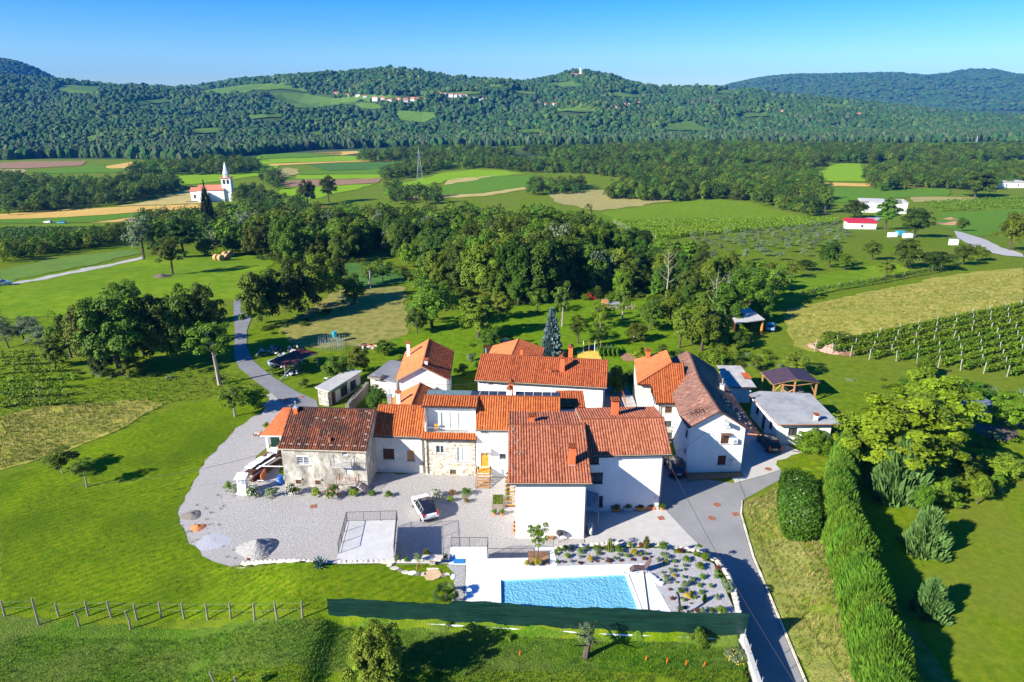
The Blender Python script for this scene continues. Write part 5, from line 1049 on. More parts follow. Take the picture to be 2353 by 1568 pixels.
lw=_n(nw,'ShaderNodeLayerWeight'); lw.inputs['Blend'].default_value=.5; Lw(bp.outputs[0],lw.inputs['Normal']); mr=_n(nw,'ShaderNodeMapRange'); mr.inputs['From Min'].default_value=.16; mr.inputs['From Max'].default_value=.55; mr.inputs['To Min'].default_value=1; mr.inputs['To Max'].default_value=0; Lw(lw.outputs['Facing'],mr.inputs['Value']); mr.inputs['From Min'].default_value=.3; mr.inputs['From Max'].default_value=.62  # paler tint where ripples face the viewer: rippling light put into the colour
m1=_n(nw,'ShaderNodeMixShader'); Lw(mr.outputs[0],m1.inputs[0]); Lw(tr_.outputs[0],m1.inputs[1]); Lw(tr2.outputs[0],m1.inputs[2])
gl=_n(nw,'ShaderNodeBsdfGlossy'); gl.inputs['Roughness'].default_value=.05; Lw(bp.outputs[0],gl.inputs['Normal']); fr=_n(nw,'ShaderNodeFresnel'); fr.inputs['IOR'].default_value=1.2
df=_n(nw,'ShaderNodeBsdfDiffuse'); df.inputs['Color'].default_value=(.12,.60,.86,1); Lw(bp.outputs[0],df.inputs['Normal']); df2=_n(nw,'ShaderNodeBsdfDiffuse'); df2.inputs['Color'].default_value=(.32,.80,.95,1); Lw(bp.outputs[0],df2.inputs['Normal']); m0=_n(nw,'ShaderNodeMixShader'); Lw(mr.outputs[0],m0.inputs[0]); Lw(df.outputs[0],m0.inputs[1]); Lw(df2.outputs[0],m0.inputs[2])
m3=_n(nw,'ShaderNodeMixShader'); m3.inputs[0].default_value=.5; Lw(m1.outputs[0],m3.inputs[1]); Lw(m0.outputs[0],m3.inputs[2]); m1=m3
m2=_n(nw,'ShaderNodeMixShader'); Lw(fr.outputs[0],m2.inputs[0]); Lw(m1.outputs[0],m2.inputs[1]); Lw(gl.outputs[0],m2.inputs[2]); Lw(m2.outputs[0],nw.nodes['Material Output'].inputs['Surface'])
gx,gy=np.meshgrid(np.linspace(0,1,70),np.linspace(0,1,30)); A_,B_,C_,D_=[np.array(p) for p in PO]
PX=(A_[None,None]*(1-gx[...,None])+B_*gx[...,None])*(1-gy[...,None])+(D_*(1-gx[...,None])+C_*gx[...,None])*gy[...,None]
X_=PX[...,0].ravel();Y_=PX[...,1].ravel(); rgw=np.random.RandomState(2); Z_=ZT-.1+.018*np.sin(X_*9+3*np.sin(Y_*5))*np.cos(Y_*11+2*np.sin(X_*6))
i,j=np.meshgrid(np.arange(29),np.arange(69),indexing='ij'); i=i.ravel();j=j.ravel()
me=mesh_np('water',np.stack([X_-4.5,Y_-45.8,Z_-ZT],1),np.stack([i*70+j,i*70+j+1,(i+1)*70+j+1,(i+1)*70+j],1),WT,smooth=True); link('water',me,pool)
# stairs down from the deck
st2=thing('deck_stairs','white concrete stairs going down from the pool deck to the gravel yard','steps',(1.0,50.9,1.2))
for k in range(7): mb=MB(); mb.box((2.0-.32*k,50.9,(2.3-.32*k)/2),(.34,1.0,2.3-.32*k)); mb.build('step',CONCL,st2)
# planter cut in the deck
plb=MB(); plb.prism([(1.4,49.4),(3.2,49.35),(3.25,51.2),(1.4,51.2)],ZT+.04,ZT+.1); single(plb,'planting_bed',SOIL,'small square planting bed with a young tree in the white deck','planting bed',(2.3,50.3,ZT+.04))
# railings
for pts,lb in (([(-5.45,51.85,ZT+.06),(-2.15,51.85,ZT+.06)],'black railing on the rear left edge of the deck above the gravel yard'),([(-2.15,51.85,ZT+.06),(-2.15,50.25,ZT+.06),(1.95,50.3,ZT+.06)],'black railing along the stair recess of the pool deck'),([(2.1,51.8,ZT+.06),(3.7,51.8,ZT+.06)],'short black railing on the deck behind the young tree')):
    r=thing('deck_railing',lb,'railing',pts[0]); rail(r,pts,1.0,.12)
# concrete slab roof with railing
sl_=thing('concrete_platform','flat concrete platform with black railing on three sides beside the parked white car','platform',(-13,53,0))
SP=[(-15.3,49.75),(-10.25,50.05),(-10.9,56.1),(-15.75,55.85)]
mb=MB(); mb.prism(SP,ZT-.22,ZT+.06); mb.build('slab',M('white_concrete',[(.50,.49,.47),(.60,.59,.57)],1.5,.9,.1,20,big=(.42,.40,.37),bigs=.5,bigamt=.35,coord='world'),sl_)
mb=MB(); mb.box((-13,50.2,1.05),(5.2,.25,2.2)); mb.build('rear_wall',CONC,sl_)
for x,y in ((-15.5,55.6),(-11.1,55.9)): mb=MB(); mb.box((x,y,1.1),(.25,.25,2.2)); mb.build('column',CONC,sl_)
rail(sl_,[(-15.32,50.9,ZT+.06),(-15.68,55.78,ZT+.06),(-10.96,56.02,ZT+.06),(-10.35,50.5,ZT+.06)],1.05,.13,every=1.7)
# ---------------- green screen fence on its wall ----------------
FB=[(-14.3,43.3),(-10,43.05),(-5.9,42.85),(.8,42.3),(7.4,41.8),(13.9,41.45),(17.55,41.15)]
gf=thing('screen_fence','dark green mesh screen fence along a low white wall in front of the pool','fence',(1.6,42.3,2))
SCR=M('green_screen',[(.004,.022,.018),(.008,.040,.032)],.8,.28,.7,1.6,stretch=(.35,1,2.2),spec=.55,coord='world',bdist=.2)
cur=[]; 
for a,b in zip(FB[:-1],FB[1:]):
    n=max(2,int(math.dist(a,b)/.35))
    cur+=[(a[0]+(b[0]-a[0])*k/n,a[1]+(b[1]-a[1])*k/n) for k in range(n)]
cur.append(FB[-1]); mb=MB(); rgf=random.Random(3); n=len(cur); H_=[1.95+.10*math.sin(i*.23)+(.25 if i/n>.3 else 0)+.15*i/n for i in range(n)]
rows_=6
for i,(x,y) in enumerate(cur):
    for r in range(rows_): mb.v.append((x,y-.03+.05*math.sin(i*1.1+r*1.7)+rgf.uniform(-.02,.02),1.98+H_[i]*r/(rows_-1)))
for i in range(n-1):
    for r in range(rows_-1): k=i*rows_+r; mb.f.append((k,k+rows_,k+rows_+1,k+1)); mb.m.append(0)
mb.build('screen',SCR,gf,smooth=True)
for i in range(0,n,7): x,y=cur[i]; mb=MB(); mb.tube([(x,y+.08,1.7),(x,y+.08,2.0+H_[i])],.028,6); mb.build('post',METAL,gf)
for a,b in zip(FB[1:-1],FB[2:]): mb=MB(); d_=(b[0]-a[0],b[1]-a[1]); mb.box(((a[0]+b[0])/2,(a[1]+b[1])/2-.06,1.9),(math.hypot(*d_),.3,.36),math.atan2(d_[1],d_[0])); mb.build('footing',PAVE,gf)
ww=thing('roadside_wall','white concrete roadside wall with thin posts below the end of the green screen','wall',(17.3,37,0)); 
mb=MB(); mb.prism([(17.25,41.2),(17.6,41.2),(17.1,34),(16.7,26),(16.35,26),(16.75,34)],-.2,2.25); mb.build('wall_body',CONCL,ww)
for k in range(6): mb=MB(); y=40.9-k*1.5; mb.tube([(17.35-(40.9-y)*.06,y,2.2),(17.35-(40.9-y)*.06,y,3.2)],.025,5); mb.build('post',GALV,ww)
# dark curved pipe post at the fence end
mb=MB(); mb.tube([(12.9,42.9,2.4),(12.9,42.95,3.6),(12.75,43.0,4.5),(12.6,43.0,4.75)],.09,8); single(mb,'curved_post',METAL,'dark curved post standing at the end of the pool deck by the screen','post',(12.9,42.9,2.4))
# rockery surface of pale gravel
ROCK=[(3.9,49.4),(11.5,49.75),(11.85,47.5),(12.75,43.0),(12.9,41.75),(17.3,41.4),(17.6,43.5),(18.05,46.5),(18.1,47.9),(17.7,50.0),(16.3,51.25),(13.4,52.05),(8.9,52.35),(4.0,51.7)]
vs,tr=cutface(ROCK); 
wsheet('rockery_gravel',[(3.6,49.0),(11.2,49.4),(11.5,47.3),(12.3,43.0),(12.4,41.6),(17.5,41.25),(17.8,43.5),(18.2,46.5),(18.25,48.1),(17.8,50.15),(16.35,51.4),(13.4,52.2),(8.9,52.5),(3.6,51.85)],GRAVELB,.014,step=.8)
wsheet('gravel_strip',[(-5.5,50.0),(-5.5,49.3),(-4.0,49.3),(-3.8,43.2),(-4.9,43.2),(-4.75,46),(-4.9,48.2),(-5.6,49.2)],GRAVEL,.05,step=.6)
wsheet('gravel_strip',[(-10.1,50.0),(-5.6,50.0),(-5.6,49.5),(-10,49.45)],GRAVELB,.05,step=.6)
# wooden post and wire fence, lower left
WF_=thing('post_fence','line of weathered wooden posts with thin wire across the lower left lawn','fence',(-28,44.5,1))
PPX=[(12,1417,36),(90,1437,62),(136,1417,30),(203,1416,34),(257,1420,38),(315,1425,38),(371,1421,37),(424,1424,38),(478,1425,39),(530,1423,38),(585,1426,40),(638,1424,40),(695,1420,38),(-45,1414,36),(-110,1412,36)]
pw=[]
for px,py,h in PPX:
    b=U(px,py); a,dy,dz=dirs(px,py-h); H_=CH+b.y/dy*dz-b.z; mb=MB(); lx=rgf.uniform(-.08,.08); mb.tube([b-Vector((0,0,.2)),b+Vector((lx,0,H_*.5)),b+Vector((lx*1.3,.02,H_))],[.085,.075,.07],6); mb.build('post',WOODG,WF_); pw.append(b+Vector((lx,0,H_*.9)))
pw.sort(key=lambda v:v.x)
mb=MB()
for a,b in zip(pw[:-1],pw[1:]):
    for q in (0,-.6): mb.tube([a+Vector((0,0,q)),b+Vector((0,0,q))],.003,3,cap=False)
mb.build('wire',GALV,WF_,kind='stuff')
k_=0
for px,py,h,lb in ((182,1440,33,'short leaning grey post standing in front of the wire fence'),(300,1447,42,'leaning wooden post beside bare earth in the lower field'),(494,1590,46,'weathered wooden post at the lower edge of the field beside a fence gap'),(549,1600,44,'split grey post at the lower edge of the field')):
    b=U(px,py); a,dy,dz=dirs(px,py-h); H_=CH+b.y/dy*dz-b.z; mb=MB(); mb.tube([b-Vector((0,0,.2)),b+Vector((.05,0,H_*.5)),b+Vector((-.12,0,H_))],[.08,.07,.065],6); single(mb,'wooden_post',WOODG,lb,'post',b)
# ---------------- vegetation: trees singled out ----------------
treep(278,862,636,165,'hero','tall dark broad tree, the biggest in the clump left of the lane',thick=1.0,cb=.06)
treep(214,858,688,115,'mid','bright green tree on the left flank of the dark clump above the grove',cb=.05)
treep(163,822,706,88,'bright','light green bushy tree beside the silvery olive trees at left',cb=.1)
treep(368,838,660,130,'dark','dark rounded tree in the middle of the clump by the lane',cb=.0)
treep(430,836,655,115,'dark','dark tree with dense low crown right of the middle of the lane clump',cb=0)
treep(488,824,632,100,'dark','dark tree overhanging the lane bend at the right end of the clump',cb=.04)
treep(330,812,690,90,'dark','dark tree in the second row of the lane clump',cb=.05)
treep(505,884,716,128,'open','airy light green locust tree with two slim trunks by the lane',pale=True,cb=.3)
treep(240,865,800,60,'dark','low dark ivy bush at the foot of the tallest tree in the clump',cb=.0)
treep(310,864,815,70,'mid','low shrub under the tallest tree in the clump',cb=.0)
treep(397,632,534,98,'openmid','solitary round tree on the mown meadow with a shadow to its right')
treep(331,597,490,70,'grey','silvery willow at the edge of the meadow track')
treep(372,594,505,60,'mid','green tree standing behind the solitary meadow tree')
treep(425,592,492,86,'dark','dark dense tree right of the willow')
treep(470,590,548,36,'mid','small round bush at the meadow edge near the pale dead tree',cb=.05)
treep(535,585,528,42,'mid','small round tree behind the hay bales',cb=.05)
treep(540,958,880,76,'openmid','small fruit tree on the lawn beside the gravel lane',pale=True)
treep(585,940,885,60,'bright','bright leafy bush on the lawn by the lane junction',cb=0)
treep(143,1088,1030,110,'openmid','low spreading apple tree at the edge of the left lawn',pale=True,cb=.25,thick=.7)
treep(200,1120,1052,62,'openmid','small young apple tree on the left lawn right of the spreading apple tree',pale=True,cb=.35)
treep(588,754,612,84,'mid','feathery tree on the right side of the lane bend',cb=0)
treep(632,742,605,84,'dark','dark tree behind the feathery tree right of the lane',cb=0)
treep(690,722,588,110,'dark','broad dark tree right of the lane with deep shade below',cb=0)
treep(742,700,572,100,'mid','green tree at the right end of the lane side trees',cb=0)
treep(775,668,590,60,'dark','dark narrow tree at the far end of the lane side trees',cb=0)
treep(848,655,608,44,'openmid','small round fruit tree by the bean field',pale=True); treep(880,648,606,60,'openmid','wider fruit tree beside the bean field, right one of the pair',pale=True)
treep(993,754,636,118,'mid','large dark oak in the garden behind the white gable house',thick=1.1)
treep(958,766,708,60,'dark','small dark tree left of the large garden oak')
treep(1098,778,668,96,'bright','yellow green leafy tree with orange tips right of the large oak',cb=.03)
treep(1190,704,624,56,'mid','slim tree with bare trunk in the upper garden')
treep(1132,805,750,66,'mid','small tree by the farm machinery behind the orange roof')
treep(1267,822,702,56,'spruce','silver blue spruce in the garden behind the long house',name='spruce_tree',cb=.02)
treep(1292,750,640,54,'openmid','light green pear tree beyond the blue spruce',pale=True)
treep(1328,790,718,66,'openmid','round fruit tree right of the blue spruce')
treep(1380,755,690,72,'openmid','light fruit tree beside the chicken run',pale=True); treep(1430,735,660,52,'openmid','taller fruit tree right of the chicken run',pale=True)
treep(1375,800,735,50,'openmid','thin young tree in the middle of the garden lawn')
treep(1462,785,738,54,'mid','round dense bush beside the white box in the garden',cb=.02)
treep(1472,838,790,50,'lime','yellow green shrub by the vegetable beds',cb=0)
treep(1612,806,688,88,'bright','light green cherry tree with forked trunk left of the white carport',thick=1.1)
treep(1560,800,700,62,'mid','leafy tree between garden and cherry tree'); treep(1700,800,755,60,'mid','round bush in front of the white carport',cb=0); treep(1718,765,730,40,'mid','small bush against the white carport',cb=0)
treep(1665,760,640,95,'mid','leafy tree at the corner of the wood behind the carport'); treep(1770,700,600,88,'openmid','leaning walnut at the right end of the wood',pale=True); treep(1720,720,610,110,'mid','broad green tree at the edge of the wood above the carport')
treep(1828,862,806,78,'openmid','olive green round tree behind the purple barn')
treep(1415,905,838,64,'bright','leafy fig bush beside the long white house',cb=0); treep(1448,880,848,40,'bright','bright bush next to the parked cars behind the houses',cb=0)
treep(868,940,882,58,'mid','leafy bush inside the ruined walls',cb=0); treep(780,885,812,80,'bright','round bright bay bush beside the stone shed',cb=0); treep(825,860,790,66,'mid','loose grey green bush behind the bay bush',cb=0); treep(885,815,780,60,'bright','ivy covered bush mound by the scrap pile',cb=0)
# right side
treep(2050,1110,885,300,'lime','huge yellow green walnut tree spreading above the cypress hedge',cb=.1,thick=.8)
treep(2125,1015,842,220,'lime','second yellow green tree behind the huge walnut toward the vineyard',cb=.1)
treep(1970,1065,930,130,'lime','yellow green tree at the left end of the walnut group',cb=.05)
treep(2310,985,895,110,'bright','dense domed bush at the right edge beside the dark water tank',cb=.0)
treep(2060,1140,1000,110,'pine','dark feathery conifer at the top of the cypress hedge',cb=0)
treep(2160,1160,1095,80,'mid','leafy shrub at the upper edge of the east lawn',cb=0); treep(2215,1110,1040,80,'mid','grey green shrub in the upper east garden',cb=0); treep(2300,1100,1040,90,'mid','leafy shrub by the brush pile at the right edge',cb=0)
treep(2075,1150,1085,60,'openmid','small elder bush at the start of the east lawn shade',cb=.1); treep(2110,1195,1110,50,'bright','young apple tree on the east lawn near the hedge',cb=.3)
treep(2245,1160,1088,52,'bright','upright young tree with yellowish trunk base on the east lawn',cb=.25); treep(2285,1135,1080,36,'bright','smaller upright sapling behind the young tree on the east lawn',cb=.1)
treep(2125,1266,1172,84,'pine','grey green young pine with a dark shadow on the east lawn',name='pine_tree',cb=0)
treep(2135,1412,1335,70,'pine','lower young pine beside the hedge shadow on the east lawn',name='pine_tree',cb=0)
treep(1868,1040,985,96,'bright','leafy kiwi vine bush against the flat roofed building',cb=0); treep(1900,1010,975,60,'lime','yellow green bush at the corner of the flat roofed building',cb=0)
# foreground
treep(868,1585,1418,150,'hero','young leafy oak at the bottom edge in front of the green screen',thick=.6,cb=.05)
treep(838,1560,1450,80,'mid','lower side shoot tree beside the young oak',cb=0)
# laurel hedge and leyland cypress hedge
def hedge_block(name,label,cat,box,mat,dens,leaf,rz=0,seed=1,round_=.5):
    cx,cy,cz,lx,ly,lz=box; rgq=np.random.RandomState(seed); n=int(dens*(2*(lx*lz+ly*lz)+lx*ly))
    d=rgq.normal(0,1,(n,3)); d/=np.abs(d).max(1)[:,None]**.55*np.linalg.norm(d,axis=1)[:,None]**.45; nn=d/np.linalg.norm(d,axis=1)[:,None]
    k=rgq.uniform(.86,1.02,n)[:,None]; P=d*np.array([lx/2,ly/2,lz/2])*k; P[:,2]+=lz/2
    c,s_=math.cos(rz),math.sin(rz); P=np.stack([P[:,0]*c-P[:,1]*s_,P[:,0]*s_+P[:,1]*c,P[:,2]],1); nn=np.stack([nn[:,0]*c-nn[:,1]*s_,nn[:,0]*s_+nn[:,1]*c,nn[:,2]],1)
    keep=P[:,2]>0; V,f=cards(P[keep],nn[keep],leaf,rgq,jit=.45); t=thing(name,label,cat,(cx,cy,cz)); link('foliage',mesh_np(name,V,f,mat),t)
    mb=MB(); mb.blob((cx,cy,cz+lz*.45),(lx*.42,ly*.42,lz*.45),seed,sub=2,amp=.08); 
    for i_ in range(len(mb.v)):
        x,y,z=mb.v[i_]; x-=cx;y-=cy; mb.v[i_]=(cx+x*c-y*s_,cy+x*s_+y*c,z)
    mb.build('shade_core',M('inner_shade',[(.02,.035,.01),(.03,.05,.015)],4,.95),t); return t  # solid dark blob inside the leaves, stands in for the hedge's inner shade
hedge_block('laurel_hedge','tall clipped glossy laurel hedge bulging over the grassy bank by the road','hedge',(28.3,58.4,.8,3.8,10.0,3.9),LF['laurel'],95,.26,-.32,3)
HL=[(38.6,69.8),(36.3,66),(34.2,62.5),(32.6,59.5),(31.6,57),(30.8,54.4),(30.2,51.9),(29.5,49.6),(28.9,47.4),(28.3,45.3),(27.7,43.2),(27.1,41.2),(26.5,39.3),(26.0,37.4),(25.4,35.5),(24.9,33.5),(24.4,31.3)]
NM=['at the top end behind the laurel','second from the top end','third from the top end, behind the laurel','behind the lower end of the laurel','just below the laurel','beside the red spotted shrine','opposite the upper young pine','above the middle of the row','in the middle of the row','below the middle of the row','opposite the lower young pine','just below the lower young pine','fifth from the bottom edge','fourth from the bottom edge','third from the bottom edge','second from the bottom edge','cut by the bottom edge']
for i,((x,y),nm) in enumerate(zip(HL,NM)):
    nm=nm.replace('beside the red spotted shrine','by the orange marker').replace('lower end of the ','').replace('third from the top end, ','third from top, '); x2,y2=HL[min(i+1,len(HL)-1)]; tree((x+x2)/2-.3,(y+y2)/2-.2,4.2+.3*math.cos(i*2.3),1.45,'leyland','full cypress closing a gap in the long hedge, '+nm.replace('at the top end behind the laurel','at its top end'),'cypresses of the long hedge',name='cypress_tree',cb=0)
    tree(x+.2,y,4.3+.35*math.sin(i*2.1),1.6,'leyland','feathery cypress of the long hedge, '+nm.replace('at the top end behind the laurel','at its top end').replace('beside the red spotted shrine','by the orange marker').replace('lower end of the ','').replace('third from the top end, ','third from top, '),'cypresses of the long hedge',name='cypress_tree',cb=0,ry=1.15)
    if i%1==0: tree(x-.7,y-.9,3.7+.3*math.cos(i*1.7),1.3,'leyland','lower cypress on the hedge road side, '+nm.replace('at the top end behind the laurel','at its top end').replace('beside the red spotted shrine','by the orange marker').replace('lower end of the ','').replace('third from the top end, ','third from top, '),'cypresses of the long hedge',name='cypress_tree',cb=0)
treep(485,545,418,24,'cypress','tall slim dark columnar cypress in front of the church',name='cypress_tree',cb=.02,thick=.4)
# ---------------- cars ----------------
def paint(n,c): return M(n,[c,V3(c,1.08)],2,.28,coat=.6,spec=.5)
def car(loc,head,mat,label,L=4.3,Wd=1.82,H=1.5,roofblack=False,kind='hatch'):
    sx,sy,sz=L/4.4,Wd/1.84,H/1.6; t=thing('car',label,'car',loc,head)
    ST=[(2.2,.38,.60,.62,.60,.5),(2.1,.25,.78,.80,.80,.66),(1.6,.22,.93,.97,.90,.74),(1.0,.22,1.0,1.06,.92,.78),(.3,.22,1.04,1.50,.92,.64),(-.4,.22,1.06,1.60,.93,.66),(-1.2,.22,1.08,1.56,.92,.64),(-1.75,.22,1.09,1.44,.90,.60),(-2.1,.25,1.0,1.04,.88,.72),(-2.2,.38,.85,.87,.78,.62)]
    if kind=='sedan': ST[6]=(-1.1,.22,1.06,1.45,.92,.62); ST[7]=(-1.6,.22,1.02,1.06,.9,.7)
    V=[];R_=[]
    for x,zb,zbelt,zrf,hb,hr in ST:
        r=[(-hb*.9,zb),(-hb,(zb+zbelt)/2),(-hb*.975,zbelt),(-hr,zrf-.04),(-hr*.5,zrf),(hr*.5,zrf),(hr,zrf-.04),(hb*.975,zbelt),(hb,(zb+zbelt)/2),(hb*.9,zb)]
        R_.append([Vector((x*sx,y*sy,z*sz)) for y,z in r])
    mb=MB(); n=10
    for r in R_: mb.v+=[tuple(p) for p in r]
    for i in range(len(ST)-1):
        for j in range(n): mb.f+=[(i*n+j,i*n+(j+1)%n,(i+1)*n+(j+1)%n),(i*n+j,(i+1)*n+(j+1)%n,(i+1)*n+j)]; mb.m+=[0,0]
    mb.f+= [tuple(range(n-1,-1,-1)),tuple((len(ST)-1)*n+j for j in range(n))]; mb.m+=[0,0]
    def bld(mb,name,m,par=t,**k):
        me=bpy.data.meshes.new(name); me.from_pydata(mb.v,[],mb.f); me.materials.append(m); me.update()
        if k.get('smooth'): me.polygons.foreach_set('use_smooth',[True]*len(mb.f))
        return link(name,me,par)
    bld(mb,'body',mat)
    def strip(i,j0,j1,name,ins=0.,out=.016,m=GLASSB):
        q=MB()
        for j in range(j0,j1):
            P=[R_[i][j],R_[i][j+1],R_[i+1][j+1],R_[i+1][j]]; cc=(P[0]+P[1]+P[2]+P[3])/4; P=[cc+(p-cc)*(1-ins) for p in P]
            nn=(P[2]-P[0]).cross(P[3]-P[1]).normalized()
            if nn.dot(cc-Vector((cc.x*.8,0,.6)))<0: nn=-nn
            q.add([p+nn*out for p in P],[(0,1,2),(0,2,3)])
        bld(q,name,m)
    strip(3,3,6,'windscreen'); strip(2,3,6,'cowl',m=GLASSB) if roofblack and False else None
    k=6 if kind=='sedan' else 7; strip(k,3,6,'rear_window')
    for j in (2,6):
        for a in ((4,5) if kind=='sedan' else (3,4,5,6)): strip(a,j,j+1,'side_window',.07 if a>3 else .2,.02)
    if roofblack:
        for a in (4,5,6): strip(a,3,6,'roof_panel')
        strip(7,2,3,'pillar_panel'); strip(7,6,7,'pillar_panel')
    for wx in (1.38*sx,-1.36*sx):
        for wy in (-1,1):
            q=MB(); y=wy*.80*sy; q.tube([(wx,y-.12,.33),(wx,y+.12,.33)],.34,14); w_=bld(q,'wheel',RUBBER); q=MB(); q.tube([(wx,y+wy*.115,.33),(wx,y+wy*.135,.33)],.21,10); bld(q,'rim',GALV,w_)
    for wy in (-1,1):
        q=MB(); q.box((-2.13*sx,wy*.72*sy,.95*sz),(.16,.2,.34)); bld(q,'tail_light',REDG); q=MB(); q.box((2.08*sx,wy*.62*sy,.72*sz),(.14,.3,.14)); bld(q,'headlight',M('lamp_glass',[(.6,.62,.65),(.75,.76,.78)],4,.15))
        q=MB(); q.box((.85*sx,wy*1.0*sy,1.05*sz),(.14,.16,.12)); bld(q,'wing_mirror',mat)
    q=MB(); q.box((-2.215*sx,0,.72*sz),(.03,.5,.12)); bld(q,'number_plate',PLATE)
    q=MB(); q.box((-2.12*sx,0,.42*sz),(.22,1.5*sy,.2)); q.box((2.1*sx,0,.42*sz),(.22,1.4*sy,.2)); bld(q,'bumper',METAL)
    return t
def carp(f,r,mat,label,z=0,**k):
    a=U(*f,z) if z is not None else U(*f); b=U(*r,z) if z is not None else U(*r); c=(a+b)/2; d=a-b; 
    if z is None: c.z=g1(c.x,c.y)+.05
    return car(c,math.atan2(d.y,d.x),mat,label,**k)
PW=paint('paint_white',(.78,.79,.80)); PK=paint('paint_black',(.012,.014,.022)); PRD=paint('paint_dark_red',(.05,.006,.012)); PBL=paint('paint_blue',(.05,.38,.55)); PSV=paint('paint_silver',(.30,.36,.42)); PGB=paint('paint_grey_blue',(.12,.17,.24))
carp((962,1151),(991,1202),PW,'white car with black roof parked on the gravel courtyard',L=4.4,Wd=1.9,H=1.6,roofblack=True)
carp((1752,1008),(1779,1043),PK,'black hatchback parked between the gable house and flat roofed building',z=.03)
carp((1538,1058),(1560,1104),PRD,'dark red car half hidden in the shade of the street between white houses',z=.03)
carp((1770,748),(1769,768),PBL,'light blue old hatchback beside the white roofed carport',z=None,L=3.7,Wd=1.65,H=1.4)
carp((1408,866),(1409,888),PGB,'grey blue car at the end of the street behind the long white house',z=.03)
carp((628,842),(668,836),PSV,'grey car parked under the maroon sheet roof',z=None)
carp((28,655),(-22,659),PSV,'silver blue car driving on the meadow track at the left edge',z=None)
for px,py,m,lb in ((110,513,PW,'white car on the far vineyard road, the left one of the pair'),(142,514,PBL,'blue car on the far vineyard road next to the white one'),(300,509,PGB,'dark grey van on the far road by the wheat'),(335,508,PW,'white car on the far road below the wheat field'),(365,508,PRD,'dark red car on the far road behind the white one'),(470,505,PBL,'blue car among the trees near the church'),(490,506,PW,'white car among the trees near the church')):
    carp((px-7,py),(px+7,py),m,lb,z=None)
# ---------------- shrubs and pots ----------------
SH={}
def shproto(k):
    if k not in SH:
        if k=='grass': SH[k]=plume_mesh('shrub_grass',leafmat('ornamental_grass',(.16,.20,.05)),4,260,.55,'cone',2.2)
        else: SH[k]=crown_mesh('shrub_'+k,LF[k],len(SH)+3,'round',ncl=26,per=64,leaf=.17,clr=.32,ar=.62)
    return SH[k]
BL={}
def blossom(mat,n,seed,r=.03):
    k=(mat.name,n,seed)
    if k not in BL:
        rg=np.random.RandomState(seed); d=rg.normal(0,1,(n,3)); d/=np.linalg.norm(d,axis=1)[:,None]; d[:,2]=np.abs(d[:,2]); P=d*.98; P[:,2]=.3+d[:,2]*.72; V,f=cards(P,d,.10,rg,asp=1,jit=.3); BL[k]=mesh_np('blossoms',V,f,mat)
    return BL[k]
WF=M('white_petals',[(.75,.75,.68),(.85,.85,.8)],5,.6); RF=M('red_petals',[(.55,.01,.01),(.75,.03,.02)],5,.6); PF_=M('pink_petals',[(.6,.12,.2),(.75,.3,.38)],5,.6)
def shrub(x,y,r,h,k,label,group=None,z=None,bl=None,name='shrub',cat='shrub',nb=60):
    z=g1(x,y) if z is None else z; t=thing(name,label,cat,(x,y,z-.03),random.Random(int(x*97+y*31)).uniform(0,6),group)
    link('foliage',shproto(k),t,(0,0,0),None,(r,r,h))
    if bl is not None: link('blossoms',blossom(bl,nb,len(label)%5+1),t,(0,0,0),None,(r,r,h))
    return t
def shp(px,py,wpx,k,label,group=None,z=None,hf=.85,**kw):
    b=U(px,py,z); d=b.y*ct-(b.z-CH)*st; r=wpx*d/F/2; return shrub(b.x,b.y,r,r*2*hf,k,label,group,b.z,**kw)
gy='shrubs planted along the edge of the gravel courtyard'
for a in ((582,1140,34,'bright','large white flowering bush beside the white meter pillar',WF),(625,1142,32,'olive','pale silvery round bush in front of the timber stack',None),(672,1138,34,'mid','leafy green bush below the first basement window of the old house',WF),(727,1141,26,'lime','yellow green shrub below the second basement window',None),(764,1143,40,'mid','pink flowering oleander in front of the old house',PF_),(813,1142,24,'lime','low round yellow green bush before the rusty lower balcony',None),(855,1138,18,'bright','small upright sprig at the corner of the old house',None),(893,1142,20,'bright','small round green bush alone on the gravel, left of the white car',None),(1002,1146,30,'olive','round bush with whitish dots right beside the white car',WF),(1040,1138,18,'mid','small red flowering bush near the wooden steps',RF),(1071,1139,26,'bright','feathery green bush right of the red flowering one',None),(1035,1154,18,'lime','low yellow green cushion in front of the red flowering bush',None),(1071,1156,18,'mid','low pink red flowering bush nearest the planter box',PF_),(525,1124,22,'lime','straggly yellow weed patch by the lane side of the meter pillar',None),(541,1131,24,'olive','grey green bush just left of the meter pillar',None)):
    shp(a[0],a[1],a[2],a[3],a[4],gy,0.,bl=a[5],nb=130)
CW={'mid':'green','bright':'bright green','dark':'dark green','lime':'yellow green','olive':'grey green','grey':'silvery','gold':'golden yellow','brown':'reddish brown','grass':'wispy grassy'}
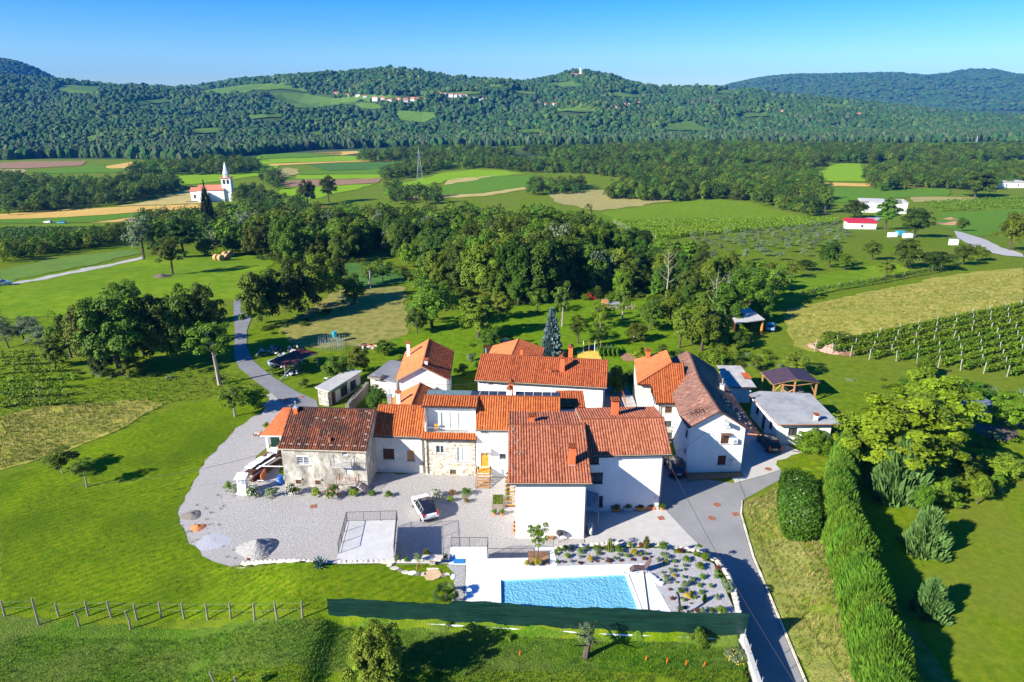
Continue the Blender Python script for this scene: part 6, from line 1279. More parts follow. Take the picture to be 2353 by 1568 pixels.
RK=[(65,140,18,'mid'),(85,118,22,'mid'),(125,108,26,'bright'),(170,103,20,'dark'),(228,125,27,'bright'),(140,155,24,'bright'),(270,107,20,'mid'),(335,110,32,'bright'),(345,143,20,'mid'),(385,105,20,'mid'),(418,110,24,'grass'),(475,122,34,'mid'),(225,162,16,'olive'),(168,190,14,'grey'),(118,193,14,'brown'),(72,193,18,'mid'),(290,177,28,'gold'),(335,187,14,'brown'),(220,197,20,'brown'),(362,177,9,'gold'),(410,180,28,'brown'),(450,172,16,'lime'),(482,150,18,'mid'),(490,180,18,'brown'),(525,157,22,'lime'),(575,138,30,'gold'),(620,142,16,'bright'),(565,177,20,'brown'),(645,168,22,'brown'),(660,143,16,'mid'),(690,158,14,'brown'),(552,85,22,'lime'),(622,82,28,'brown'),(658,88,22,'grass'),(770,100,42,'mid'),(765,145,20,'bright'),(877,115,30,'brown'),(738,180,20,'grey'),(790,165,26,'olive'),(785,195,22,'mid'),(845,190,18,'bright'),(845,223,11,'bright'),(918,180,30,'bright'),(910,220,18,'grey'),(912,243,11,'bright'),(873,252,13,'mid'),(985,150,26,'lime'),(1003,95,22,'bright'),(1045,165,36,'mid'),(1008,225,34,'bright'),(1130,228,28,'brown'),(1120,258,18,'bright'),(1118,290,20,'bright'),(1027,292,24,'bright'),(1007,348,20,'bright'),(960,315,26,'grey'),(820,255,24,'olive'),(840,287,18,'gold'),(782,288,16,'mid'),(788,317,28,'olive'),(912,345,34,'olive'),(855,327,11,'bright'),(902,295,16,'mid'),(882,390,28,'mid'),(812,373,16,'brown'),(830,430,22,'brown'),(930,420,30,'gold'),(905,445,18,'mid'),(953,397,16,'mid'),(1018,395,22,'bright'),(1080,355,20,'lime'),(1187,360,50,'grey'),(1120,425,24,'olive'),(975,428,16,'lime'),(1040,445,16,'grass'),(882,430,9,'bright'),(948,467,9,'lime'),(908,490,18,'brown'),(985,510,28,'brown'),(1025,520,28,'olive'),(1090,518,28,'mid'),(1150,520,36,'lime'),(935,525,14,'lime'),(880,505,26,'olive'),(765,263,13,'mid'),(755,222,11,'gold')]
for x,y,w_,k in RK:
    px=(1600+x/2.2417)/1.275; py=(1560+(y+w_*.35)/2.2417)/1.275
    size='tiny' if w_<15 else ('small' if w_<23 else ('rounded' if w_<31 else 'large')); zone='along the back edge of the gravel bed' if y<130 and x<1000 else ('beside the white paving behind the pool' if x<720 else ('near the lounge chair' if x<800 and y<330 else ('near the green screen in the gravel bed' if y>380 else ('near the road wall in the gravel bed' if x>980 else 'in the middle of the gravel bed'))))
    size='tiny' if w_<15 else ('small' if w_<23 else ('rounded' if w_<31 else 'large'))
    shp(px,py,w_/2.2417/1.275*1.95,k,'%s %s shrub %s'%(size,CW[k],zone),'shrubs of the gravel rockery',ZT+.05,hf=(1.5 if k=='grass' else (.45 if k=='brown' else .8)),bl=WF if (x in(525,482)) else None)
for px,py,w_,k in ((914,1287,20,'grey'),(934,1290,14,'bright'),(963,1285,12,'bright'),(986,1287,14,'olive'),(1005,1283,14,'mid'),(1022,1285,18,'grey'),(980,1278,18,'grass')): shp(px,py,w_,k,'%s plant in the narrow bed above the retaining wall'%CW[k],'plants of the narrow wall bed',ZT+.02)
for px,py,w_,lb in ((1212,1302,16,'golden grass tuft at the foot of the young deck tree, left one'),(1236,1300,20,'golden grass tuft at the foot of the young deck tree, right one')): shp(px,py,w_,'gold',lb,None,ZT+.08,hf=1.1)
treep(1217,1296,1212,44,'open','slender young tree with bent crown in the deck planting bed',z=None,cb=.3,thick=.4) if False else tree(2.25,50.2,4.1,1.15,'open','slender young tree with bent crown in the deck planting bed',z=ZT+.08,cb=.3,thick=.5)
ol=tree(-8.0,48.9,1.7,.5,'olive','little staked olive tree on the lawn in front of the retaining wall',z=ZT,cb=.42,thick=.5)
for k in range(3): a=k*2.1; mb=MB(); mb.tube([(-8+.35*math.cos(a),48.9+.35*math.sin(a),ZT),(-8,48.9,ZT+.9)],.025,5); mb.build('stake',WOOD,ol) if False else single(mb,'support_stake',WOOD,'wooden stake propping the little olive tree','stake',(-8+.35*math.cos(a),48.9+.35*math.sin(a),ZT),'stakes of the little olive tree')
# agave and fan palm
def rosette(name,label,cat,x,y,z,n,L,wd,mat,up=.9,seed=1,stem=0):
    rg=random.Random(seed); t=thing(name,label,cat,(x,y,z)); mb=MB()
    for i in range(n):
        a=i*2.4; e=rg.uniform(.25,up); d=Vector((math.cos(a)*math.cos(e),math.sin(a)*math.cos(e),math.sin(e))); s_=Vector((-math.sin(a),math.cos(a),0)); b=Vector((x,y,z+stem)); 
        p1=b+d*L*.5+Vector((0,0,.03)); p2=b+d*L+Vector((0,0,-L*.12 if up<1.2 else .0))
        mb.add([b-s_*wd*.5,b+s_*wd*.5,p1+s_*wd*.6,p2,p1-s_*wd*.6,p1-Vector((0,0,.05))],[(0,1,5),(1,2,5),(2,3,5),(3,4,5),(4,0,5)])
    mb.build('leaves',mat,t,kind='stuff'); 
    if stem: mb=MB(); mb.tube([(x,y,z),(x,y,z+stem)],[.16,.12],8); mb.build('trunk',BARK,t)
    return t
q=U(735,1302); rosette('agave_plant','large blue grey agave on the lawn edge beside the concrete platform','agave',q.x,q.y,q.z,34,1.0,.14,leafmat('agave',(.10,.20,.20),.3,0),1.45,2)
def fanpalm(x,y,z,label):
    t=thing('fan_palm',label,'palm',(x,y,z)); rg=random.Random(4); mb=MB()
    for i in range(26):
        a=i*2.4; e=rg.uniform(-.15,1.25); d=Vector((math.cos(a)*math.cos(e),math.sin(a)*math.cos(e),math.sin(e))); b=Vector((x,y,z+.55)); c=b+d*.65; s_=Vector((-math.sin(a),math.cos(a),0)); u_=d.cross(s_)
        for j in range(11):
            f=(j-5)/5*1.25; dd=(d*math.cos(f)+s_*math.sin(f)); tip=c+dd*.55+Vector((0,0,-.12)); m=c+dd*.3; w_=s_*math.cos(f)-d*math.sin(f)
            mb.add([c,m+w_*.035,tip,m-w_*.035],[(0,1,2,3)])
    mb.build('fronds',leafmat('palm_leaf',(.05,.10,.012),.4,0),t,kind='stuff'); mb=MB(); mb.tube([(x,y,z),(x,y,z+.6)],[.17,.13],8); mb.build('trunk',BARK,t)
q=U(1025,1380); fanpalm(q.x,q.y,q.z,'fan palm with drooping leaves on the lawn beside the pool deck')
for px,py,w_,k,lb in ((1062,862,34,'mid','round bush in the narrow garden left of the long white house'),(1083,830,26,'olive','clipped grey round bush above the narrow garden'),(1098,850,30,'bright','leafy bush against the left end of the long white house'),(1228,818,36,'mid','leafy shrub between back house and blue spruce'),(1290,828,26,'brown','dark red shrub at the foot of the blue spruce'),(1175,800,30,'mid','shrub behind the back house roof'),(920,840,30,'mid','low shrub beside the gable house chimney'),(1500,850,40,'bright','bushy weeds above the hip roofed house'),(1560,840,46,'mid','bushy weeds behind the brown roofed house'),(1640,838,50,'bright','bushes behind the corrugated shed'),(1735,850,40,'mid','green bush left of the purple barn'),(1520,820,36,'mid','shrub on the slope below the cherry tree'),(1680,868,34,'bright','weeds beside the corrugated shed'),(830,905,30,'bright','nettles by the stone shed'),(612,985,18,'lime','weeds at the lane corner'),(700,890,26,'mid','tall grass clump by the lane gravel')):
    shp(px,py,w_,k,lb,None)
# ---------------- small things ----------------
def boxat(name,m,px,py,dim,label,cat,z=0,rz=0,group=None,lift=0):
    b=U(px,py,z) if z is not None else U(px,py); mb=MB(); mb.box((b.x,b.y,b.z+dim[2]/2+lift),dim,rz); return single(mb,name,m,label,cat,(b.x,b.y,b.z),group)
mp_=thing('meter_pillar','white electricity meter pillar with sloping top at the edge of the gravel yard','meter pillar',U(557,1139,0)); b=U(557,1137,0); b=Vector((b.x,b.y+.35,0))
mb=MB(); mb.box(b+Vector((0,0,.12)),(1.15,.95,.24)); mb.build('base',PVC,mp_); mb=MB(); mb.box(b+Vector((0,0,.65)),(.95,.75,.85)); mb.build('lower_cabinet',PVC,mp_); mb=MB(); mb.box(b+Vector((0,0,1.5)),(.9,.6,.85)); mb.build('upper_cabinet',PVC,mp_)
mb=MB(); mb.hexa([b+Vector(v) for v in((-.62,-.55,1.92),(.62,-.55,1.92),(.62,.5,2.0),(-.62,.5,2.0))],[b+Vector(v) for v in((-.62,-.55,2.0),(.62,-.55,2.0),(.62,.5,2.22),(-.62,.5,2.22))]); mb.build('top',PVC,mp_); mb=MB(); mb.box(b+Vector((.2,-.31,1.5)),(.3,.03,.55)); mb.build('door',GALV,mp_); mb=MB(); mb.box(b+Vector((-.2,-.31,1.6)),(.12,.03,.12)); mb.build('dial',METAL,mp_)
# building material stack beside the lane
ms=thing('material_stack','long stack of boards, white panels and bricks beside the gravel lane','stack',(-29,71,0)); A0=Vector((-29.6,67.2,0)); A1=Vector((-27.2,73.2,0)); dm=(A1-A0).normalized(); sm_=Vector((dm.y,-dm.x,0)); rz_=math.atan2(dm.y,dm.x); rq=random.Random(12)
for k in range(26):
    c=A0+dm*rq.uniform(.8,6.2)+sm_*rq.uniform(-.7,.9)+Vector((0,0,.15+.055*k)); mb=MB(); mb.box(c,(rq.uniform(1.2,3.0),rq.uniform(.18,.55),.07),rz_+rq.uniform(-.15,.15)); mb.build('board',[WOOD,PVC,WOODG,PVC,RUST,CONCL,WOODD][k%7],ms)
for k in range(9): c=A0+dm*(.9+.62*k)+sm_*-.35; mb=MB(); mb.box(c+Vector((0,0,1.35+.05*(k%2))),(.6,.95,.08),rz_); mb.build('panel',PVC,ms)
mb=MB(); mb.box(A0+dm*3.2+Vector((0,0,.6)),(6.2,1.3,1.2),rz_); mb.build('pallet_core',WOODD,ms); mb=MB(); mb.box(A0+dm*1.2+sm_*1.15+Vector((0,0,.45)),(1.6,.12,.9),rz_+.4); mb.build('brick_panel',TERRA,ms)
gs=MB(); 
for k in range(8): gs.box((-29.3+.5*k,75.0-.07*k,.85+.04*math.sin(k)),(.5,.04,1.7),-.14)
single(gs,'green_netting',SCR,'short green netting screen at the lane corner of the old house','netting',(-27.6,74.8,0))
boxat('white_cabinet',PVC,632,1060,(1.0,1.0,1.6),'tall white cabinet against the west wall of the old house','cabinet')
mb=MB(); b=Vector((-25.75,66.7,0)); mb.lathe(b,[(.001,0),(.3,.01),(.32,.3),(.3,.62),(.32,.95),(.29,1.0),(.001,1.0)],14); single(mb,'blue_barrel',M('blue_plastic',[(.01,.09,.42),(.02,.13,.5)],4,.4),'blue plastic rain barrel at the corner of the old house','barrel',b)
mb=MB(); mb.tube([(-28.6,68.3,1.35),(-25.4,68.2,1.35)],.06,6); mb.tube([(-28.3,66.6,.5),(-25.7,66.5,.5)],.05,6); single(mb,'white_pipes',PVC,'two white pipes laid across the gap beside the old house','pipes',(-27,67.5,.4))
# gravel heap
def heap(name,px,py,r,h,mat,label,z=0,seed=2,cat='heap'):
    b=U(px,py,z) if z is not None else U(px,py); n=28; V=[];Fc=[]; rgk=np.random.RandomState(seed)
    gx,gy=np.meshgrid(np.linspace(-1.2,1.2,n),np.linspace(-1.2,1.2,n)); d=np.hypot(gx,gy*1.15)*(1+.12*np.sin(3*np.arctan2(gy,gx)+seed)); zz=h*np.clip(1-d,0,1)**.9+rgk.uniform(-.03,.03,gx.shape)*h*(d<1)-.22*h*np.exp(-((gx-.25)**2+(gy-.2)**2)/.05); zz=np.where(d>=1.0,-.05,zz)
    i,j=np.meshgrid(np.arange(n-1),np.arange(n-1),indexing='ij'); i=i.ravel();j=j.ravel(); me=mesh_np(name,np.stack([gx.ravel()*r,gy.ravel()*r,zz.ravel()],1),np.stack([i*n+j,i*n+j+1,(i+1)*n+j+1,(i+1)*n+j],1),mat); return tag(link(name,me,None,b),label,cat)
heap('gravel_heap',592,1262,1.9,1.15,M('heap_gravel',[(.16,.155,.15),(.30,.29,.28),(.42,.41,.40)],9,.95,1,12),'pile of grey gravel with a hollow in its top on the yard'); heap('white_gravel_heap',487,1246,1.9,.10,M('fresh_gravel',[(.34,.34,.37),(.48,.48,.52)],9,.95,.8,14,coord='world'),'flat patch of whitish fresh gravel at the yard edge',seed=5)
heap('rubble_pile',440,1185,1.1,.35,STND,'low grey rubble pile with weeds at the left end of the yard',seed=7); heap('rubble_pile',455,1213,.8,.35,TERRA,'small heap of broken orange tiles at the yard edge',seed=9)
heap('rubble_heap',1905,800,3.4,1.0,M('tile_rubble',[(.4,.16,.10),(.6,.45,.36)],4,.95,.9,8),'heap of broken reddish tile rubble at the meadow corner',z=None,seed=3); b=U(1912,790); shrub(b.x+.6,b.y,2.8,2.0,'bright','low green bush growing over the tile rubble heap',z=b.z+.3)
BRUSH=M('brushwood',[(.07,.05,.04),(.18,.14,.11)],5,.95,1,9)
for px,py,r,h,m,lb in ((2185,505,4,1.6,SOIL,'reddish earth heap on the far construction site'),(2195,517,6,2.2,SOIL,'brown earth heap beside the far gravel road'),(2345,968,2.6,1.0,BRUSH,'heap of cut brown brushwood at the right edge'),(2285,992,2.6,.8,BRUSH,'low long heap of brown branches on the upper lawn'),(373,637,2.4,1.0,BRUSH,'brush heap beside the solitary tree'),(760,852,0,0,0,0)):
    if r: heap('brush_heap' if m is BRUSH else 'earth_heap',px,py,r,h,m,lb,z=None,seed=int(px))
# manholes
def manhole(px,py,label,r=.38,sq=False,z=.036):
    b=U(px,py,z); mb=MB()
    if sq: mb.box(b+Vector((0,0,.008)),(.62,.62,.03),.2)
    else: mb.tube([b,b+Vector((0,0,.022))],r,18)
    single(mb,'manhole_cover',RUST,label,'manhole cover',b)
manhole(1647,1160,'round rusty manhole cover at the upper side of the road junction'); manhole(1635,1191,'round rusty manhole cover nearer the patio at the road junction'); manhole(1765,1078,'round manhole cover in front of the black hatchback'); manhole(694,912,'round manhole cover on the lane behind the old house',z=.07); manhole(656,918,'square rusty cover on the lane behind the old house',sq=True,z=.07); manhole(720,1164,'square orange brown cover in the middle of the gravel yard',sq=True); manhole(1690,1182,'square rusty drain at the kerb of the road bank',sq=True); manhole(1519,1191,'small dark square drain on the patio',sq=True,z=.045)
# barbecue, logs
bb=U(1286,1243,0); bq=thing('kettle_grill','black kettle barbecue on three pale legs in front of the blank white wall','barbecue',bb)
mb=MB(); mb.lathe(bb+Vector((0,0,.62)),[(.001,0),(.2,.04),(.33,.18),(.36,.28)],16); mb.build('bowl',METAL,bq); mb=MB(); mb.lathe(bb+Vector((0,0,.9)),[(.37,0),(.34,.12),(.2,.24),(.05,.27),(.001,.33)],16); mb.build('lid',METAL,bq)
for k in range(3): a=k*2.094; mb=MB(); mb.tube([bb+Vector((.2*math.cos(a),.2*math.sin(a),.7)),bb+Vector((.42*math.cos(a),.42*math.sin(a),0))],.03,5); mb.build('leg',GALV,bq)
for px,py,lb,n in ((1265,1238,'small stack of split logs left of the kettle barbecue',7),(1309,1231,'few round logs right of the kettle barbecue',3)):
    b=U(px,py,0); t=thing('log_stack',lb,'logs',b)
    for k in range(n): mb=MB(); r_=k//3; c=b+Vector((0,.05*(k%3),.08+.15*r_)); c.x+=.02*(k%2); mb.tube([c+Vector((-.3,.14*(k%3)-.14,0)),c+Vector((.3,.14*(k%3)-.14,0))],.075,7); mb.build('log',WOOD,t)
# pots, planter, flower boxes
def pot(b,label,k='mid',r=.17,plant=True,bl=None):
    t=thing('flower_pot',label,'flower pot',b); mb=MB(); mb.lathe(b,[(.001,0),(r*.7,.0),(r,.3),(r*1.08,.3),(r*1.08,.34),(r*.85,.34),(r*.8,.28),(.001,.28)],12); mb.build('pot',TERRA,t)
    if plant: link('foliage',shproto(k),t,(0,0,.25),None,(r*1.7,r*1.7,.5))
    if bl is not None: link('blossoms',blossom(bl,60,2),t,(0,0,.25),None,(r*1.7,r*1.7,.5))
for i,y in enumerate((1207,1216,1226)): pot(U(1184,y,0),'terracotta pot by the big white house wall, %s of three'%('rearmost','middle one','foremost')[i],'mid',.2,False)
for i,(px,py) in enumerate(((1137,1184),(1154,1184))): pot(U(px,py,0),'potted plant in front of the raised bed, %s'%('left one','right one')[i],'mid',.2)
pot(Vector((-3.75,67.5,1.13)),'small potted plant at the left of the wooden front door','mid',.1); pot(Vector((-2.4,67.45,1.13)),'small potted plant at the right of the wooden front door','mid',.1)
pot(U(1521,1171,0),'potted shrub at the street corner of the white house','mid',.3)
rb=thing('raised_bed','wooden raised bed filled with lettuce beside the big white house','planter',U(1144,1175,0)); b=U(1144,1170,0)+Vector((0,.9,0))
for dx,dy,sx_,sy_ in ((0,-.95,1.1,.06),(0,.95,1.1,.06),(-.55,0,.06,1.96),(.55,0,.06,1.96)): mb=MB(); mb.box(b+Vector((dx,dy,.3)),(sx_,sy_,.6)); mb.build('board',WOODG,rb)
mb=MB(); mb.box(b+Vector((0,0,.25)),(1.04,1.84,.5)); mb.build('soil',SOIL,rb)
for k in range(12): c=b+Vector((-.35+.35*(k%3),-.7+.45*(k//3),.5))-rb.location; link('lettuce',shproto('lime' if k%2 else 'bright'),rb,c,None,(.19,.22,.22))
fx=[(1416,1176,'pink flowering box plants beside the patio bench',PF_,.9),(1443,1174,'white flowering box plant on the patio wall',WF,.8),(1470,1173,'orange flower box with red blooms, left of the sunny pair',RF,.6),(1494,1171,'terracotta flower box with red blooms, middle of the sunny row',RF,.6),(1514,1169,'white flower box with red blooms at the street corner',RF,.6)]
for i,(px,py,lb,bm_,h) in enumerate(fx):
    b=U(px,py,0); t=thing('flower_box',lb,'flower box',b); mb=MB(); mb.box(b+Vector((0,0,.2)),(.95,.35,.4)); mb.build('trough',[TERRA,CONCL,WOODO,TERRA,PVC][i],t); link('foliage',shproto('mid'),t,(0,0,.32),None,(.5,.28,h*.6)); link('blossoms',blossom(bm_,60,i),t,(0,0,.32),None,(.5,.28,h*.6))
be=thing('patio_bench','dark brown wooden bench in the shade of the white house wall','bench',U(1375,1172,0)); b=U(1375,1172,0); mb=MB(); mb.box(b+Vector((0,0,.45)),(1.8,.4,.06)); mb.build('seat',WOODD,be); mb=MB(); mb.box(b+Vector((0,.2,.75)),(1.8,.05,.3)); mb.build('backrest',WOODD,be)
for dx in(-.8,.8): mb=MB(); mb.box(b+Vector((dx,0,.22)),(.08,.38,.44)); mb.build('leg',WOODD,be)
gcn=thing('glass_canopy','sloping glass porch canopy on a metal frame in the corner of the patio','canopy',(7.2,60,2.2)); q=[Vector((7.15,58.6,2.35)),Vector((8.55,58.2,1.9)),Vector((8.9,61.1,2.2)),Vector((7.3,61.2,2.7))]
mb=MB(); mb.add(q+[v-Vector((0,0,.03)) for v in q],[(0,1,2,3),(7,6,5,4)]); mb.build('glass',M('blue_glass',[(.10,.15,.2),(.2,.27,.34)],2,.08,spec=.7),gcn)
for a,b_ in zip(q,q[1:]+q[:1]): mb=MB(); mb.tube([a,b_],.035,5); mb.build('frame_bar',GALV,gcn)
for v in (q[1],q[2]): mb=MB(); mb.tube([v,Vector((v.x,v.y,0))],.035,5); mb.build('post',GALV,gcn)
for k in range(7): link('hanging_flowers',blossom(RF,60,1),BLC,Vector((-.75,1.0+.8*k,3.75-.25*(k%2)))+Vector(WG(0,0,0))-BLC.location,None,(.3,.4,.5)); link('geranium_leaves',shproto('mid'),BLC,Vector((-.75,1.0+.8*k,3.6))+Vector(WG(0,0,0))-BLC.location,None,(.27,.36,.45))
mb=MB(); mb.blob((7.7,57.6,.55),(.35,.9,.6),3,sub=2,amp=.1); single(mb,'covered_boat',CONCL,'pale covered object leaning by the corner of the big white house','cover',(7.7,57.6,0))
# lounge chair and folded towels
lo=thing('lounge_chair','brown reclining lounge chair at the far corner of the pool deck','lounge chair',(11.0,48.6,ZT+.06)); BR=M('brown_mesh',[(.08,.05,.045),(.14,.09,.08)],5,.7)
b=Vector((11.0,48.5,ZT+.06)); mb=MB(); mb.hexa([b+Vector(v) for v in((-.6,-.3,.4),(.3,-.3,.32),(.3,.3,.32),(-.6,.3,.4))],[b+Vector(v) for v in((-.6,-.3,.44),(.3,-.3,.36),(.3,.3,.36),(-.6,.3,.44))]); mb.build('seat',BR,lo); mb=MB(); mb.hexa([b+Vector(v) for v in((.3,-.3,.32),(.78,-.3,1.15),(.78,.3,1.15),(.3,.3,.32))],[b+Vector(v) for v in((.25,-.3,.34),(.72,-.3,1.17),(.72,.3,1.17),(.25,.3,.34))]); mb.build('backrest',BR,lo)
mb=MB(); mb.hexa([b+Vector(v) for v in((-.6,-.28,.4),(-.95,-.28,.1),(-.95,.28,.1),(-.6,.28,.4))],[b+Vector(v) for v in((-.62,-.28,.44),(-.99,-.28,.12),(-.99,.28,.12),(-.62,.28,.44))]); mb.build('footrest',BR,lo)
for dx,dy in((-.5,-.28),(.5,-.28),(-.5,.28),(.5,.28)): mb=MB(); mb.tube([b+Vector((dx,dy,0)),b+Vector((-dx*.6,dy,.5))],.02,5); mb.build('leg',METAL,lo)
mb=MB(); [mb.blob((11.6+.25*k,47.9-.35*k,ZT+.14),(.28,.22,.14),k,sub=2,amp=.25) for k in range(4)]; single(mb,'pool_cover_bundle',PVC,'crumpled white cloth bundle beside the lounge chair','cloth',(11.9,47.5,ZT+.05))
boxat('doormat',M('blue_mat',[(.02,.17,.42),(.03,.22,.5)],4,.8),1055,1290,(.95,.6,.03),'blue mat on the corner of the white pool deck','mat',z=ZT+.06)
# stepping stones and stone bench
STP=[(770,970,1.35,.5),(790,1010,.5,.4),(845,1045,.8,.4),(912,1072,.45,.3),(970,1093,.7,.4),(1050,1103,.75,.45),(1110,1112,.45,.4),(1178,1115,.5,.45),(1290,1057,1.2,.3),(1285,1125,1.6,1.3),(1410,1128,.7,.4),(1450,1116,.5,.3),(1515,1145,.4,.6)]
for i,(x,y,a,c) in enumerate(STP):
    b=U(*D(6,x,y),ZT); mb=MB(); n=9; rr=random.Random(i); pts=[(b.x+a/2*math.cos(t_)*rr.uniform(.85,1.1),b.y+c/2*1.15*math.sin(t_)*rr.uniform(.85,1.1)) for t_ in [6.283*k/n for k in range(n)]]; mb.prism(pts,ZT-.05,ZT+.09+.02*(i%2))
    single(mb,'stepping_stone',[RSTONE,RSTONE,RSTONE,STND,RSTONE,PAVE,STND][i%7] if i!=9 else M('ochre_stone',[(.50,.33,.16),(.62,.46,.28)],3,.9,.3,12),'large ochre flat stone of the curved path' if i==9 else ('long pale slab at the start of the stone path' if i==0 else 'flat stepping stone of the curved path in the lawn'),'stepping stone',b,'stepping stones of the curved path')
sb=thing('stone_bench','thick rounded stone slab on a block foot beside the stepping stones','bench',U(994,1300,ZT)); b=U(994,1296,ZT); mb=MB(); mb.box(b+Vector((0,0,.25)),(.5,.4,.5)); mb.build('foot',RSTONE,sb); mb=MB(); mb.prism([(b.x+x,b.y+y) for x,y in((-.95,-.1),(-.8,-.35),(.75,-.35),(.95,-.05),(.9,.35),(-.9,.35))],b.z+.5,b.z+.68); mb.build('seat',RSTONE,sb)
# field markers, stump
for i,(px,py) in enumerate(((1194,1506),(1484,1518),(1532,1524),(1576,1529),(1618,1532))): b=U(px,py); mb=MB(); mb.tube([b,b+Vector((.03,0,.45))],[.05,.03],5); single(mb,'orange_marker',M('orange_plastic',[(.8,.12,.01),(.85,.16,.02)],4,.5),'small orange marker stake in the lush grass below the screen','marker',b,'orange markers in the grass')
treep(1345,1512,1430,48,'grey','pollarded old tree with thick stump and thin grey green shoots',cb=.42,thick=3.2)
treep(1605,1486,1440,42,'mid','leafy sapling at the foot of the green screen near its right end',cb=0); b=U(1692,1512); shrub(b.x,b.y,.9,.5,'grey','low yellow and silver flowering cushion near the white roadside wall',bl=M('yellow_petals',[(.7,.5,.02),(.8,.6,.05)],5,.6))
b=U(1148,1568); 
for px,py,lb in ((609,1562,'yellow flowering weed at the bottom edge'),(1170,1470,'tiny sapling with a white stake below the screen'),(1030,1440,'weed clump by the fence wall')): b=U(px,py); shrub(b.x,b.y,.3,.6,'bright',lb)
# shrine like orange marker by hedge
b=U(1906,1275); mb=MB(); mb.box(b+Vector((0,0,.35)),(.5,.3,.7)); single(mb,'orange_box',TERRA,'small orange and grey box standing on the bank beside the cypress hedge','box',b)
# overhead wires and poles
def wire(a,b,sag,label):
    a,b=Vector(a),Vector(b); mb=MB(); mb.tube([a.lerp(b,i/14)-Vector((0,0,sag*4*(i/14)*(1-i/14))) for i in range(15)],.022,4,cap=False); single(mb,'overhead_wire',METAL,label,'wire',a)
wire((15.55,61.3,6.4),(19.8,24,4.6),1.2,'black overhead wire crossing the road and rockery from the white house'); wire((-3.9,84.2,5.0),(11.8,82.0,4.7),.3,'thin wire strung along the long white house'); wire((-13.8,84.3,5.2),(-4.6,84.2,4.9),.4,'thin wire between gable house and long white house'); wire((-46,62,2.6),(-25,67,4.4),.8,'thin wire from the old house over the lawn to the left'); wire((15.3,61.4,6.2),(22,68.9,5.6),.3,'thin wire between the two white gable houses')
for px,yb,yt,lb in ((769,601,555,'white utility pole at the edge of the wood'),(852,664,623,'grey utility pole by the bean field'),(948,750,700,'thin pole in the garden')):
    b=U(px,yb); a,dy,dz=dirs(px,yt); H_=CH+b.y/dy*dz-b.z; mb=MB(); mb.tube([b,b+Vector((0,0,H_))],.14,6); single(mb,'utility_pole',GALV,lb,'pole',b)
for px,yb,yt,lb in ((965,412,338,'lattice power pylon standing among the far fields'),(2312-70,335,312,'small distant pylon on the right'),(2238,400,398,'')):
    if not lb: continue
    b=U(px,yb); a,dy,dz=dirs(px,yt); H_=CH+b.y/dy*dz-b.z; mb=MB(); w0=H_*.09
    for sx_ in(-1,1):
        for sy_ in(-1,1): mb.tube([b+Vector((sx_*w0,sy_*w0,0)),b+Vector((sx_*w0*.25,sy_*w0*.25,H_*.7)),b+Vector((0,0,H_))],.10,4)
    for k in range(8): z0=H_*k/9; z1=H_*(k+1)/9; r0=w0*(1-.95*k/9);r1=w0*(1-.95*(k+1)/9); mb.tube([b+Vector((-r0,-r0,z0)),b+Vector((r1,-r1,z1))],.05,3); mb.tube([b+Vector((r0,-r0,z0)),b+Vector((-r1,-r1,z1))],.05,3)
    for z in (.7,.82): mb.tube([b+Vector((-H_*.12,0,H_*z)),b+Vector((H_*.12,0,H_*z))],.08,4)
    single(mb,'power_pylon',GALV,lb,'pylon',b)
# garden things
for i,(px,py) in enumerate(((498,599),(508,600),(523,598),(518,593),(529,591))):
    b=U(px,py); mb=MB(); r_=.95; mb.tube([b+Vector((-.5,.3,r_)),b+Vector((.5,-.3,r_))],r_,16); single(mb,'hay_bale',M('hay',[(.38,.22,.09),(.52,.34,.16)],3,.95,.4,12),'round hay bale on the mown meadow','hay bale',b,'round hay bales')
b=U(2263-0,436); mb=MB(); mb.tube([b+Vector((-1,0,1.2)),b+Vector((1,0,1.2))],1.2,12); single(mb,'hay_bale',MC['hay'],'single distant hay bale on the green field at the right','hay bale',b)
boxat('white_box',PVC,1467,776,(1.5,1.1,1.0),'white box beside the round garden bush','box',z=None,rz=.3); boxat('red_tarp',M('red_tarp',[(.35,.015,.02),(.45,.03,.03)],4,.6),1360,686,(2.0,1.5,1.1),'dark red covered thing under the fruit tree','tarp',z=None); boxat('white_beehive',PVC,751,883,(.5,.5,1.1),'small white box on the grass beside the bay bush','box',z=None)
boxat('grey_tank',M('blue_grey_sheet',[(.12,.16,.25),(.18,.23,.33)],2,.5),2243,948,(4.2,2.5,1.4),'blue grey tank in the shade by the domed bush','tank',z=None,rz=.2)
cr=thing('chicken_run','low wire and board chicken run with grey covers in the upper garden','animal run',U(1425,712)); b0=U(1400,712); b1=U(1458,712)
for k in range(9): p=b0.lerp(b1,k/8); mb=MB(); mb.tube([p,p+Vector((0,0,1.4))],.05,5); mb.build('post',WOODG,cr)
mb=MB(); mb.box((b0+b1)/2+Vector((0,.4,.35)),((b1-b0).length,.06,.7)); mb.build('boards',WOODG,cr); mb=MB(); mb.box((b0+b1)/2+Vector((-1,2.5,.7)),(2.6,1.8,.12),.1); mb.build('cover',GALV,cr); mb=MB(); mb.box((b0+b1)/2+Vector((-3.2,2.6,.7)),(1.3,1.5,1.4)); mb.build('coop',WOOD,cr)
vg=[(1337,820,'golden netting bed of the vegetable garden',M('netting',[(.55,.38,.05),(.7,.52,.1)],2,.9),3.8,4.6,.25),(1395,812,'leafy bean bed of the vegetable garden',None,3.4,4.5,.9),(1434,822,'bare brown bed of the vegetable garden',SOIL,3.2,3.5,.12),(1362,801,'grey tarpaulin over a garden bed',M('tarp_grey',[(.06,.07,.09),(.12,.13,.16)],2,.5,.5,2),4.2,1.6,.25)]
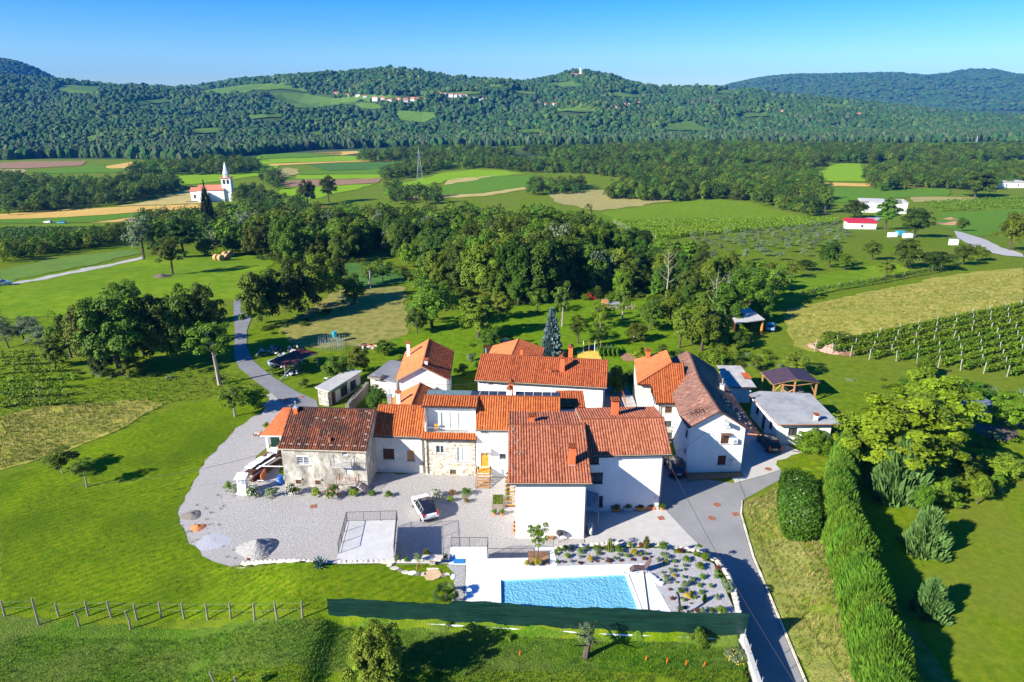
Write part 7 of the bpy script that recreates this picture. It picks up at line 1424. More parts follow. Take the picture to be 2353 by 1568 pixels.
for px,py,lb,m,w_,d_,h in vg:
    b=U(px,py)
    if m: mb=MB(); mb.box(b+Vector((1.2,0,h/2)),(w_,d_,h)); single(mb,'garden_bed',m,lb,'garden bed',b)
    else:
        t=thing('garden_bed',lb,'garden bed',b)
        for k in range(5): link('bean_row',shproto('bright'),t,(-1.4+.75*k,0,0),None,(.35,2.2,1.3))
for k in range(4): b=U(1340+13*k,812); mb=MB(); mb.tube([b,b+Vector((0,0,2.2))],.05,5); single(mb,'garden_pole',[PVC,WOOD][k%2],'tall pole over the netted garden bed','pole',b,'tall poles of the netted bed')
tm=thing('farm_trailer','old farm machinery with one wheel parked under the small garden tree','trailer',U(1120,812)); b=U(1120,812); mb=MB(); mb.box(b+Vector((.6,.6,.9)),(2.6,1.5,.4)); mb.build('frame',WOODD,tm); mb=MB(); mb.tube([b+Vector((-.1,-.2,.45)),b+Vector((-.1,.0,.45))],.45,14); mb.build('wheel',RUBBER,tm); mb=MB(); mb.box(b+Vector((3.2,1.5,1.3)),(1.6,1.2,.8),.5,tilt=(.5,.3)); mb.build('hopper',GALV,tm)
def pile(name,px,py,n,r,mats,label,cat,s=.35,seed=1):
    b=U(px,py); rr=random.Random(seed); t=thing(name,label,cat,b)
    for k in range(n): mb=MB(); c=b+Vector((rr.uniform(-r,r),rr.uniform(-r*.7,r*.7),s*.4+rr.uniform(0,s*1.2))); mb.blob(c,(s*rr.uniform(.5,1.2),s*rr.uniform(.5,1.2),s*rr.uniform(.4,.8)),k,sub=1,amp=.3) if k%3 else mb.box(c,(s*3,s*.6,s*.3),rr.uniform(0,3),tilt=(rr.uniform(-.4,.4),0)); mb.build('scrap_piece',mats[k%len(mats)],t)
    return t
pile('scrap_pile',850,800,24,1.7,[PVC,TERRA,STND,METAL,CONCL],'white and orange scrap pile against the ivy mound','scrap pile',.4,2); pile('scrap_pile',640,812,34,3.2,[STND,CONCL,METAL,GALV],'long pile of grey scrap behind the maroon roof','scrap pile',.4,3); pile('stone_pile',672,862,12,1.1,[PVC,CONCL],'small pile of white stones on the grass by the lane','stone pile',.3,4); pile('scrap_pile',672,845,14,1.8,[GALV,STND,PVC],'scatter of grey junk beside the parked grey car','scrap pile',.3,5); pile('brick_pile',598,1000,14,.9,[CONCL,TERRA],'pile of pale bricks under the orange shelter','brick pile',.22,6)
pile('stone_edge',575,1293,12,1.2,[RSTONE,STND,TERRA],'loose edging stones along the curved end of the yard','stones',.15,8)
b=U(770,787); mb=MB(); mb.lathe(b,[(.001,1.0),(.42,1.0),(.45,2.0),(.001,2.0)],12); [mb.tube([b+Vector((a,c,0)),b+Vector((a*.8,c*.8,1.1))],.05,4) for a in(-.5,.5) for c in(-.5,.5)]; single(mb,'water_tank',M('turquoise_plastic',[(.02,.30,.38),(.03,.38,.46)],4,.5),'turquoise water barrel raised on legs by the stick plot','water tank',b)
bp_=thing('bean_poles','plot of many grey bean sticks beside the turquoise barrel','bean sticks',U(760,800)); rr=random.Random(3)
for k in range(60): p=U(733+(k%15)*4.2+rr.uniform(-1,1),789+(k//15)*6); mb=MB(); mb.tube([p,p+Vector((rr.uniform(-.1,.1),0,1.6))],.022,4); mb.build('stick',GALV,bp_)
# ---------------- vines ----------------
def vine_mesh(L,rg,h0=.55,h1=1.75,dens=26,leaf=.3,wd=.4,gap=.15,mat=None):
    n=int(L*dens); x=rg.uniform(0,L,n); k=(np.sin(x*1.1+rg.rand()*6)+.6*np.sin(x*2.7+rg.rand()*6))>-1.6+gap*2.2; x=x[k]; n=len(x)
    z=h0+(h1-h0)*rg.beta(2.2,1.6,n); y=rg.normal(0,wd*.45,n); P=np.stack([x,y,z],1); N=np.stack([np.zeros(n),np.sign(y)*.6,np.full(n,.8)],1); V,f=cards(P,N,leaf,rg,jit=.8); return V,f
VM=leafmat('vine_leaf',(.11,.20,.006),.5,.4); VMB=leafmat('vine_leaf_bright',(.15,.25,.006),.4,.4); VM2=leafmat('vine_leaf_dark',(.05,.11,.012),.5,.4)
def vine_row(a,b,label,group,seed,posts=5.,pm=GALV,mat=None,ph=2.0,**k):
    a=Vector(a);b=Vector(b); L=(b-a).length; rg=np.random.RandomState(seed); t=thing('vine_row',label,'vine row',a,0,group); V,f=vine_mesh(L,rg,**k)
    d=(b-a)/L; c,s_=d.x,d.y; X=a.x+V[:,0]*c-V[:,1]*s_; Y=a.y+V[:,0]*s_+V[:,1]*c; Z=gh(X,Y)+V[:,2]; link('foliage',mesh_np('vine_foliage',np.stack([X-a.x,Y-a.y,Z-a.z],1),f,mat or VM),t)
    if posts:
        n=int(L/posts)
        for i in range(n+1):
            p=a+d*(i*posts+rg.uniform(-.2,.2)); z=g1(p.x,p.y); mb=MB(); tl=rg.uniform(-.12,.12); mb.box((p.x+tl*.5,p.y,z+ph/2),(.085,.085,ph),0,tilt=(0,tl)); mb.build('post',pm,t)
    return t
CP=M('concrete_post',[(.34,.33,.31),(.48,.47,.45)],3,.9)
A0=U(1872,806); B0=U(2360,707); dv=(B0-A0).normalized(); nv=Vector((dv.y,-dv.x,0)); LL=(B0-A0).length
ords=['first','second','third','fourth','fifth','sixth','seventh','eighth','ninth','tenth','eleventh']
for k in range(11):
    a=A0+nv*(2.4*k)+dv*(1.5*k if k<4 else 1.9*k); b=A0+nv*(2.4*k)+dv*LL
    vine_row(a,b,'%s vine row below the dry meadow, counted from the meadow'%ords[k],'vine rows of the young vineyard at the right',k+3,5.4,CP,h0=.3,h1=1.35,dens=60 if k<3 else 54,leaf=.46,wd=.62,gap=.0 if k<3 else .18)
for k in (0.5,1.5): 
    a=A0+nv*(2.4*k)+dv*2; b=A0+nv*(2.4*k)+dv*LL; w_=nv*.55; wsheet('soil_strip',[tuple((a-w_).xy),tuple((b-w_).xy),tuple((b+w_).xy),tuple((a+w_).xy)],SOIL,.06)
vine_row(U(1842,686),U(2204,617),'single line of old vines between the mown and dry meadows',None,40,4.5,WOODG,h0=.3,h1=1.7,dens=34,leaf=.34,gap=.1,mat=VM2)
a0=U(-20,832);b0=U(175,822)
for k in range(7): a=U(-20,825+19*k); b=U(175-12*(k%3),818+19*k); vine_row(a,b,'%s old vine row of the small plot at the left edge, counted from the grove'%ords[k],'old vine rows at the left edge',60+k,6.5,WOODG,ph=1.4,h0=.2,h1=1.4,dens=44,leaf=.42,wd=.6,gap=.3)
def vine_field(poly,sp,ang,label,group,seed,leaf=.8,dens=5,posts=0,mat=None,maxn=40):
    P=[(q.x,q.y) for q in (U(*p) for p in poly)]; c,s_=math.cos(ang),math.sin(ang); R_=[(x*c+y*s_,-x*s_+y*c) for x,y in P]; ys=np.arange(min(r[1] for r in R_)+sp/2,max(r[1] for r in R_),sp)[:maxn]
    for i,v in enumerate(ys):
        xs=sorted(r1[0]+(v-r1[1])*(r2[0]-r1[0])/(r2[1]-r1[1]) for r1,r2 in zip(R_,R_[1:]+R_[:1]) if (r1[1]>v)!=(r2[1]>v))
        for x0,x1 in zip(xs[::2],xs[1::2]):
            if x1-x0<4: continue
            lb=(ords[i]+' vine row from the near edge of '+label) if i<11 else ((ords[len(ys)-1-i]+' vine row from the far edge of '+label) if len(ys)-1-i<11 else 'vine row in the middle of '+label); w=lambda u:(u*c-v*s_,u*s_+v*c); a=w(x0);b=w(x1); vine_row((*a,g1(*a)),(*b,g1(*b)),lb,group,seed+i,posts,CP,leaf=leaf,dens=dens,h0=.35,h1=1.9,wd=.8,gap=-.4,mat=mat)
vine_field([(1400,505),(1385,487),(1569,464),(1652,460),(1729,468),(1802,488),(1869,502),(1929,508),(1922,515),(1802,525),(1569,545),(1520,553),(1470,540)],3.0,.12,'the big vineyard','vine rows of the big vineyard',100,.9,22,26,VMB)
vine_field([(0,518),(250,514),(262,525),(255,560),(150,572),(0,602)],3.4,.05,'the left vineyard','vine rows of the left vineyard',200,1.0,5,0,VM2)
vine_field([(2118,467),(2240,460),(2353,455),(2353,478),(2160,487)],4.5,.05,'the far right vineyard','vine rows of the far right vineyard',300,1.1,5)
# ---------------- olive grove, orchard rows, the wood ----------------
rg=np.random.RandomState(8); gx,gy_=pts_in([(1572,552),(1700,540),(1925,518),(1960,545),(1930,590),(1850,602),(1780,612),(1650,606),(1600,585)],10.0,rg,jit=.15)
for i,(x,y) in enumerate(zip(gx,gy_)): tree(x,y,rg.uniform(2.8,4.4),rg.uniform(1.5,2.2),'olive' if i%4 else 'grey','silvery olive tree, %s row of the grove'%(['nearest','second','third','fourth','fifth','sixth','seventh','eighth'][min(7,int((y-gy_.min())/10))]),'olive trees of the grove',name='olive_tree',cb=.2)
for a in ((20,800,738,50),(58,790,722,62),(92,801,748,56),(5,770,725,48),(75,770,728,50)): treep(a[0],a[1],a[2],a[3],'grey','silver leaved olive tree in the grove at the left edge','olive trees at the left edge',name='olive_tree',pale=False)
for a,lb in (((1904,616,551,60),'olive green tree with pale trunk at the edge of the olive grove'),((2002,598,551,50),'small round tree in the row below the grove'),((2082,618,547,67),'bare branched pale tree above the line of vines'),((2152,622,574,77),'dark spreading tree at the upper end of the line of vines'),((2212,609,560,57),'green tree beside the gravel road'),((1852,621,594,50),'low rounded bush below the grove'),((2209,532,499,33),'young round tree beside the brown earth heap'),((2319,576,481,75),'big dark tree at the right edge above the gravel road'),((2102,546,477,87),'broad dark tree right of the white flat roofed house'),((2035,529,450,62),'tall dark tree right in front of the white flat roofed house'),((1962,501,457,63),'leafy tree left of the white flat roofed house'),((1895,490,422,40),'slender tree standing free at the corner of the big vineyard'),((708,474,412,50),'round tree left of the pair in the fields beyond the wood'),((756,466,398,46),'taller tree of the pair in the fields beyond the wood'),((2240,455,392,90),'bushy tree group leader at the far right meadow')):
    treep(*a,'mid' if a[0]%2 else 'dark',lb)
for a,sp,lb in (((1235,722,650,56),'openmid','round fruit tree on the upper lawn left of the blue spruce'),((1020,700,640,60),'mid','green tree just behind the large garden oak'),((1150,735,668,60),'mid','bushy green tree right of the yellow green garden tree'),((1495,760,680,64),'mid','leafy tree at the right side of the garden lawn'),((1540,745,660,66),'bright','bright leafy tree at the wood edge right of the garden'),((1590,790,715,52),'mid','slim leafy tree left of the cherry tree'),((1650,795,712,58),'mid','leafy tree right of the cherry tree'),((1745,742,672,60),'mid','round tree beside the drive of the white carport'),((1790,668,618,56),'dark','dark round tree at the right tip of the wood'),((1820,640,592,50),'openmid','small tree between the wood and the olive grove'),((1940,622,580,44),'mid','bush tree below the olive grove'),((2035,640,590,50),'openmid','half bare old tree near the line of vines'),((2245,600,560,46),'mid','low tree near the end of the gravel road'),((2120,870,815,60),'mid','bush at the upper edge of the huge walnut'),((2230,930,868,80),'bright','light green bush right of the huge walnut'),((2190,1010,930,90),'lime','yellow green tree right of the huge walnut'),((300,700,640,60),'mid','small tree rising behind the tall tree of the lane clump'),((455,745,655,66),'bright','light green tree behind the dark trees of the lane clump'),((130,845,770,60),'mid','leafy tree at the far left of the lane clump'),((815,700,625,56),'mid','leafy tree at the meadow corner near the bean field')):
    treep(*a,sp,lb,cb=.05)
WD_=[(560,592),(640,606),(790,606),(860,580),(940,612),(960,650),(1010,670),(1060,672),(1140,700),(1230,692),(1300,682),(1400,688),(1520,692),(1560,725),(1600,748),(1650,735),(1690,720),(1760,690),(1790,650),(1700,628),(1600,612),(1520,590),(1400,565),(1250,545),(1100,532),(900,528),(700,530),(560,548)]
gx,gy_=pts_in(WD_,6.3,rg,jit=.42); print('wood',len(gx)); od=np.argsort(gy_)[:270]
YS_=np.sort(gy_[od]); y1_,y2_=YS_[len(YS_)//3],YS_[2*len(YS_)//3]
def wlab(x,y,H,sp):
    px=float(PJ(x,y,g1(x,y))[0]); zn=[z for lim,z in ((650,'by the hay bales'),(800,'behind the lane trees'),(930,'above the bean field'),(1060,'behind the garden oak'),(1180,'behind the yellow green tree'),(1290,'behind the blue spruce'),(1400,'behind the red tarp'),(1530,'behind the chicken run'),(1640,'near the pale dead tree'),(3000,'by the white carport')) if px<lim][0]
    return '%s %s tree, %s of wood %s'%('tall' if H>12 else 'low',{'dark':'dark green','mid':'green','bright':'light green','grey':'grey green'}[sp],'front' if y<y1_ else ('middle' if y<y2_ else 'rear'),zn)
for i in od:
    x,y=gx[i],gy_[i]; r=rg.rand(); sp='dark' if r<.34 else ('mid' if r<.72 else ('bright' if r<.94 else 'grey')); pxx=float(PJ(x,y,g1(x,y))[0]); H=rg.uniform(9,14.5)*(1+.12*math.sin(x*.05))*(1 if pxx<1280 else max(.5,1-(pxx-1280)/420))*(.8 if pxx<640 else 1); tree(x,y,H,H*rg.uniform(.32,.44),sp,wlab(x,y,H,sp),'trees of the wood',name='tree',cb=0)
for px,yb,yt,lb in ((1530,690,575,'bare pale branched dead tree at the front edge of the wood'),(490,585,528,'bare pale dead tree beside the slim tall cypress'),(1640,735,640,'pale bare trunk among the right edge trees of the wood')):
    b=U(px,yb); a,dy,dz=dirs(px,yt); H_=CH+b.y/dy*dz-b.z; t=thing('dead_tree',lb,'tree',b); rr=random.Random(px); mb=MB(); mb.tube([b,b+Vector((.2,0,H_*.5)),b+Vector((-.3,0,H_))],[.22,.15,.04],6); mb.build('trunk',BARKL,t)
    for k in range(12): z=H_*(.35+.05*k); a_=k*2.4; p=b+Vector((0,0,z)); d=Vector((math.cos(a_),math.sin(a_),rr.uniform(.4,1))); mb=MB(); mb.tube([p,p+d*1.2,p+d*2.0+Vector((0,0,.6))],[.07,.04,.012],4); mb.build('branch',BARKL,t)
rest=[i for i in range(len(gx)) if i not in set(od)]
MIDP=[crown_mesh('line_tree',LF['dark'],91,'round',30,30,.2,.3),crown_mesh('line_tree',LF['mid'],92,'tall',30,30,.2,.3),crown_mesh('line_tree',LF['mid'],93,'round',30,30,.2,.3),crown_mesh('line_tree',LF['bright'],94,'round',26,30,.2,.3)]
def band(name,poly,sp,H,label,protos=MIDP,seed=1,extra=None):
    q=np.random.RandomState(seed); x,y=pts_in(poly,sp,q)
    if extra is not None: x=np.append(x,extra[0]);y=np.append(y,extra[1])
    if len(x)==0: return
    z=gh(x,y); h=H*q.uniform(.6,1.15,len(x)); r=h*q.uniform(.36,.5,len(x)); scatter(name,np.stack([x,y,z-.3],1),np.stack([r,r,h],1),protos,label)
if rest: band('woodland',[(560,548),(700,530),(700,531)],50,13,'rear trees of the wood behind the hamlet',extra=(gx[rest],gy_[rest]))
BND=[([(0,497),(130,486),(250,473),(330,462),(400,446),(415,436),(380,425),(300,425),(200,432),(80,425),(0,420)],6.5,12,'dense dark wood left of the church'),([(545,505),(620,520),(700,520),(705,500),(690,475),(640,465),(570,448),(540,452),(538,480)],6.5,11,'trees surrounding the church on its right'),
([(330,540),(480,590),(560,590),(560,548),(620,520),(540,500),(480,520),(420,520),(340,515)],7,11,'trees between the meadow and the church'),
([(290,407),(420,404),(545,402),(600,396),(590,380),(500,378),(420,385),(330,392)],8,13,'tree belt behind the church'),([(820,374),(960,371),(1100,376),(1160,366),(1190,358),(1090,350),(980,352),(830,364)],9,14,'tree belt in the middle of the far fields'),
([(880,418),(960,405),(1010,392),(1060,385),(1020,378),(940,385),(880,408)],8,12,'grey green tree group beside the pylon'),([(1050,392),(1100,386),(1200,397),(1330,400),(1500,418),(1600,422),(1600,395),(1480,385),(1350,385),(1200,380),(1100,374)],7.5,12,'tree belt crossing the fields behind the green meadow'),
([(1190,352),(1300,374),(1500,378),(1700,388),(1870,392),(1900,375),(2000,378),(2160,376),(2353,368),(2353,348),(2000,345),(1700,340),(1500,341),(1350,350)],9.5,15,'big dark forest on the right of the valley'),([(1385,458),(1480,463),(1560,464),(1650,458),(1730,467),(1800,484),(1860,498),(1900,474),(1880,428),(1860,400),(1700,398),(1560,404),(1480,418)],6.2,12,'grove of tall trees behind the big vineyard'),
([(1990,425),(2020,442),(2100,434),(2190,436),(2260,440),(2353,425),(2353,390),(2200,386),(2050,388),(1990,398)],7,12,'wood around the wheat strip at the far right'),([(0,608),(90,590),(180,578),(255,566),(300,553),(290,533),(250,548),(150,567),(60,577),(0,587)],4.2,6.5,'hedge of bushes along the left vineyard'),
([(1200,452),(1330,447),(1340,425),(1230,432)],7,11,'trees behind the wood at the field edge'),([(930,640),(1000,690),(960,700),(900,665)],6,6,'shrubby edge of the wood by the bean field'),([(1700,640),(1780,700),(1840,660),(1800,625)],60,5,'bush at the meadow corner'),([(1560,810),(1640,800),(1700,790),(1760,830),(1700,850),(1600,830)],3.4,2.6,'undergrowth in front of the white carport'),([(880,440),(1000,450),(1010,470),(900,470)],8,11,'trees on the near side of the striped fields'),([(600,395),(640,400),(660,430),(640,440),(600,420)],8,9,'trees right of the church tower')]
for i,(pl,sp,H,lb) in enumerate(BND): band('treeline',pl,sp,H,lb,seed=i+2)
band('river_forest',[(0,369),(100,364),(250,363),(420,371),(560,359),(700,346),(900,339),(1100,337),(1500,332),(2000,331),(2353,323),(2353,314),(1500,322),(900,328),(600,335),(300,345),(0,348)],6.5,13,'grey green belt of river trees at the foot of the hills',LPG)
# extra greenery: weeds on lane edges etc.
# ---------------- church and outlying buildings ----------------
def simple(px,py,w_,d_,h,hr,rz,label,wallm=WHITE,tile=None,cat='house',name='house',z=None,group=None,flat=False,win=2,roofm=None,thing_=None):
    b=U(px,py); c,s_=math.cos(rz),math.sin(rz); W=lambda x,y,z:(b.x+c*x-s_*y,b.y+s_*x+c*y,b.z+z); t=thing_ or thing(name,label,cat,b,0,group)
    mb=MB(); mb.hexa([W(-w_/2,0,-1),W(w_/2,0,-1),W(w_/2,d_,-1),W(-w_/2,d_,-1)],[W(-w_/2,0,h),W(w_/2,0,h),W(w_/2,d_,h),W(-w_/2,d_,h)])
    if not flat and hr>h: mb.add([W(-w_/2,0,h),W(-w_/2,d_,h),W(-w_/2,d_/2,hr),W(w_/2,0,h),W(w_/2,d_,h),W(w_/2,d_/2,hr)],[(0,2,1),(3,4,5)])
    mb.build('wall',wallm,t); o=.4; mb=MB(); T=.18
    if flat: mb.hexa([W(-w_/2-o,-o,h+.01),W(w_/2+o,-o,h+.01),W(w_/2+o,d_+o,h+.01),W(-w_/2-o,d_+o,h+.01)],[W(-w_/2-o,-o,h+.3),W(w_/2+o,-o,h+.3),W(w_/2+o,d_+o,hr+.3),W(-w_/2-o,d_+o,hr+.3)])
    else:
        e=h-o*(hr-h)/(d_/2)
        mb.hexa([W(-w_/2-o,-o,e),W(w_/2+o,-o,e),W(w_/2+o,d_/2,hr),W(-w_/2-o,d_/2,hr)],[W(-w_/2-o,-o,e+T),W(w_/2+o,-o,e+T),W(w_/2+o,d_/2,hr+T),W(-w_/2-o,d_/2,hr+T)]); mb.hexa([W(-w_/2-o,d_/2,hr),W(w_/2+o,d_/2,hr),W(w_/2+o,d_+o,e),W(-w_/2-o,d_+o,e)],[W(-w_/2-o,d_/2,hr+T),W(w_/2+o,d_/2,hr+T),W(w_/2+o,d_+o,e+T),W(-w_/2-o,d_+o,e+T)])
    mb.build('roof',roofm or tile or RF2,t)
    for k in range(win): x=-w_/2+w_*(k+.7)/(win+.4); mb=MB(); q=Vector(W(x,-.04,h*.5)); mb.box(q,(1.0,.1,1.2),rz); mb.build('window',GLASS,t)
    return t
RF2=M('far_red_roof',[(.42,.14,.08),(.52,.20,.12)],.8,.85)
bch=U(480,464); CHR=thing('church','white village church with red roof and pointed bell tower among fields','church',bch); r1=.12; c,s_=math.cos(r1),math.sin(r1); K_=(bch.y*ct-(bch.z-CH)*st)/F
W=lambda x,y,z:Vector((bch.x+c*x-s_*y,bch.y+s_*x+c*y,bch.z+z)); px_=K_
def gab(x0,x1,y0,y1,h,hr,nm='nave'):
    mb=MB(); mb.hexa([W(x0,y0,-1),W(x1,y0,-1),W(x1,y1,-1),W(x0,y1,-1)],[W(x0,y0,h),W(x1,y0,h),W(x1,y1,h),W(x0,y1,h)]); ym=(y0+y1)/2; mb.add([W(x0,y0,h),W(x0,y1,h),W(x0,ym,hr),W(x1,y0,h),W(x1,y1,h),W(x1,ym,hr)],[(0,2,1),(3,4,5)]); mb.build(nm,WHITE,CHR); mb=MB(); T=.25
    mb.hexa([W(x0-.3,y0-.4,h-.2),W(x1+.3,y0-.4,h-.2),W(x1+.3,ym,hr),W(x0-.3,ym,hr)],[W(x0-.3,y0-.4,h-.2+T),W(x1+.3,y0-.4,h-.2+T),W(x1+.3,ym,hr+T),W(x0-.3,ym,hr+T)]); mb.hexa([W(x0-.3,ym,hr),W(x1+.3,ym,hr),W(x1+.3,y1+.4,h-.2),W(x0-.3,y1+.4,h-.2)],[W(x0-.3,ym,hr+T),W(x1+.3,ym,hr+T),W(x1+.3,y1+.4,h-.2+T),W(x0-.3,y1+.4,h-.2+T)]); mb.build('roof',RF2,CHR)
u1=K_ # metres per image px
gab(-22*u1,36*u1,0,9,26*u1,36*u1); gab(-39*u1,-22*u1,1,8,24*u1,31*u1,'choir'); mb=MB(); mb.box(W(-8*u1,-2,3),(7,4,7),r1); mb.build('sacristy',WHITE,CHR)
tx=42*u1; tw=9.5*u1
mb=MB(); mb.box(W(tx,4,22*u1),(2*tw*.55+2*tw*.0+3.2,5.6,60*u1),r1); tower=mb.build('tower',WHITE,CHR)
mb=MB(); mb.box(W(tx,4,52.6*u1),(6.6+tw*.4,6.4,.5),r1); mb.build('cornice',TERRA,CHR)
mb=MB(); mb.tube([W(tx,4,52.8*u1),W(tx,4,61*u1)],2.1,8); mb.build('drum',WHITE,CHR); mb=MB(); mb.tube([W(tx,4,61*u1),W(tx,4,88*u1)],[2.3,.05],8); mb.build('spire',M('pale_spire',[(.62,.64,.66),(.72,.74,.76)],1,.6),CHR)
for dx in(-1.3,1.3): mb=MB(); mb.box(W(tx+dx,1.15,44*u1),(1.4,.2,2.8),r1); mb.build('belfry_opening',METAL,CHR)
for dx in(-30,): mb=MB(); mb.box(W(dx*u1,.95,12*u1),(1.4,.2,2.6),r1); mb.build('window',GLASS,CHR)
mb=MB(); mb.box(W(-25*u1,-2.5,.4),(14,.6,1.6),r1); mb.build('churchyard_wall',STND,CHR)
t=simple(2030,490,26,12,6.5,7.2,-.25,'large white modern house with flat pale roof beyond the olive grove',flat=True,roofm=CONCL,win=4)
t=simple(1980,527,13,7,3.0,4.0,-.15,'small white hut with bright red sheet roof in the olive grove',roofm=M('red_sheet',[(.45,.02,.03),(.55,.03,.04)],1,.5),flat=True,name='hut',cat='hut',win=1)
t=simple(735,507,13,9,5,6.8,.1,'white house with red roof half hidden behind the wood',win=2)
t=simple(2325,432,24,10,4.5,5,.05,'long low white shed at the far right edge',flat=True,roofm=CONCL,name='shed',cat='shed',win=2); t=simple(2295,432,7,7,3.5,5,.05,'little white outbuilding with brown roof beside the far right shed',name='shed',cat='shed')
for i,(px,py) in enumerate(((2050,545),(2068,541),(2085,547))): b=U(px,py); mb=MB(); mb.box(b+Vector((0,0,.9)),(3.5,1.8,1.8),.2); single(mb,'parked_trailer',[PVC,PBL,PVC][i],'%s container standing by the red roofed hut'%(['white left','blue','white right'][i]),'container',b)
boxat('white_tank',PVC,2190,563,(2.6,1.6,2.0),'pale blue box standing beside the gravel road','box',z=None)
# hill villages
hv=[]
def Z1(x,y): return (x/3,78.4+y/3)
def Z2(x,y): return (784.3+x/3,78.4+y/3)
def Z3(x,y): return (1568.6+x/3,78.4+y/3)
for g,lb,pts in (('houses of the hillside hamlet left of the middle','small house in the middle hillside hamlet',[Z2(*p) for p in((45,437),(115,437),(165,447),(285,457),(335,472),(280,490),(390,470),(445,470),(230,460),(490,465),(520,463),(585,465),(680,430),(710,429),(755,436),(785,438),(812,438),(850,438),(910,456),(965,463),(990,466),(300,475))]),
 ('houses of the hillside row','white house in the row below the round hill',[Z2(*p) for p in((1205,498),(1250,503),(1290,499),(1325,503),(1365,499),(1415,499),(1455,502),(1475,500))]),
 ('houses of the hilltop village','small house on top of the round hill',[Z2(*p) for p in((1510,318),(1540,315),(1562,314),(1595,292),(1610,293),(1625,292),(1640,292),(1655,296),(1680,301))]),
 ('houses right of the round hill','small house right of the round hill',[Z2(*p) for p in((1905,494),(1945,506),(1970,497),(1960,514),(1885,524),(1905,527),(2045,490),(2185,474),(2200,470))]),
 ('scattered houses on the right hills','small house on the wooded right slopes',[Z3(*p) for p in((540,424),(825,444),(928,448),(985,450),(1030,450),(1225,497),(1310,482),(1160,571),(1190,571),(1215,571),(1245,573),(675,547),(1015,562),(1915,562),(2120,565),(2140,560),(228,540))])):
    for i,p in enumerate(pts): rr=random.Random(i*7+len(pts)); simple(*p,rr.uniform(8,13),rr.uniform(6,8),rr.uniform(5,7),rr.uniform(7.2,9),rr.uniform(-.4,.4),lb,group=g,win=0)
simple(*Z1(2320,436),14,10,9,13,.1,'lone white house with orange roof above the terraced vineyard',win=0); b=U(*Z2(1648,290)); mb=MB(); mb.box(b+Vector((0,0,9)),(5,5,18)); mb.tube([b+Vector((0,0,18)),b+Vector((0,0,24))],[3.5,.2],4); single(mb,'bell_tower',WHITE,'tiny bell tower of the hilltop village','tower',b)
# ---------------- grass ----------------
def tuft(name,mat,seed,n=10,spread=.5,lean=.5):
    rg=np.random.RandomState(seed); a=rg.rand(n)*6.283; r=rg.rand(n)*spread; b=np.stack([r*np.cos(a),r*np.sin(a),np.zeros(n)],1); d=np.stack([np.cos(a)*lean*rg.rand(n),np.sin(a)*lean*rg.rand(n),rg.uniform(.6,1.1,n)],1); s_=np.stack([-np.sin(a),np.cos(a),np.zeros(n)],1)*.09
    V=np.stack([b-s_,b+s_,b+d],1).reshape(-1,3); return mesh_np(name,V,np.arange(n*3).reshape(n,3),mat)
TL=[tuft('lawn_tuft',leafmat('lawn_blade',(.11,.175,.006),.5,.7),1,12,.9,.7),tuft('lawn_tuft',leafmat('lawn_blade2',(.165,.21,.008),.5,.6),2,12,.9,.7)]
TF=[tuft('field_tuft',leafmat('field_blade',(.06,.15,.006),.5,.8),3,12,.8,.8),tuft('field_tuft',leafmat('field_blade2',(.10,.19,.010),.5,.8),4,12,.8,.8)]
TM=[tuft('meadow_tuft',leafmat('meadow_blade',(.22,.24,.05),.4,.5),5,12,.7,.7),tuft('meadow_tuft',leafmat('meadow_blade2',(.40,.34,.11),.4,.4),6,12,.7,.7),tuft('meadow_tuft',leafmat('meadow_blade3',(.14,.18,.03),.4,.5),7,12,.7,.7)]
def grassy(poly,sp,h,protos,label,ispix=True,seed=1,hole=None,w=.22):
    q=np.random.RandomState(seed); x,y=pts_in(poly,sp,q,ispix,.5); 
    for h_ in (hole or []): k=~inpoly(x,y,h_); x,y=x[k],y[k]
    k=noise2(x,y,3.1,4)>-.75; x,y=x[k],y[k]; s_=q.uniform(.6,1.25,len(x)); scatter('grass',np.stack([x,y,gh(x,y)],1),np.stack([s_*w,s_*w,s_*h*(1+.35*noise2(x,y,5,3))],1),protos,label)
LP1=[(0,1395),(0,1200),(130,1090),(300,1010),(420,950),(560,905),(605,925),(560,972),(520,1010),(450,1070),(415,1140),(405,1190),(470,1285),(555,1312),(700,1306)]
grassy(LP1,.42,.13,TL,'short mown lawn grass left of the courtyard')
grassy([(-14.6,49.3),(-10,49.3),(-5.8,49.1),(-5.1,48),(-5.1,43.2),(-14,43.6),(-24,44.6),(-25,50.8),(-20,50.2)],.30,.12,TL,'short lawn grass between the platform and the screen',False)
grassy([(-40,43.6),(-14.5,42.7),(.8,41.8),(17,40.7),(16.6,28),(-42,30)],.27,.2,TF,'lush clover and grass in the foreground field',False)
grassy([(24.9,62.9),(24.2,60.8),(23.1,53.7),(22.7,46.7),(22.1,39),(21.9,32),(28,32),(29.5,44),(30.5,52),(28.5,56),(29.5,66)],.32,.42,TM,'tall dry grass on the bank between road and hedge',False)
grassy([(0,962),(100,937),(330,920),(372,932),(300,973),(200,1013),(120,1043),(0,1078)],.42,.38,TM,'tall yellow grass in the left meadow',w=.3)
grassy([(1815,715),(2069,660),(2353,620),(2353,700),(2202,734),(2035,767),(1945,781),(1930,798),(1870,810),(1826,793),(1805,735)],.75,.40,TM,'tall ripe grass of the dry meadow at the right',w=.4)
grassy([(32.5,68),(33.5,40),(33,32),(52,32),(66,58),(60,70),(46,74)],.5,.13,[TL[0],TL[1],TF[1]],'short grass of the east lawn',False)
grassy([(0,1075),(120,1050),(300,980),(400,925),(620,900),(560,870),(500,850),(250,870),(180,900),(60,900),(0,930)],.7,.35,[TF[0],TM[2],TL[1]],'rough grass between the lane clump and the lawn',w=.35)
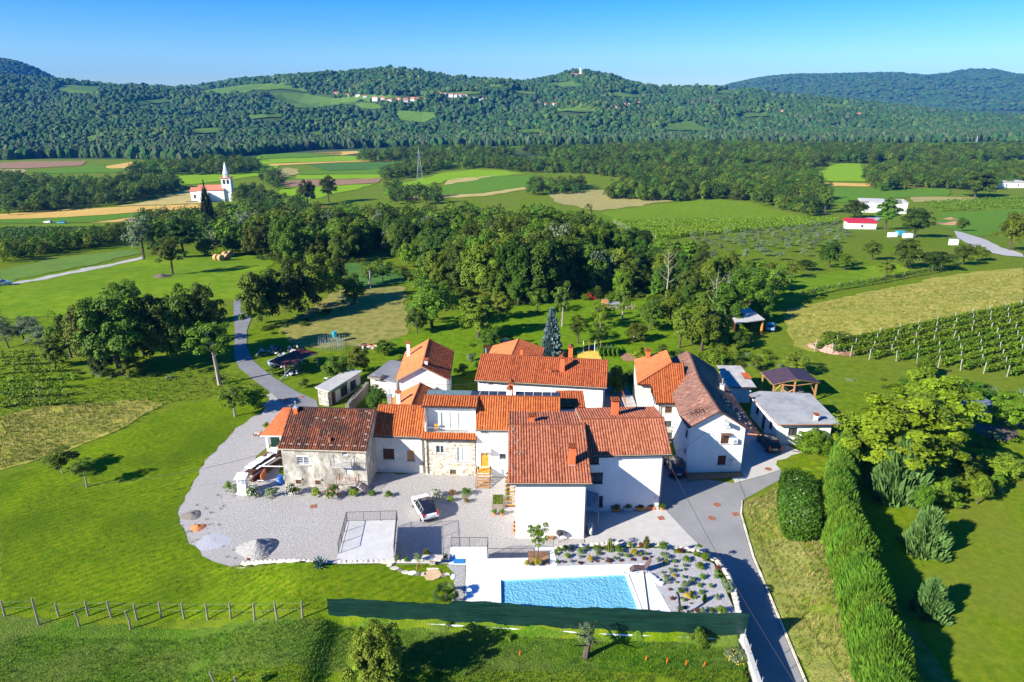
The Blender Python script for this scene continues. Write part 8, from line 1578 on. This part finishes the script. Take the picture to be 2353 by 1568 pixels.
grassy([(-33.4,63.5),(-33.4,59.4),(-30.5,56),(-28.6,54.4),(-24.6,52.8),(-24,53.6),(-27.5,56),(-29.5,59),(-30.5,63),(-27.8,68),(-26.5,72),(-27.5,72)],1.1,.22,[TF[0],TM[2]],'weeds growing through the gravel at the yard edge',False,w=.25)
q=np.random.RandomState(77); xs_,ys_=pts_in([(560,590),(640,606),(790,608),(930,640),(1000,690),(1060,690),(1140,706),(1230,700),(1300,690),(1400,694),(1520,700),(1560,735),(1600,756),(1650,745),(1690,730),(1770,700),(1760,685),(1690,712),(1600,735),(1520,680),(1400,676),(1230,682),(1140,688),(1060,672),(940,625),(790,596),(640,594)],2.4,q); k_=q.rand(len(xs_))<.75; xs_,ys_=xs_[k_],ys_[k_]; r_=q.uniform(.9,2.0,len(xs_)); scatter('undergrowth',np.stack([xs_,ys_,gh(xs_,ys_)-.2],1),np.stack([r_,r_,r_*q.uniform(.8,1.6,len(xs_))],1),MIDP,'bushy undergrowth along the front edge of the wood')
def under(poly,sp,lo,hi,label,seed):
    q=np.random.RandomState(seed); x,y=pts_in(poly,sp,q); k=q.rand(len(x))<.6; x,y=x[k],y[k]; r=q.uniform(lo,hi,len(x)); scatter('undergrowth',np.stack([x,y,gh(x,y)-.15],1),np.stack([r,r,r*q.uniform(.7,1.2,len(x))],1),[crown_mesh('bush_cluster',LF[c],40+i,'round',24,36,.2,.32,ar=.6) for i,c in enumerate(('mid','bright','olive'))],label)
under([(150,868),(230,872),(330,872),(545,895),(560,885),(500,870),(330,860),(220,848)],1.6,.35,.9,'low bushes and weeds at the foot of the tree clump',5)
under([(2160,1150),(2353,1120),(2353,1010),(2250,1010),(2180,1060),(2140,1100)],2.2,.6,1.5,'bushes and brambles in the upper east garden',6)
under([(1560,850),(1700,858),(1800,842),(1760,812),(1620,808),(1540,820)],1.7,.4,1.0,'weeds and bushes behind the brown roofed house',7)
under([(590,760),(700,725),(800,690),(820,700),(720,745),(610,785)],2.0,.5,1.2,'low bushes below the lane side trees',8)
under([(1930,840),(2353,905),(2353,960),(2250,950),(2050,900),(1920,870)],2.6,.5,1.2,'scrub below the young vineyard at the right',9)
under([(1060,780),(1120,760),(1250,800),(1240,830),(1110,830)],2.2,.4,1.0,'garden shrubs behind the back house',10)
# every shared label inside a small group gets its place in the row
seen={}
for o in C.objects:
    if o.parent is None and 'label' in o and 'category' in o: seen.setdefault(o['label'],[]).append(o)
ORD=['first','second','third','fourth','fifth','sixth','seventh','eighth','ninth','tenth','eleventh','twelfth']
for lb,os_ in seen.items():
    if 1<len(os_)<=60:
        os_.sort(key=lambda o:o.location.x/max(o.location.y,1)); n=len(os_)
        for i,o in enumerate(os_):
            if n==2: w_=('left','right')[i]
            elif n>24: w_='at the %s end'%('left' if i<n/3 else 'right') if (i<n/3 or i>=2*n/3) else 'in the middle'
            elif i<12 and i<=n/2: w_='leftmost' if i==0 else ORD[i]+' from left'
            elif n-1-i<12: w_='rightmost' if i==n-1 else ORD[n-1-i]+' from right'
            else: continue
            o['label']=lb+', '+w_
